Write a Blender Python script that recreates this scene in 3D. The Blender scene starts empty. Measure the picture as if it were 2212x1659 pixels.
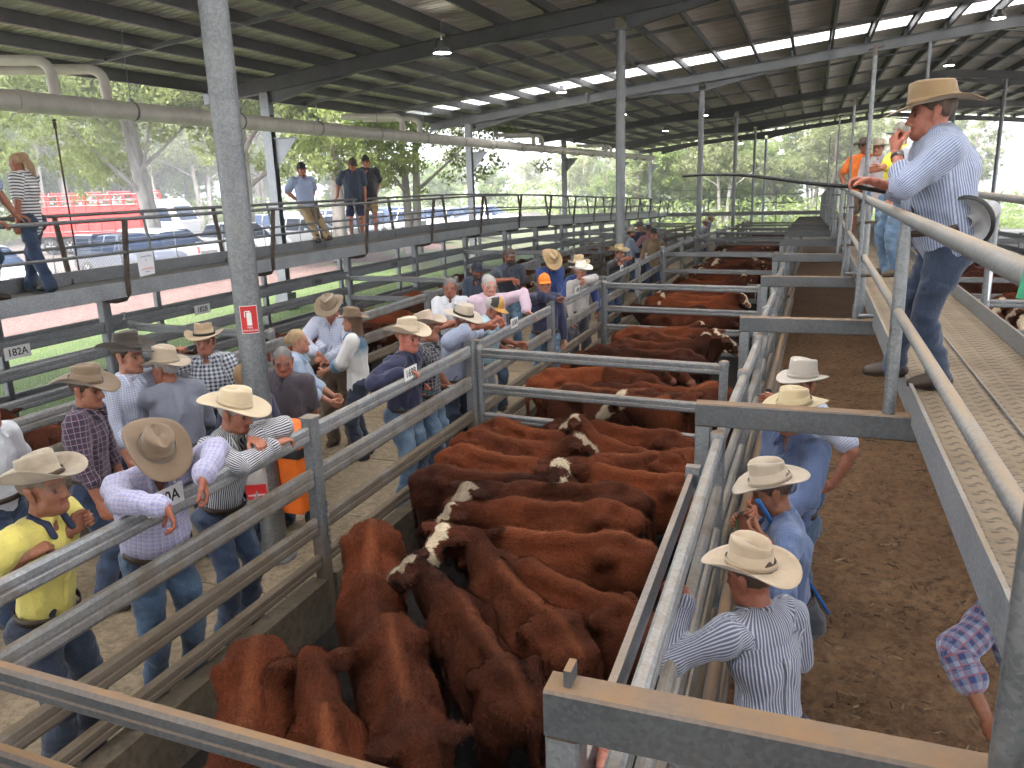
import bpy, math, random
import numpy as np
from math import radians as R_, sin, cos, pi
rng = random.Random(7)
C = bpy.context.scene
# ---------------------------------------------------------------- camera
FPX, CX, CY = 1700.0, 1106.0, 829.5            # focal length / centre on a 2212 px wide frame
_vp = np.array([1757 - CX, 376 - CY, FPX])
_vv = np.array([214.0, 0, FPX]); _vv[1] = -(FPX * FPX + _vp[0] * 214.0) / _vp[1]
_y = _vp / np.linalg.norm(_vp); _z = -_vv / np.linalg.norm(_vv); _x = np.cross(_y, _z)
RC = np.stack([_x, _y, _z], 1)                  # camera(x right, y down, z forward) = RC @ world
CAMZ = 3.2
CAM = np.array([0, 0, CAMZ])
def ray(u, v): return RC.T @ np.array([u - CX, v - CY, FPX])
def atz(u, v, z): d = ray(u, v); return CAM + d * (z - CAMZ) / d[2]
def atx(u, v, x): d = ray(u, v); return CAM + d * x / d[0]
def aty(u, v, y): d = ray(u, v); return CAM + d * y / d[1]
from mathutils import Matrix, Vector
cam_d = bpy.data.cameras.new('camera'); cam = bpy.data.objects.new('camera', cam_d)
C.collection.objects.link(cam)
cam_d.sensor_width = 36; cam_d.lens = FPX / 2212 * 36
cam_d.clip_start = 0.05; cam_d.clip_end = 900
m = Matrix.Identity(4)
for i in range(3):
    m[i][0] = RC[0][i]; m[i][1] = -RC[1][i]; m[i][2] = -RC[2][i]; m[i][3] = CAM[i]
cam.matrix_world = m
C.camera = cam
# ---------------------------------------------------------------- light
SUN_EL, SUN_AZ = 66, 215                        # azimuth: compass angle from +y towards +x
w = bpy.data.worlds.new('World'); C.world = w; w.use_nodes = True
nt = w.node_tree; bg = nt.nodes['Background']
sky = nt.nodes.new('ShaderNodeTexSky'); sky.sky_type = 'NISHITA'; sky.sun_disc = False
sky.sun_elevation = R_(SUN_EL); sky.sun_rotation = R_(SUN_AZ)
sky.air_density = 1.0; sky.dust_density = 4.0; sky.ozone_density = 0.6
hs = nt.nodes.new('ShaderNodeHueSaturation'); hs.inputs['Saturation'].default_value = 0.45
nt.links.new(sky.outputs[0], hs.inputs['Color']); nt.links.new(hs.outputs[0], bg.inputs[0])
bg.inputs[1].default_value = 0.15
sd = bpy.data.lights.new('sun', 'SUN'); sun = bpy.data.objects.new('sun', sd); C.collection.objects.link(sun)
sd.energy = 1.0; sd.angle = R_(10); sd.color = (1, .96, .9)
sdir = Vector((sin(R_(SUN_AZ)) * cos(R_(SUN_EL)), cos(R_(SUN_AZ)) * cos(R_(SUN_EL)), sin(R_(SUN_EL))))
sun.rotation_euler = sdir.to_track_quat('Z', 'Y').to_euler()
C.view_settings.view_transform = 'Standard'; C.view_settings.look = 'None'; C.view_settings.gamma = 1
C.view_settings.exposure = 3.45
C.cycles.max_bounces = 8; C.cycles.diffuse_bounces = 5; C.cycles.transparent_max_bounces = 8
C.cycles.use_denoising = True
# ---------------------------------------------------------------- scene-graph helpers
def link(o, parent=None):
    C.collection.objects.link(o)
    if parent is not None: o.parent = parent
    return o
def tag(o, label=None, cat=None, group=None, kind=None):
    if label: o['label'] = label
    if cat: o['category'] = cat
    if group: o['group'] = group
    if kind: o['kind'] = kind
    return o
def thing(name, label, cat, loc=(0, 0, 0), rz=0, group=None):
    o = bpy.data.objects.new(name, None); o.empty_display_size = .1
    link(o); o.location = [float(c) for c in loc]; o.rotation_euler = (0, 0, rz)
    return tag(o, label, cat, group)
def copy_tree(o, parent=None):
    c = o.copy(); C.collection.objects.link(c)
    if parent is not None: c.parent = parent
    for ch in list(o.children): copy_tree(ch, c)
    return c
def np_mesh(name, V, F, mats, mi=None, smooth=True, attrs=None):
    """V Nx3, F Mx4 (or Mx3) arrays -> mesh"""
    me = bpy.data.meshes.new(name)
    V = np.asarray(V, np.float32); F = np.asarray(F, np.int32); k = F.shape[1]
    me.vertices.add(len(V)); me.vertices.foreach_set('co', V.ravel())
    me.loops.add(F.size); me.loops.foreach_set('vertex_index', F.ravel())
    me.polygons.add(len(F)); me.polygons.foreach_set('loop_start', np.arange(0, F.size, k, dtype=np.int32))
    me.polygons.foreach_set('loop_total', np.full(len(F), k, np.int32))
    if mi is not None: me.polygons.foreach_set('material_index', np.asarray(mi, np.int32))
    me.polygons.foreach_set('use_smooth', np.full(len(F), smooth, bool))
    for mt in mats: me.materials.append(mt)
    for an, typ, dat in (attrs or []):
        a = me.attributes.new(an, typ, 'POINT')
        a.data.foreach_set('color' if 'COLOR' in typ else 'vector', np.asarray(dat, np.float32).ravel())
    me.update(); me.validate()
    return me
class MB:
    """collects boxes, bars, tubes and lathes into one mesh"""
    def __init__(s): s.v = []; s.f = []; s.m = []; s.sm = []
    def add(s, vs, fs, m=0, sm=False):
        b = len(s.v); s.v += [tuple(map(float, p)) for p in vs]
        for f in fs: s.f.append([i + b for i in f]); s.m.append(m); s.sm.append(sm)
        return s
    def box(s, a, b, m=0):
        (x0, y0, z0), (x1, y1, z1) = a, b
        vs = [(x0, y0, z0), (x1, y0, z0), (x1, y1, z0), (x0, y1, z0), (x0, y0, z1), (x1, y0, z1), (x1, y1, z1), (x0, y1, z1)]
        return s.add(vs, [(0, 3, 2, 1), (4, 5, 6, 7), (0, 1, 5, 4), (1, 2, 6, 5), (2, 3, 7, 6), (3, 0, 4, 7)], m)
    def prism(s, a, b, prof, up=(0, 0, 1), m=0, sm=False, caps=True):
        """sweep a 2-D profile (side, up) from a to b"""
        a = np.array(a, float); b = np.array(b, float); d = b - a; d /= np.linalg.norm(d)
        up = np.array(up, float); sd_ = np.cross(d, up); n = np.linalg.norm(sd_)
        if n < 1e-4: sd_ = np.cross(d, (0, 1, 0)); n = np.linalg.norm(sd_)
        sd_ /= n; u2 = np.cross(sd_, d)
        n = len(prof); vs = [a + sd_ * p + u2 * q for p, q in prof] + [b + sd_ * p + u2 * q for p, q in prof]
        fs = [(i, (i + 1) % n, n + (i + 1) % n, n + i) for i in range(n)]
        s.add(vs, fs, m, sm)
        if caps: s.add(vs, [tuple(range(n))[::-1], tuple(range(n, 2 * n))], m)
        return s
    def bar(s, a, b, w, h, up=(0, 0, 1), m=0, bev=.15):
        e = bev * min(w, h); w2, h2 = w / 2, h / 2
        pr = [(-w2, -h2 + e), (-w2 + e, -h2), (w2 - e, -h2), (w2, -h2 + e), (w2, h2 - e), (w2 - e, h2), (-w2 + e, h2), (-w2, h2 - e)]
        return s.prism(a, b, pr, up, m)
    def tube(s, pts, r, n=10, m=0, caps=True, r2=None):
        pts = [np.array(p, float) for p in pts]; k = len(pts); rings = []
        rr = r if hasattr(r, '__len__') else [r] * k
        ref = None
        for i, p in enumerate(pts):
            d = pts[min(i + 1, k - 1)] - pts[max(i - 1, 0)]; d /= np.linalg.norm(d) + 1e-9
            if ref is None:
                ref = np.array([0, 0, 1.]) if abs(d[2]) < .9 else np.array([1., 0, 0])
            sx = np.cross(d, ref); sx /= np.linalg.norm(sx); sy = np.cross(sx, d); ref = sy
            rings.append([p + (sx * cos(t) + sy * sin(t)) * rr[i] for t in [2 * pi * j / n for j in range(n)]])
        vs = [q for rg in rings for q in rg]; fs = []
        for i in range(k - 1):
            for j in range(n):
                fs.append((i * n + j, i * n + (j + 1) % n, (i + 1) * n + (j + 1) % n, (i + 1) * n + j))
        s.add(vs, fs, m, True)
        if caps: s.add(rings[0], [tuple(range(n))], m); s.add(rings[-1], [tuple(range(n))[::-1]], m)
        return s
    def lathe(s, c, prof, n=24, m=0, axis=None):
        vs = []; k = len(prof)
        M = Vector((0, 0, 1)).rotation_difference(Vector(axis)).to_matrix() if axis is not None else None
        for r, z in prof:
            for j in range(n):
                t = 2 * pi * j / n; p = Vector((r * cos(t), r * sin(t), z))
                if M is not None: p = M @ p
                vs.append((c[0] + p[0], c[1] + p[1], c[2] + p[2]))
        fs = [(i * n + j, i * n + (j + 1) % n, (i + 1) * n + (j + 1) % n, (i + 1) * n + j) for i in range(k - 1) for j in range(n)]
        return s.add(vs, fs, m, True)
    def build(s, name, mats, parent=None):
        if not isinstance(mats, (list, tuple)): mats = [mats]
        used = sorted({i for f in s.f for i in f})
        if len(used) < len(s.v): mp = {o: n for n, o in enumerate(used)}; s.v = [s.v[i] for i in used]; s.f = [[mp[i] for i in f] for f in s.f]
        me = bpy.data.meshes.new(name); me.from_pydata(s.v, [], s.f)
        for mt in mats: me.materials.append(mt)
        me.polygons.foreach_set('material_index', s.m); me.polygons.foreach_set('use_smooth', s.sm)
        me.update()
        o = bpy.data.objects.new(name, me)
        return link(o, parent)
# ---------------------------------------------------------------- materials
class NT:
    def __init__(s, name):
        s.m = bpy.data.materials.new(name); s.m.use_nodes = True; s.t = s.m.node_tree
        s.b = s.t.nodes['Principled BSDF']; s.out = s.t.nodes['Material Output']
    def n(s, typ, **kw):
        nd = s.t.nodes.new('ShaderNode' + typ)
        for k, v in kw.items(): setattr(nd, k, v)
        return nd
    def l(s, a, b): s.t.links.new(a, b)
    def coord(s, which='Object', scale=None):
        tc = s.n('TexCoord'); o = tc.outputs[which]
        if scale is not None:
            mp = s.n('Mapping'); mp.inputs['Scale'].default_value = scale; s.l(o, mp.inputs[0]); o = mp.outputs[0]
        return o
    def geo(s): return s.n('NewGeometry')
    def noise(s, vec, scale, detail=4, rough=.55, dist=0):
        nd = s.n('TexNoise'); nd.inputs['Scale'].default_value = scale; nd.inputs['Detail'].default_value = detail
        nd.inputs['Roughness'].default_value = rough; nd.inputs['Distortion'].default_value = dist
        if vec is not None: s.l(vec, nd.inputs['Vector'])
        return nd.outputs['Fac']
    def ramp(s, fac, stops):
        nd = s.n('ValToRGB'); e = nd.color_ramp.elements
        while len(e) < len(stops): e.new(.5)
        for i, (p, c) in enumerate(stops):
            e[i].position = p; e[i].color = (*c, 1) if hasattr(c, '__len__') else (c, c, c, 1)
        s.l(fac, nd.inputs[0]); return nd.outputs[0]
    def mix(s, fac, a, b, mode='MIX'):
        nd = s.n('Mix', data_type='RGBA', blend_type=mode)
        for i, v in ((0, fac), (6, a), (7, b)):
            if hasattr(v, 'is_linked') or hasattr(v, 'links'): s.l(v, nd.inputs[i])
            else: nd.inputs[i].default_value = v if i == 0 else ((*v, 1) if len(v) == 3 else v)
        return nd.outputs[2]
    def math(s, op, a, b=None, c=None):
        nd = s.n('Math', operation=op)
        for i, v in enumerate((a, b, c)):
            if v is None: continue
            if hasattr(v, 'links'): s.l(v, nd.inputs[i])
            else: nd.inputs[i].default_value = v
        return nd.outputs[0]
    def bump(s, h, st=.3, dist=.01):
        nd = s.n('Bump'); nd.inputs['Strength'].default_value = st; nd.inputs['Distance'].default_value = dist
        s.l(h, nd.inputs['Height']); s.l(nd.outputs[0], s.b.inputs['Normal'])
    def set(s, **kw):
        for k, v in kw.items():
            i = s.b.inputs[k.replace('_', ' ')]
            if hasattr(v, 'links'): s.l(v, i)
            else: i.default_value = (*v, 1) if hasattr(v, '__len__') and len(v) == 3 else v
        return s
def plain(name, col, rough=.6, metal=0, var=.15, scale=8, bump=0, bscale=60, **kw):
    t = NT(name); co = t.coord()
    nz = t.noise(co, scale)
    t.set(Base_Color=t.mix(t.ramp(nz, [(.3, 0), (.7, 1)]), tuple(c * (1 - var) for c in col), tuple(min(1, c * (1 + var)) for c in col)), Roughness=rough, Metallic=metal)
    for k, v in kw.items(): t.set(**{k: v})
    if bump: t.bump(t.noise(co, bscale), bump)
    return t.m
def galv(name, base=.36, dust=.5, dcol=(.26, .19, .12), stain=.35, metal=.45, low=None):
    t = NT(name); co = t.coord()
    vo = t.n('TexVoronoi'); vo.inputs['Scale'].default_value = 70; t.l(co, vo.inputs['Vector'])
    sp = t.n('SeparateColor'); t.l(vo.outputs['Color'], sp.inputs[0])
    big = t.noise(co, 3.0, 6)
    v = t.math('ADD', t.math('MULTIPLY', sp.outputs[0], .35), t.math('MULTIPLY', big, .9))
    col = t.ramp(v, [(.25, (base * .62, base * .67, base * .73)), (.85, (base * 1.25, base * 1.3, base * 1.35))])
    # brown stains of their own shape, dried manure and dust lying on the upper faces
    st = t.ramp(t.noise(co, 6, 8, .7, .6), [(.52, 0), (.72, 1)])
    col = t.mix(t.math('MULTIPLY', st, stain), col, (dcol[0] * .6, dcol[1] * .55, dcol[2] * .5))
    g = t.geo(); sx = t.n('SeparateXYZ'); t.l(g.outputs['True Normal'], sx.inputs[0])
    top = t.math('MULTIPLY', t.ramp(sx.outputs['Z'], [(.5, 0), (.9, 1)]), t.ramp(t.noise(co, 2.2, 7, .65), [(.35, .45), (.62, 1)]))
    fac = t.math('MULTIPLY', top, dust)
    col = t.mix(fac, col, dcol)
    if low is not None:
        ps = t.n('SeparateXYZ'); t.l(g.outputs['Position'], ps.inputs[0])
        lw = t.math('MULTIPLY', t.ramp(t.math('ADD', t.math('MULTIPLY', ps.outputs['Z'], -1 / low), t.math('ADD', t.math('MULTIPLY', big, .9), .75)), [(.3, 0), (.75, 1)]), .85)
        col = t.mix(lw, col, (.125, .083, .042)); fac = t.math('MAXIMUM', fac, lw)
    t.set(Base_Color=col, Metallic=t.math('MULTIPLY', t.math('SUBTRACT', 1, fac), metal),
          Roughness=t.math('ADD', t.math('MULTIPLY', fac, .45), t.math('ADD', .34, t.math('MULTIPLY', big, .25))))
    t.bump(t.noise(co, 90, 3), .12, .004)
    return t.m
M = {}
M['galv'] = galv('galvanised_steel', .215, .7, dcol=(.27, .175, .10))
M['rail'] = galv('galvanised_rail', .34, .6, stain=.7, low=1.85)
M['post'] = galv('galvanised_post', .25, .7, stain=.45, low=1.15)
M['dusty'] = galv('dusty_beam', .115, 1.1, dcol=(.25, .15, .078), stain=.25)
M['column'] = galv('galvanised_column', .21, .2, stain=.10, metal=.7)
M['railclean'] = galv('galvanised_rail_clean', .27, .5, stain=.35)
M['walkbeam'] = galv('catwalk_beam', .30, .5, stain=.25)
M['steel_dark'] = galv('dull_steel', .17, .3, stain=.3, metal=.3)
M['purlin'] = galv('purlin_steel', .10, .1, stain=.3, metal=.45)
M['rust'] = plain('rusty_bracket', (.085, .065, .052), .8, .2, .4, 14, .3)
M['pvc'] = plain('pvc_pipe', (.60, .57, .52), .45, 0, .12, 3)
M['black'] = plain('black_plastic', (.015, .015, .016), .5, 0, .2)
M['white'] = plain('white_paint', (.75, .75, .74), .5, 0, .05)
M['paper'] = plain('paper', (.78, .78, .82), .8, 0, .04)
M['red'] = plain('red_paint', (.55, .02, .02), .45, 0, .1)
M['orange'] = plain('orange_plastic', (.85, .17, .015), .45, 0, .12, 4)
M['ink'] = plain('black_ink', (.012, .012, .014), .6)
def m_lamp(name, col, s):
    t = NT(name); t.set(Base_Color=col, Emission_Color=col, Emission_Strength=s); return t.m
M['lamp'] = m_lamp('lamp_glow', (1, .93, .82), 14)
def m_roof():
    t = NT('roof_sheet'); co = t.coord(scale=(1, 1, 1))
    nz = t.noise(co, .55, 6, .65); st = t.noise(t.coord(scale=(.25, 3, 1)), 1.2, 5, .6)
    col = t.mix(t.ramp(nz, [(.35, 0), (.68, 1)]), (.60, .56, .52), (.82, .79, .76))
    col = t.mix(t.math('MULTIPLY', t.ramp(st, [(.45, 0), (.7, 1)]), .5), col, (.26, .17, .12))
    t.set(Base_Color=col, Roughness=.5, Metallic=.0); return t.m
M['roof'] = m_roof()
def m_trans(c=.42):
    t = NT('translucent_sheet'); tr = t.n('BsdfTranslucent'); tr.inputs[0].default_value = (c, c, c * .97, 1)
    df = t.n('BsdfTransparent'); df.inputs[0].default_value = (.9, .92, .92, 1)
    ms = t.n('MixShader'); ms.inputs[0].default_value = .0
    t.l(tr.outputs[0], ms.inputs[1]); t.l(df.outputs[0], ms.inputs[2]); t.l(ms.outputs[0], t.out.inputs[0]); return t.m
M['skylight'] = m_trans(); M['skylight_fill'] = m_trans(.75)  # second sheet is for unseen strips added to brighten the inside
def ground_mat(name, c0, c1, c2, s1=1.2, s2=14, bump=.5, bdist=.03, rough=.95, speck=None):
    t = NT(name); co = t.geo().outputs['Position']
    a = t.noise(co, s1, 6, .6); b = t.noise(co, s2, 8, .7, .4)
    col = t.mix(t.ramp(a, [(.35, 0), (.65, 1)]), c0, c1)
    col = t.mix(t.math('MULTIPLY', t.ramp(b, [(.42, 0), (.62, 1)]), .7), col, c2)
    if speck:
        vo = t.n('TexVoronoi'); vo.inputs['Scale'].default_value = speck[1]; t.l(co, vo.inputs['Vector'])
        sp = t.n('SeparateColor'); t.l(vo.outputs['Color'], sp.inputs[0])
        col = t.mix(t.ramp(sp.outputs[0], [(speck[2], 0), (speck[2] + .06, 1)]), col, speck[0])
    t.set(Base_Color=col, Roughness=rough)
    h = t.math('ADD', b, t.math('MULTIPLY', t.noise(co, s2 * 5, 4), .5))
    t.bump(h, bump, bdist)
    return t.m
M['mulch'] = ground_mat('lane_mulch', (.225, .115, .052), (.33, .185, .09), (.095, .047, .022), .9, 13, 1.0, .07, speck=((.24, .16, .09), 42, .93))
M['mud'] = ground_mat('pen_mud', (.010, .0072, .005), (.017, .012, .008), (.006, .0042, .003), 1.0, 12, .6, .04)
M['concrete'] = ground_mat('alley_concrete', (.235, .175, .112), (.36, .28, .19), (.11, .082, .05), 1.5, 17, .4, .015, .9)
M['kerbc'] = ground_mat('kerb_concrete', (.10, .078, .05), (.16, .125, .085), (.055, .042, .028), 1.6, 15, .3, .01, .9)
M['grass'] = ground_mat('mown_grass', (.050, .088, .022), (.085, .115, .042), (.032, .062, .015), .7, 30, .8, .03)
M['pebble'] = ground_mat('reddish_pebbles', (.085, .045, .04), (.12, .072, .064), (.05, .026, .022), .6, 26, .9, .03, speck=((.17, .12, .11), 24, .8))
M['dirt'] = ground_mat('rough_ground', (.055, .065, .03), (.085, .085, .045), (.04, .05, .02), .5, 9, .4, .02)
M['carpark'] = ground_mat('carpark_gravel', (.055, .045, .040), (.078, .065, .058), (.042, .033, .03), .4, 20, .4, .02)
M['bounce_ground'] = ground_mat('pale_bounce_ground', (.40, .36, .32), (.48, .44, .39), (.32, .28, .24), .5, 9, .3, .02)  # pale reflector ground, added for its bounce
# ---------------------------------------------------------------- setting
def gz0(y):
    if y < 18: return 0.0
    if y < 26: return -.034 * (y - 18) ** 2 / 16
    return -.034 * (min(y, 100) - 22)
def sstep(a, b, x): t = min(1, max(0, (x - a) / (b - a))); return t * t * (3 - 2 * t)
def gz(x, y): return gz0(y) * sstep(-30, -14, x)
YS = [-160, -60, -30, -12, 0, 8, 14, 18, 20, 22, 24, 26, 32, 40, 50, 60, 75, 100, 130, 180, 300, 420]
def sheet(name, mat, x0, x1, y0, y1, dz, kind='structure', nx=1, jit=0):
    ys = sorted({y0, y1} | {y for y in YS if y0 < y < y1}); xs = [x0 + (x1 - x0) * i / nx for i in range(nx + 1)]
    vs = [(x, y, gz(x, y) + dz) for y in ys for x in xs]; k = nx + 1
    fs = [(j * k + i, j * k + i + 1, (j + 1) * k + i + 1, (j + 1) * k + i) for j in range(len(ys) - 1) for i in range(nx)]
    o = MB().add(vs, fs).build(name, M[mat]); tag(o, kind=kind); return o
sheet('ground', 'dirt', -400, 400, -160, 420, -.03, nx=60)
sheet('pen_floor', 'mud', -10.9, 9.5, -6, 52, -.012, nx=3)
def lane_surface():
    """trodden bark mulch: lumps and scuffs as real relief"""
    q = np.random.RandomState(3); nx, ny = 92, 760; xs = np.linspace(-.54, 1.64, nx); ys = np.linspace(.6, 19, ny)
    X, Y = np.meshgrid(xs, ys); Z = np.zeros_like(X)
    for sc, am in ((1, .55), (2, .7), (4, .9), (9, .8)):
        g = q.randn(ny // sc + 3, nx // sc + 3); yi, xi = np.arange(ny) / sc, np.arange(nx) / sc; y0, x0 = yi.astype(int), xi.astype(int); fy, fx = (yi - y0)[:, None], (xi - x0)[None]
        Z += am * ((g[y0][:, x0] * (1 - fx) + g[y0][:, x0 + 1] * fx) * (1 - fy) + (g[y0 + 1][:, x0] * (1 - fx) + g[y0 + 1][:, x0 + 1] * fx) * fy)
    Z = .0075 * Z + .016 + np.array([gz(0, y) for y in ys])[:, None]
    V = np.stack([X, Y, Z], -1).reshape(-1, 3); i = np.arange(ny - 1)[:, None] * nx + np.arange(nx - 1)[None]; F = np.stack([i, i + 1, i + nx + 1, i + nx], -1).reshape(-1, 4)
    return link(bpy.data.objects.new('lane_floor', np_mesh('lane_floor', V, F, [M['mulch']])))
tag(lane_surface(), kind='structure')
sheet('lane_floor', 'mulch', -.54, 1.64, 18.9, 51.5, .004, nx=2); sheet('lane_floor', 'mulch', -.54, 1.64, -6, .62, .004, nx=2)
sheet('grass_verge', 'grass', -17.2, -10.9, -30, 70, -.006, nx=3)
sheet('pebble_bed', 'pebble', -22.6, -17.2, -40, 75, -.002, nx=3)
sheet('car_park', 'carpark', -64, -22.6, -50, 90, -.006, nx=6)
sheet('right_bounce_floor', 'bounce_ground', 9.4, 20.1, -30, 80, -.008, nx=3)  # pale floor added to bounce light up under the roof
sheet('right_bounce_yard', 'bounce_ground', 20, 70, -60, 95, -.004, nx=3)  # pale sunlit ground added as a reflector for the roof's right side
sheet('cross_band', 'pebble', -10, 30, 52.5, 60, 0.0, nx=4)  # pebble-coloured band across the far end of the lane
# raised concrete walk of the buyers' alley, cast in bays with open joints
al = MB(); yy = -6.0
while yy < 51:
    y1 = yy + 1.5
    if 8 > yy > -2 or True:
        vs = []
        for (x, y) in ((-6.25, yy + .012), (-3.36, yy + .012), (-3.36, y1), (-6.25, y1)):
            vs.append((x, y, gz(x, y) + .16))
        vs += [(x, y, z - .2) for x, y, z in vs]
        al.add(vs, [(0, 1, 2, 3), (0, 4, 5, 1), (1, 5, 6, 2), (2, 6, 7, 3), (3, 7, 4, 0)])
    yy = y1
tag(al.build('alley_path', M['concrete']), kind='structure')
# ---------------------------------------------------------------- shed
CY_ = [5.06, 18.3, 32.2, 47, 62.5, 77]          # column lines
RY = [-22, -8.8] + CY_
RIDGE = 6.0
def zr(x): return 5.72 + (x + 13.5) * .102 if x < RIDGE else 5.72 + 19.5 * .102 - (x - RIDGE) * .102
XL, XR = -15.6, 22.0
shed = thing('saleyard_shed', 'long open sided steel saleyard shed roof on round galvanised columns', 'shed', (0, 0, 0))
for y in RY:
    b = MB(); D = .36
    for xa, xb in ((XL, RIDGE), (RIDGE, XR)):
        za, zb = zr(xa), zr(xb)
        for (h0, h1, wd) in ((0, .018, .19), (.018, D - .018, .014), (D - .018, D, .19)):
            b.add([(xa, y - wd / 2, za + h0), (xb, y - wd / 2, zb + h0), (xb, y + wd / 2, zb + h0), (xa, y + wd / 2, za + h0),
                   (xa, y - wd / 2, za + h1), (xb, y - wd / 2, zb + h1), (xb, y + wd / 2, zb + h1), (xa, y + wd / 2, za + h1)],
                  [(0, 3, 2, 1), (4, 5, 6, 7), (0, 1, 5, 4), (1, 2, 6, 5), (2, 3, 7, 6), (3, 0, 4, 7)])
    for xc, L in ((-13.6, 2.6), (-4.13, 3.0), (8.6, 3.0)):    # haunches tapering away from each column
        for sg in (-1, 1):
            if xc < -10 and sg < 0: continue
            xa, xb = xc + sg * .13, xc + sg * L
            pa, pb = (xa, zr(xa)), (xb, zr(xb))
            for wd, (q0, q1) in ((.012, (0, 1)), (.17, (.94, 1))):
                dep = .30
                vs = [(pa[0], y - wd / 2, pa[1] - dep * q1 - .001), (pb[0], y - wd / 2, pb[1] - .004), (pb[0], y - wd / 2, pb[1] - .016 - (0 if q0 else 0)), ]
                if q0 == 0:
                    vs = [(pa[0], y - wd / 2, pa[1] - .001), (pb[0], y - wd / 2, pb[1] - .001), (pa[0], y - wd / 2, pa[1] - dep),
                          (pa[0], y + wd / 2, pa[1] - .001), (pb[0], y + wd / 2, pb[1] - .001), (pa[0], y + wd / 2, pa[1] - dep)]
                    b.add(vs, [(0, 1, 2), (3, 5, 4), (0, 2, 5, 3), (1, 4, 5, 2), (0, 3, 4, 1)])
                else:
                    vs = [(pa[0], y - wd / 2, pa[1] - dep - .015), (pb[0], y - wd / 2, pb[1] - .015), (pb[0], y + wd / 2, pb[1] - .015), (pa[0], y + wd / 2, pa[1] - dep - .015)]
                    vs += [(p, q, r + .014) for p, q, r in vs]
                    b.add(vs, [(0, 3, 2, 1), (4, 5, 6, 7), (0, 1, 5, 4), (1, 2, 6, 5), (2, 3, 7, 6), (3, 0, 4, 7)])
    for xs in (-8.6, .4):                                         # bolted splice plates
        b.box((xs - .02, y - .11, zr(xs) - .05), (xs + .02, y + .11, zr(xs) + D + .03))
    b.build('rafter', M['purlin'], shed)
PX = [XL + .05 + i * 1.22 for i in range(31)]
for i, x in enumerate(PX):
    z0 = zr(x) + .362; b = MB(); hh, fl = .255, .085
    y0, y1 = -24, 78.5
    if i == 0: hh = .30; z0 -= .05
    for (xa, xb, za, zb) in ((0, .012, 0, hh), (.012, fl, 0, .012), (-.073, 0, hh - .012, hh), (fl - .01, fl, .012, .035)):
        b.box((x + xa, y0, z0 + za), (x + xb, y1, z0 + zb))
    for y in RY:                                                   # cleats on each rafter
        b.box((x - .09, y - .06, z0 - .002), (x - .002, y + .06, z0 + .20))
    b.build('purlin', M['purlin'], shed)
for k, ya in enumerate(RY[:-1]):
    for q in (1 / 3, 2 / 3):
        y = ya + (RY[k + 1] - ya) * q
        for x0_, x1_ in ((XL + .07, RIDGE - .1), (RIDGE + .1, XR - .3)):
            b = MB(); b.bar((x0_, y, zr(x0_) + .40), (x1_, y, zr(x1_) + .40), .05, .09, bev=.05); b.build('bridging', M['steel_dark'], shed)
SKY = [(-11, -9.4, XL - .25), (-4.5, -3.1, -7), (1.4, 3.2, -7.5), (6.0, 7.4, -7), (9.4, 10.6, -7), (12.4, 13.6, -6.5), (29.9, 31.75, XL - .25)]   # translucent sheets: left end of each; all but last added unseen for light
def roof_strip(y0, y1, mat, name, dz=.62, xa=None, xb=None):
    """corrugated sheet, ribs running down the slope"""
    prof = []; y = y0; p = .19
    while y < y1 - 1e-6:
        for dy, h in ((0, 0), (.11, 0), (.125, .028), (.175, .028)):
            if y + dy <= y1: prof.append((y + dy, h))
        y += p
    prof.append((y1, 0))
    xs = [XL - .25 if xa is None else xa, RIDGE, XR + .25] if xb is None else [XL - .25, xb]; n = len(prof)
    vs = [(x, yy, zr(x) + dz + h) for x in xs for yy, h in prof]
    fs = [(r * n + j, r * n + j + 1, (r + 1) * n + j + 1, (r + 1) * n + j) for r in range(len(xs) - 1) for j in range(n - 1)]
    MB().add(vs, fs).build(name, M[mat], shed)
yc = -24.2
for a, b_, xl in SKY:
    roof_strip(yc, a, 'roof', 'roof_sheet'); roof_strip(a, b_, 'skylight' if a > 20 else 'skylight_fill', 'seen_or_fill_skylight', .622, xl); yc = b_
    if xl > XL: roof_strip(a, b_, 'roof', 'roof_sheet', .62, None, xl)
roof_strip(yc, 79, 'roof', 'roof_sheet')
XLC = [-13.3, -13.45, -13.9, -14.1, -14.3, -14.6]
for i, y in enumerate(CY_):
    b = MB(); zt = zr(-4.13) - .3; g = gz(-4.13, y)
    b.tube([(-4.13, y, g - .05), (-4.13, y, zt)], .104, 28); b.lathe((-4.13, y, g + .16), [(.17, 0), (.17, .02), (.105, .02)], 20)
    b.box((-4.33, y - .15, zt), (-3.93, y + .15, zt + .02))
    b.build('round_column', M['column'], shed)
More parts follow.
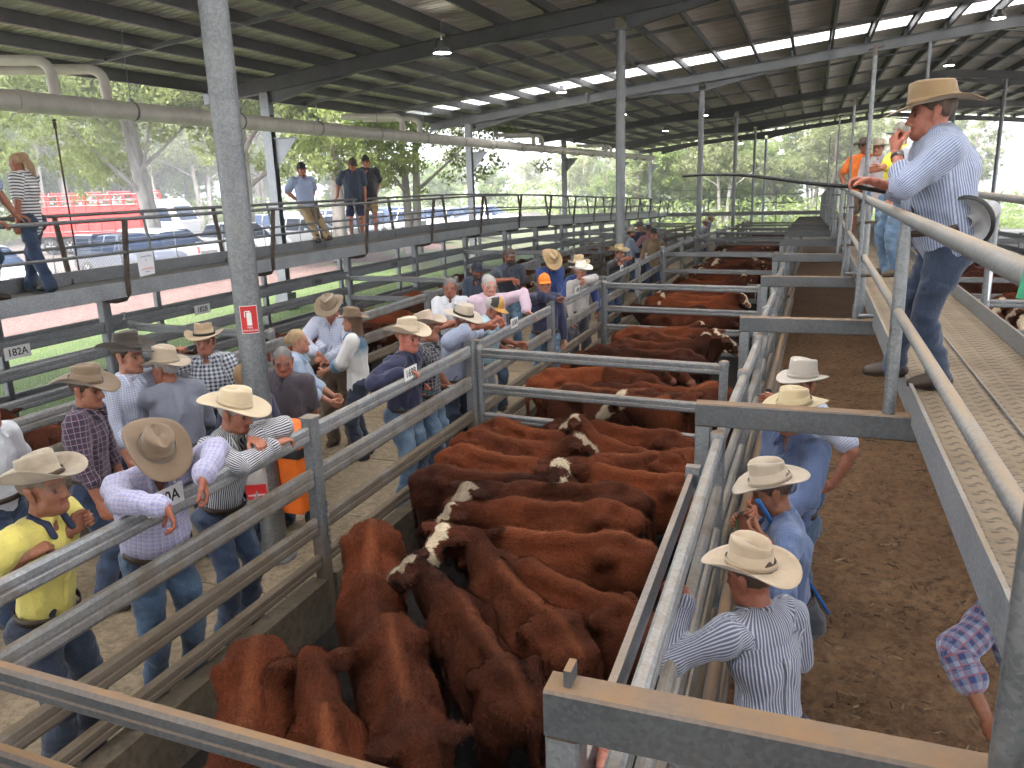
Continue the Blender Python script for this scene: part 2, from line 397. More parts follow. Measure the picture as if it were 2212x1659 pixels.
for x0, ys in ((-13.6, [18.3, 32.2, 47, 62.5, 77]), (8.6, [47, 62.5, 77]), (3.5, [32.2])):
    for i, y in enumerate(ys):
        b = MB(); x = x0 - (.22 * i if x0 < -10 else 0); g = gz(x, y)
        if x0 < -10:
            for (a, c, d, e) in ((-.13, .13, -.10, -.086), (-.13, .13, .086, .10), (-.007, .007, -.086, .086)):
                b.box((x + a, y + d, g), (x + c, y + e, zr(x)))
            b.box((x - .2, y - .2, g), (x + .2, y + .2, g + .45)); b.box((x + .125, y - .09, zr(x) - .55), (x + .145, y + .09, zr(x) - .05))
            b.add([(x + .13, y - .004, 4.55), (x + .85, y - .004, 4.55), (x + .13, y - .004, 3.75), (x + .13, y + .004, 4.55), (x + .85, y + .004, 4.55), (x + .13, y + .004, 3.75)],
                  [(0, 1, 2), (3, 5, 4), (0, 2, 5, 3), (1, 4, 5, 2), (0, 3, 4, 1)])
            b.box((x + .13, y - .07, 4.55), (x + .95, y + .07, 4.563))
        else: b.tube([(x, y, g), (x, y, zr(x))], .10 if x0 > 5 else .06, 16)
        b.build('side_column', M['column'] if x0 < 5 else M['column'], shed)
# high bay lamps
LAMP = [(955, 115, 16.6, 'nearest high bay lamp hanging over the buyers alley'), (1213, 200, 30.2, 'high bay lamp hanging beside the left end of the bright skylight strip'),
        (2157, 40, 29.5, 'high bay lamp hanging under the skylight strip at the far right'), (2050, 142, 38, 'high bay lamp hanging above the brown hat of the auctioneer'),
        (1345, 248, 40, 'small high bay lamp beside the second round column'), (1437, 283, 52, 'tiny lit lamp far down the shed roof between the second and third columns'),
        (1522, 250, 44, 'faint high bay lamp beside the third round column'), (1600, 310, 66, 'distant lamp under the far end of the roof')]
for (u, v, y, lb) in LAMP:
    p = aty(u, v, y); t = thing('high_bay_lamp', lb, 'lamp', p, group='high bay lamps under the roof')
    MB().lathe((0, 0, 0), [(.20, 0), (.205, .02), (.17, .10), (.09, .14), (.085, .25), (.04, .26)], 20).build('lamp_housing', M['steel_dark'], t)
    MB().lathe((0, 0, .004), [(.001, 0), (.185, 0)], 20).build('lamp_lens', M['lamp'], t)
    MB().tube([(0, 0, .25), (0, 0, zr(p[0]) + .36 - p[2])], .008, 6).build('hanger_rod', M['steel_dark'], t)
# storm-water pipe slung under the eave
pt = thing('drain_pipe', 'fat cream stormwater pipe slung along the eave on rods', 'pipe', (-12.2, 0, 4.75))
MB().tube([(0, -6, 0), (0, 20, .0), (0, 40, .03), (0, 66, .12)], .17, 24).build('main_pipe', M['pvc'], pt)
for k in range(34):
    b = MB(); y = -3 + 2.05 * k
    b.tube([(0, y - .05, .002 * max(0, y - 20)), (0, y + .05, .002 * max(0, y - 20))], .18, 24)
    b.build('pipe_collar', M['pvc'], pt)
    if k % 2 == 0: b = MB(); b.tube([(0, y + .55, .0), (0, y + .78, 0)], .188, 24); b.build('pipe_sleeve', M['pvc'], pt)
for k in range(18):
    y = 9.2 + 3.1 * k; h = MB()
    h.tube([(0, y - .02, .0), (0, y + .02, 0)], .183, 20); h.tube([(0, y, .17), (0, y, zr(-12.2) + .36 - 4.75)], .008, 6); h.box((-.03, y - .03, .16), (.03, y + .03, .24))
    h.build('hanger', M['steel_dark'], pt)
def elbow(y, zt, xo, L):
    b = MB(); pts = [(xo - L, y - .9, zt), (xo - .25, y - .1, zt)]
    for k in range(1, 6): a = k / 6 * pi / 2; pts.append((xo - .25 + .25 * sin(a), y - .1 + .1 * sin(a), zt - .25 + .25 * cos(a)))
    pts += [(xo, y, zt - .45), (0, y, .12)]
    b.tube(pts, .088, 16); b.tube([(xo, y, zt - .3), (xo, y, zt - .42)], .10, 16); b.build('branch_pipe', M['pvc'], pt)
for y, zt in ((10.65, .72), (11.75, .70), (23.2, .62), (24.4, .62), (36, .62), (37.3, .62), (50, .6), (51.4, .6)): elbow(y, zt, .0, 1.6 if y > 10 else 3.2)
# ---------------------------------------------------------------- rails, posts, pens
def rail(b, p, q, h=.14, t=.05):
    """long oval cattle rail with a pressed groove each side"""
    w, e = t / 2, h / 2
    pr = [(-w * .55, -e), (w * .55, -e), (w, -e * .72), (w, -.012), (w - .006, -.006), (w - .006, .006), (w, .012), (w, e * .72), (w * .55, e), (-w * .55, e),
          (-w, e * .72), (-w, .012), (-w + .006, .006), (-w + .006, -.006), (-w, -.012), (-w, -e * .72)]
    b.prism(p, q, pr)
def fence(name, label, x, ys, zs, top, rail_h, kerb=None, base=0, group=None, pw=.10, mats=('post', 'rail'), double=(), cat='fence', t=.05, off=0):
    T = thing(name, label, cat, (x, ys[0], 0), group=group); y0 = ys[0]
    for i, y in enumerate(ys):
        g = gz(x, y) + base; b = MB()
        for dx, dy in (((0, -.062), (.03, .062)) if i in double else ((0, 0),)):
            b.bar((dx, y - y0 + dy, g - .02), (dx, y - y0 + dy, g + top - (.03 if dx else 0)), pw, pw, up=(1, 0, 0), bev=.12)
            b.box((dx - pw / 2 - .006, y - y0 + dy - pw / 2 - .006, g + top - (.03 if dx else 0)), (dx + pw / 2 + .006, y - y0 + dy + pw / 2 + .006, g + top + .014 - (.03 if dx else 0)))
            if i % 2 == 0 and kerb:                                      # drop-pin chain
                for kq in range(7): b.lathe((dx + pw / 2 + .012, y - y0 + dy + .02, g + .95 - kq * .05), [(.006, -.022), (.013, -.01), (.013, .01), (.006, .022)], 6)
        b.build('post', M[mats[0]], T)
    for i in range(len(ys) - 1):
        ya, yb = ys[i], ys[i + 1]; ga, gb = gz(x, ya) + base, gz(x, yb) + base
        for z, h in zip(zs, rail_h):
            b = MB(); rail(b, (off, ya - y0 + pw / 2 + .002, ga + z), (off, yb - y0 - pw / 2 - .002, gb + z), h, t); b.build('rail', M[mats[1]], T)
        if kerb:
            b = MB(); vs = []
            for xx in (-.07, .07):
                vs += [(xx, ya - y0 + .055, ga - .1), (xx, yb - y0 - .055, gb - .1), (xx, yb - y0 - .055, gb + kerb), (xx, ya - y0 + .055, ga + kerb)]
            b.add(vs, [(0, 1, 2, 3), (7, 6, 5, 4), (3, 2, 6, 7), (0, 3, 7, 4), (1, 5, 6, 2)]); b.build('kerb_panel', M['kerbc'], T)
    return T
FX = -3.3
FY = [-1.4, 1.58, 4.57, 7.55, 10.3, 13.2, 16.28, 19.3, 22.3, 25.3, 28.3, 31.3, 34.4, 37.5, 40.5, 43.5, 46.5, 49.5]
fence('pen_fence', 'front cattle fence with tall galvanised rails that the buyers lean on', FX, FY, [1.50, 1.165, .79, .51], 1.61, [.12, .145, .13, .11], .37, double=(3, 5, 7, 9, 11, 13, 15))
F2X = -6.12
F2Y = [1.2, 3.4, 6.35, 9.3, 12.15, 15.2, 18.2, 21.2, 24.2, 27.2, 30.3, 33.3, 36.3, 39.3, 42.3, 45.3, 48.3]
fence('alley_fence', 'second cattle fence along the far side of the buyers alley', F2X, F2Y, [1.36, 1.02, .72, .42], 1.44, [.14, .16, .14, .14], .34, base=.0)
F3X = -8.8
F3Y = [1.9, 4.9, 7.9, 10.95, 13.97, 16.95, 19.95, 23, 26, 29, 32, 35, 38, 41, 44, 47, 50]
fence('catwalk_fence', 'numbered cattle fence standing under the left catwalk', F3X, F3Y, [1.50, 1.18, .80, .45], 1.86, [.15, .14, .14, .14], None, pw=.13, mats=('steel_dark', 'railclean'))
fence('outer_fence', 'outer cattle fence beside the grass verge', -10.9, F3Y, [1.62, 1.2, .75, .35], 1.7, [.15, .14, .14, .14], None, mats=('steel_dark', 'railclean'))
# cross dividers
DY = [1.76, 7.55, 13.1, 18.9, 24.6, 30.4, 36.2, 42, 47.8]
ORD = ['first', 'second', 'third', 'fourth', 'fifth', 'sixth', 'seventh', 'eighth', 'ninth']
def divider(y, x0, x1, dy, label, zs=(1.47, 1.08, .76, .42), group='pen divider gates', post=True, rh=.105, mat='galv'):
    T = thing('pen_divider', label, 'gate', (x0, y, gz((x0 + x1) / 2, y)), group=group); L = x1 - x0
    for z in zs:
        b = MB(); rail(b, (.10, 0, z), (L - .08, dy, z), rh, .055); b.build('rail', M[mat], T)
    for xx, yy in ((.075, 0), (L - .055, dy)):
        b = MB(); b.tube([(xx, yy, .0), (xx, yy, 1.53)], .042, 14); b.lathe((xx, yy, 1.53), [(.047, -.03), (.047, .012), (.03, .024), (.001, .026)], 14); b.build('gate_post', M['galv'], T)
    return T
for i, y in enumerate(DY):
    divider(y, FX, -.62, -.22 if i else -.06, ['nearest pen divider with a dusty round top rail crossing the bottom left corner', 'pen divider with stencilled top rail behind the nearest pen of red cattle'][i] if i < 2 else
            'pen divider of pale rails, %s from the camera along the lane' % ORD[i], mat='galv' if i else 'dusty')
    divider(y + .6, -8.7, F2X, -.2, 'divider rails of the left hand pens, %s from the camera' % ORD[i], group='dividers of the left pens')
    if i > 0: divider(y - 1.2, 1.75, 5.2, 0, 'divider rails of the pens right of the catwalk, %s from the camera' % ORD[i], group='dividers of the right pens')
# portals carrying the raised walk over the lane
PY = [1.85, 4.97, 8.31, 11.86, 15.4, 18.9, 22.3, 25.8, 29.3, 32.8, 36.3, 39.8, 43.3, 46.8]
POSI = ['nearest and thick with brown dust', 'over the man in the yellow straw hat', 'beside the riser pipe', 'fourth from the camera', 'fifth from the camera', 'sixth from the camera', 'seventh from the camera', 'eighth from the camera',
        'ninth from the camera', 'tenth from the camera', 'eleventh from the camera', 'twelfth from the camera', 'thirteenth from the camera', 'farthest down the lane']
PXL = -.57
def pz(i): return max(1.80, 1.86 - .02 * i)
for i, y in enumerate(PY):
    g = gz(0, y); T = thing('steel_portal', 'square steel portal across the lane, ' + POSI[i], 'frame', (PXL, y, g), group='portals over the lane')
    z = 1.84 if i == 0 else 1.81
    MB().bar((0, 0, -.03), (0, 0, z - .155), .10, .10, up=(0, 1, 0), bev=.1).build('post', M['galv'], T)
    b = MB(); b.bar((-.05, 0, z - .076), (1.24 if i else 1.95, 0, z - .076), .105, .15, bev=.08); b.build('beam', M['dusty'], T)
    MB().bar((2.05, 0, -.03), (2.05, 0, z), .10, .10, up=(0, 1, 0), bev=.1).build('post', M['galv'], T)
    if i == 0:
        b = MB(); b.box((.0, -.02, z), (.022, .045, z + .05)); b.build('latch_lug', M['dusty'], T); b = MB(); b.box((-.045, -.07, z - .34), (.06, -.052, z - .27)); b.build('slot_plate', M['dusty'], T)
        b = MB()
        for (cx_, cz, rr) in ((1.0, z - .06, .012), (1.005, z - .085, .014), (.99, z - .12, .01), (1.01, z - .11, .008)):
            b.lathe((cx_, -.0532, cz), [(.0005, 0), (rr, -.0004), (.0005, -.0008)], 9, axis=(0, 1, 0))
        b.build('paint_splash', M['red'], T)
# lane side gates
for i in range(len(PY) - 1):
    y0, y1 = PY[i] + (.07 if i else -2.5), PY[i + 1] - .10; g0, g1 = gz(0, y0), gz(0, y1)
    xa, xb = (-.40, -.47) if i == 0 else (-.47, -.43)
    T = thing('lane_gate', 'galvanised five rail lane gate %s' % ['smeared with mud beside the striped shirt back', 'behind the two men in blue shirts', 'reaching up to the riser pipe portal'][i] if i < 3 else
              'galvanised five rail lane gate, %s bay from the camera' % (ORD + ['tenth', 'eleventh', 'twelfth', 'thirteenth'])[i], 'gate', (0, 0, 0), group='lane gates')
    for k, z in enumerate((1.55, 1.24, .95, .66, .37)):
        b = MB()
        if k == 0: rail(b, (xa, y0, g0 + z), (xb, y1, g1 + z), .11, .06)
        else: b.bar((xa + .01, y0, g0 + z), (xb + .01, y1, g1 + z), .055, .10, bev=.35)
        b.build('rail', M['rail' if k < 2 else 'post'], T)
    if i == 0:
        b = MB(); b.bar((xa - .11, y0, g0 + 1.50), (xb - .09, y1 - .55, g1 + 1.50), .03, .12, bev=.05); b.box((xb - .12, y1 - .56, 1.47), (xb - .04, y1 - .5, 1.60)); b.build('slide_channel', M['galv'], T)
    for y, x in ((y1, xb),) + (((y0 + y1) / 2, (xa + xb) / 2),) * (i > 0):
        b = MB(); b.tube([(x, y + .03, gz(0, y) - .02), (x, y + .03, gz(0, y) + 1.62)], .045, 14); b.lathe((x, y + .03, gz(0, y) + 1.62), [(.05, -.05), (.05, .01), (.034, .02), (.001, .021)], 14)
        b.build('gate_post', M['galv'], T)
    for kk, (z, r) in enumerate(((.98, .035), (.74, .035), (.5, .035))):       # dusty lower pipes on the lane side
        b = MB(); b.tube([(xa + .16, y0 + .1, g0 + z), (xb + .15, y1 - .05, g1 + z)], r, 10); b.build('lane_pipe', M['dusty'], T)
# right hand raised walk
rw = thing('right_catwalk', 'raised steel mesh catwalk on the right where the auctioneer stands', 'catwalk', (0, 0, 0))
WX0, WX1, DZ = .64, 1.47, 1.90
def poly(xs_z, y0, y1, step=2.0):
    n = int((y1 - y0) / step) + 1; return [y0 + (y1 - y0) * i / n for i in range(n + 1)]
def longbar(b, x, z, wd, ht, y0, y1):
    ys = poly(None, y0, y1)
    for a, c in zip(ys[:-1], ys[1:]):
        b.bar((x, a, gz(0, a) + z), (x, c, gz(0, c) + z), wd, ht, bev=.06)
def m_mesh():
    t = NT('expanded_walk_mesh'); co = t.geo().outputs['Position']
    d = t.noise(co, 1.6, 6, .65)
    col = t.mix(t.ramp(d, [(.3, 0), (.6, 1)]), (.155, .108, .068), (.245, .19, .13))
    s = t.n('SeparateXYZ'); t.l(co, s.inputs[0])                     # punched crescent slots in rows across the planks
    ph = t.math('ADD', t.math('MULTIPLY', s.outputs['Y'], 2 * pi / .047), t.math('MULTIPLY', t.math('SINE', t.math('MULTIPLY', s.outputs['X'], 2 * pi / .085)), 1.2))
    sl = t.ramp(t.math('SINE', ph), [(.52, 0), (.80, 1)]); rw_ = t.ramp(t.math('ABSOLUTE', t.math('SINE', t.math('MULTIPLY', s.outputs['X'], pi / .085))), [(.12, .15), (.4, 1)])
    col = t.mix(t.math('MULTIPLY', t.math('MULTIPLY', sl, rw_), .6), col, (.035, .026, .02))
    t.set(Base_Color=col, Roughness=.8, Metallic=.1); return t.m
M['walkmesh'] = m_mesh()
b = MB(); longbar(b, WX0 - .012, DZ - .045, .02, .19, -3, 48.5); b.build('edge_plate', galv('walk_plate', .30, .9, stain=.45), rw)
b = MB(); longbar(b, WX1 + .012, DZ + .02, .02, .22, -3, 48.5); b.build('edge_plate', M['galv'], rw)
b = MB()                                                # ribbed plank deck: shallow waves across, seams along
ys = np.arange(-1, 13, .0235)
for (xa, xb) in ((WX0, 1.052), (1.062, WX1)):
    vs = []
    nxx = 10
    for j, y in enumerate(ys):
        for q in range(nxx):
            x = xa + (xb - xa) * q / (nxx - 1)
            vs.append((x, y + .008 * sin(q * 2.1), DZ + .007 * sin(y * 2 * pi / .094 + 1.2 * sin(q * 1.05)) + (-.006 if q in (0, nxx - 1) else 0)))
    fs = [(j * nxx + q, j * nxx + q + 1, (j + 1) * nxx + q + 1, (j + 1) * nxx + q) for j in range(len(ys) - 1) for q in range(nxx - 1)]
    b.add(vs, fs, 0, True)
ys2 = poly(None, 13.0, 48.5)
for a, c in zip(ys2[:-1], ys2[1:]): b.add([(WX0, a, DZ + gz(0, a)), (WX1, a, DZ + gz(0, a)), (WX1, c, DZ + gz(0, c)), (WX0, c, DZ + gz(0, c))], [(0, 1, 2, 3)])
b.build('deck', M['walkmesh'], rw)
b = MB(); longbar(b, 1.057, DZ + .004, .012, .02, -1, 48); b.build('deck_seam', M['galv'], rw)
def handrail(x, z, r, y0, y1):
    b = MB(); b.tube([(x, y, gz(0, y) + z) for y in poly(None, y0, y1)], r, 12); b.build('handrail', M['dustyrail'], rw)
M['dustyrail'] = galv('dusty_handrail', .25, .9, dcol=(.34, .25, .16), stain=.5)
for x, y0 in ((.50, -.6), (1.56, -.6)):
    handrail(x, 2.95, .034, y0, 48); handrail(x, 2.42, .027, y0, 48)
for i, y in enumerate(PY):
    g = gz(0, y)
    for x in (.50, 1.56):
        b = MB(); zb = 1.811 if x < 1 else 1.9
        b.tube([(x, y, g + zb), (x, y, g + 2.80), (x, y, g + 2.92)], [.036, .036, .026], 14); b.build('handrail_post', M['column'], rw)
    if i:
        ym = (PY[i - 1] + y) / 2 if i > 5 else None
        if ym: b = MB(); b.tube([(.5, ym, gz(0, ym) + 1.9), (.5, ym, gz(0, ym) + 2.92)], .03, 10); b.build('handrail_post', M['column'], rw)
# thin water risers tied to the catwalk posts
for (y, zt, lb) in ((8.15, 4.2, 'pale riser pipe with sprinkler head tied to the catwalk post'), (11.7, 4.05, 'dark thin riser pipe just beyond the man with the stick'), (18.7, 4.3, 'slim riser pipe further along the catwalk'), (29.1, 4.6, 'faint riser pipe near the far end of the catwalk')):
    T = thing('riser_pipe', lb, 'pipe', (.455, y, gz(0, y)), group='water risers on the catwalk')
    mt = M['column'] if y < 9 else M['steel_dark']; r = .019 if y < 9 else .016
    MB().tube([(0, 0, 1.86), (0, 0, zt)], r, 12).build('pipe', mt, T)
    b = MB(); b.tube([(0, 0, zt), (0, 0, zt + .09)], r * .8, 8); b.tube([(-.06, 0, zt + .05), (.07, 0, zt + .08)], .01, 6); b.build('sprinkler_head', M['rust'], T)
    b = MB(); b.tube([(0, 0, 1.84), (0, 0, 1.98)], r * 1.5, 12); b.tube([(0, 0, 1.87), (.25, 0, 1.87)], r * 1.1, 12)
    b.build('pipe_fitting', M['column'] if y < 9 else M['steel_dark'], T)
    for zz in (2.25, 2.75): b = MB(); b.tube([(-.05, -.01, zz), (.12, .06, zz)], .014, 8); b.build('pipe_clamp', M['rust'], T)
# left hand raised walk
lw = thing('left_catwalk', 'raised steel catwalk on the left with slanted handrail frames', 'catwalk', (0, 0, 0))
LX0, LX1, LZ = -9.30, -8.35, 2.08
def lbar(b, x, z, wd, ht, y0=-2, y1=51): longbar(b, x, z, wd, ht, y0, y1)
b = MB(); lbar(b, LX1, LZ - .06, .03, .20); b.build('edge_beam', M['walkbeam'], lw)
b = MB(); lbar(b, LX0, LZ + .06, .03, .20); b.build('edge_beam', M['steel_dark'], lw)
b = MB(); lbar(b, (LX0 + LX1) / 2, LZ - .03, LX1 - LX0 - .035, .03); b.build('deck', M['steel_dark'], lw)
for x, z, r in ((-8.22, 2.92, .026), (-8.26, 2.50, .021), (-9.42, 2.97, .026), (-9.39, 2.55, .021)):
    b = MB(); b.tube([(x, y, gz(0, y) + z) for y in poly(None, -2, 51)], r, 10); b.build('handrail', M['steel_dark'], lw)
for y in F3Y:
    g = gz(0, y); b = MB()
    b.tube([(-8.22, y, g + 2.9), (-8.32, y, g + 2.15), (-8.33, y, g + 1.97), (-8.40, y, g + 1.89), (-8.55, y, g + 1.86), (-9.05, y, g + 1.86), (-9.22, y, g + 1.89), (-9.29, y, g + 1.98), (-9.33, y, g + 2.2), (-9.42, y, g + 2.95)], .036, 10)
    b.build('support_frame', M['rust'], lw)
    b = MB(); b.box((-9.15, y - .09, g + 1.875), (-8.45, y + .09, g + 1.93)); b.build('bearer', M['rust'], lw)
for y in (9.4, 12.4, 15.4):
    b = MB(); b.tube([(-9.42, y, 2.95), (-9.34, y + .05, 2.1)], .022, 8); b.build('brace', M['steel_dark'], lw)
# far cross walk at the end of the lane
cw = thing('far_cross_walk', 'low cross walkway with thin handrails at the far end of the lane', 'catwalk', (0, 50.5, gz(0, 50)))
b = MB(); b.box((-8.3, 0, 1.85), (.6, .9, 2.05)); b.build('deck', M['galv'], cw)
for z in (2.55, 3.05):
    b = MB(); b.tube([(-8.3, .85, z + .35), (-4.2, .85, z + .35), (-3.2, .85, z), (-.6, .85, z), (.3, .85, z + .35), (1.5, .85, z + .35)], .02, 8); b.build('handrail', M['steel_dark'], cw)
for x in (-8.2, -6, -4.2, -2, .3, 1.4):
    b = MB(); b.tube([(x, .85, 0), (x, .85, 3.05)], .025, 8); b.build('post', M['steel_dark'], cw)
# right hand pens
fence('right_pen_fence', 'cattle fence close along the right side of the catwalk', 1.95, [y - .6 for y in FY[2:]], [1.45, 1.1, .78, .46], 1.55, [.14, .14, .14, .14], None, mats=('post', 'railclean'))
fence('far_right_fence', 'cattle fence of the outer right hand pens', 5.3, [y - .6 for y in FY[3:]], [1.5, 1.15, .8, .45], 1.6, [.14, .14, .14, .14], None, mats=('post', 'railclean'))
# ---------------------------------------------------------------- body surfaces: smooth unions polygonised by surface nets
def nrm(v): v = np.asarray(v, float); return v / (np.linalg.norm(v) + 1e-12)
class Pr:
    """tapered capsule a-b (radii ra, rb), optionally flattened by s along axis ax; or ellipsoid (kind 'e')"""
    def __init__(s, a, b=None, ra=.05, rb=None, k=.02, lab=0, ax=None, fl=1., sub=False, ell=None, pu=None, off=(0, 0)):
        s.a = np.asarray(a, np.float32); s.b = s.a + np.float32(1e-4) if b is None else np.asarray(b, np.float32)
        s.ra = ra; s.rb = ra if rb is None else rb; s.k = k; s.lab = lab; s.sub = sub; s.fl = fl; s.off = off
        s.ax = None if ax is None else nrm(ax).astype(np.float32); s.ell = None
        if ell is not None: s.ell = (np.asarray(ell[0], np.float32), np.asarray(ell[1], np.float32))   # rows = axes, radii
        s.pu = pu
    def box(s):
        if s.ell is not None:
            e = np.sqrt(((s.ell[0] * s.ell[1][:, None]) ** 2).sum(0)); return s.a - e, s.a + e
        r = max(s.ra, s.rb); return np.minimum(s.a - s.ra, s.b - s.rb), np.maximum(s.a + s.ra, s.b + s.rb)
    def d(s, P):
        if s.ell is not None:
            q = (P - s.a) @ s.ell[0].T; r = s.ell[1]
            k0 = np.sqrt(((q / r) ** 2).sum(-1)); k1 = np.sqrt(((q / r ** 2) ** 2).sum(-1)) + 1e-9
            return k0 * (k0 - 1) / k1
        Q = P - s.a; ba = s.b - s.a
        if s.ax is not None:
            c = np.float32(1 / s.fl - 1); Q = Q + (Q @ s.ax)[..., None] * c * s.ax; ba = ba + (ba @ s.ax) * c * s.ax
        t = np.clip((Q @ ba) / (ba @ ba + 1e-9), 0, 1)
        dd = np.sqrt(((Q - t[..., None] * ba) ** 2).sum(-1)) - (s.ra + t * (s.rb - s.ra))
        return dd * min(1, s.fl) if s.ax is not None else dd
def surfnet(prims, h, smooth=1):
    add = [p for p in prims if not p.sub]
    lo = np.min([p.box()[0] for p in add], 0) - 3 * h; hi = np.max([p.box()[1] for p in add], 0) + 3 * h
    n = np.ceil((hi - lo) / h).astype(int) + 1
    F = np.full(n, .3, np.float32)
    for p in prims:
        mg = max(p.k * 1.05, 2.2 * h); b0, b1 = p.box()
        i0 = np.clip(np.floor((b0 - mg - lo) / h).astype(int), 0, n - 1); i1 = np.clip(np.ceil((b1 + mg - lo) / h).astype(int) + 1, 1, n)
        if (i1 <= i0).any(): continue
        g = np.stack(np.meshgrid(*[np.arange(i0[q], i1[q], dtype=np.float32) * np.float32(h) + np.float32(lo[q]) for q in range(3)], indexing='ij'), -1)
        d = p.d(g).astype(np.float32); sl = tuple(slice(i0[q], i1[q]) for q in range(3)); f = F[sl]
        if p.sub:
            e = np.maximum(p.k - np.abs(f + d), 0) / max(p.k, 1e-6); F[sl] = np.maximum(f, -d) + e * e * p.k * .25
        else:
            e = np.maximum(p.k - np.abs(f - d), 0) / max(p.k, 1e-6); F[sl] = np.minimum(f, d) - e * e * p.k * .25
    S = F < 0
    cs = [S[i:n[0] - 1 + i, j:n[1] - 1 + j, k:n[2] - 1 + k] for i in (0, 1) for j in (0, 1) for k in (0, 1)]
    cnt = np.zeros(n - 1, np.int8)
    for c in cs: cnt += c
    act = (cnt > 0) & (cnt < 8); idx = np.full(n - 1, -1, np.int32); ii = np.argwhere(act); idx[act] = np.arange(len(ii))
    acc = np.zeros((len(ii), 3), np.float32); wt = np.zeros(len(ii), np.float32)
    cor = {(i, j, k): F[ii[:, 0] + i, ii[:, 1] + j, ii[:, 2] + k] for i in (0, 1) for j in (0, 1) for k in (0, 1)}
    for (c0, f0) in cor.items():
        for q in range(3):
            if c0[q]: continue
            c1 = list(c0); c1[q] = 1; f1 = cor[tuple(c1)]
            m = (f0 < 0) != (f1 < 0); t = np.where(m, f0 / np.where(m, f0 - f1, 1), 0)
            for r in range(3): acc[:, r] += np.where(m, c0[r] + (t if r == q else 0), 0)
            wt += m
    V = (ii + acc / wt[:, None]) * h + lo
    Q = []
    for q in range(3):
        o1, o2 = (q + 1) % 3, (q + 2) % 3
        s0 = [slice(1, -1)] * 3; s1 = [slice(1, -1)] * 3; s0[q] = slice(0, n[q] - 1); s1[q] = slice(1, n[q])
        A = S[tuple(s0)]; B = S[tuple(s1)]; base = np.array([1, 1, 1]); base[q] = 0
        for flip, msk in ((0, A & ~B), (1, ~A & B)):
            e = np.argwhere(msk) + base
            if not len(e): continue
            def cell(a, b_):
                c = e.copy(); c[:, o1] -= a; c[:, o2] -= b_; return idx[c[:, 0], c[:, 1], c[:, 2]]
            f = np.stack([cell(1, 1), cell(0, 1), cell(0, 0), cell(1, 0)], 1)
            Q.append(f[:, ::-1] if flip else f)
    Fq = np.concatenate(Q); Fq = Fq[(Fq >= 0).all(1)]
    for _ in range(smooth): V = V + .5 * (lapl(V, Fq) - V)
    return V, Fq
def lapl(V, F):
    N = len(V); a = F.ravel(); b = np.roll(F, -1, 1).ravel(); out = np.empty_like(V, dtype=np.float64)
    c = np.bincount(a, minlength=N) + np.bincount(b, minlength=N)
    for r in range(3): out[:, r] = (np.bincount(a, V[b, r], N) + np.bincount(b, V[a, r], N)) / np.maximum(c, 1)
    return out
def vnormals(V, F):
    n = np.cross(V[F[:, 2]] - V[F[:, 0]], V[F[:, 3]] - V[F[:, 1]]); out = np.zeros_like(V)
    for q in range(4):
        for r in range(3): out[:, r] += np.bincount(F[:, q], n[:, r], len(V))
    return out / (np.linalg.norm(out, axis=1, keepdims=True) + 1e-12)
def folds(V, F, amp, seed, scale=(16, 16, 7)):
    """cloth folds / hide unevenness: domain-warped waves pushed along the normal"""
    r = np.random.RandomState(seed); N = vnormals(V, F); P = V * np.array(scale)
    W = P + 1.3 * np.sin(P[:, [1, 2, 0]] * 1.1 + r.rand(3) * 6) + .6 * np.sin(P[:, [2, 0, 1]] * 2.3 + r.rand(3) * 6)
    k = r.randn(3, 3); k /= np.linalg.norm(k, axis=1, keepdims=True)
    s = sum(np.sin(W @ k[i] * (1 + .7 * i) + r.rand() * 6) / (1 + .5 * i) for i in range(3))
    return V + N * (amp * s)[:, None]
def nearest(V, prims):
    D = np.stack([p.d(V.astype(np.float32)) for p in prims], 1); return D.argmin(1), D
def patcoord(V, prims, near):
    """fabric coordinates of each vertex: across the piece, along the piece, which piece"""
    out = np.zeros((len(V), 3), np.float32)
    for i, p in enumerate(prims):
        m = near == i
        if not m.any(): continue
        if p.pu is not None:                    # body panel: fixed frame
            out[m, 0] = (V[m] - p.a) @ p.pu[0]; out[m, 1] = (V[m] - p.a) @ p.pu[1]
        else:
            d = nrm(p.b - p.a); sx = nrm(np.cross(d, (0.31, .9, .2))); sy = np.cross(sx, d); q = V[m] - p.a
            out[m, 0] = np.arctan2(q @ sy, q @ sx) * max(p.ra, p.rb); out[m, 1] = q @ d + p.off[0]
        out[m, 2] = p.lab
    return out
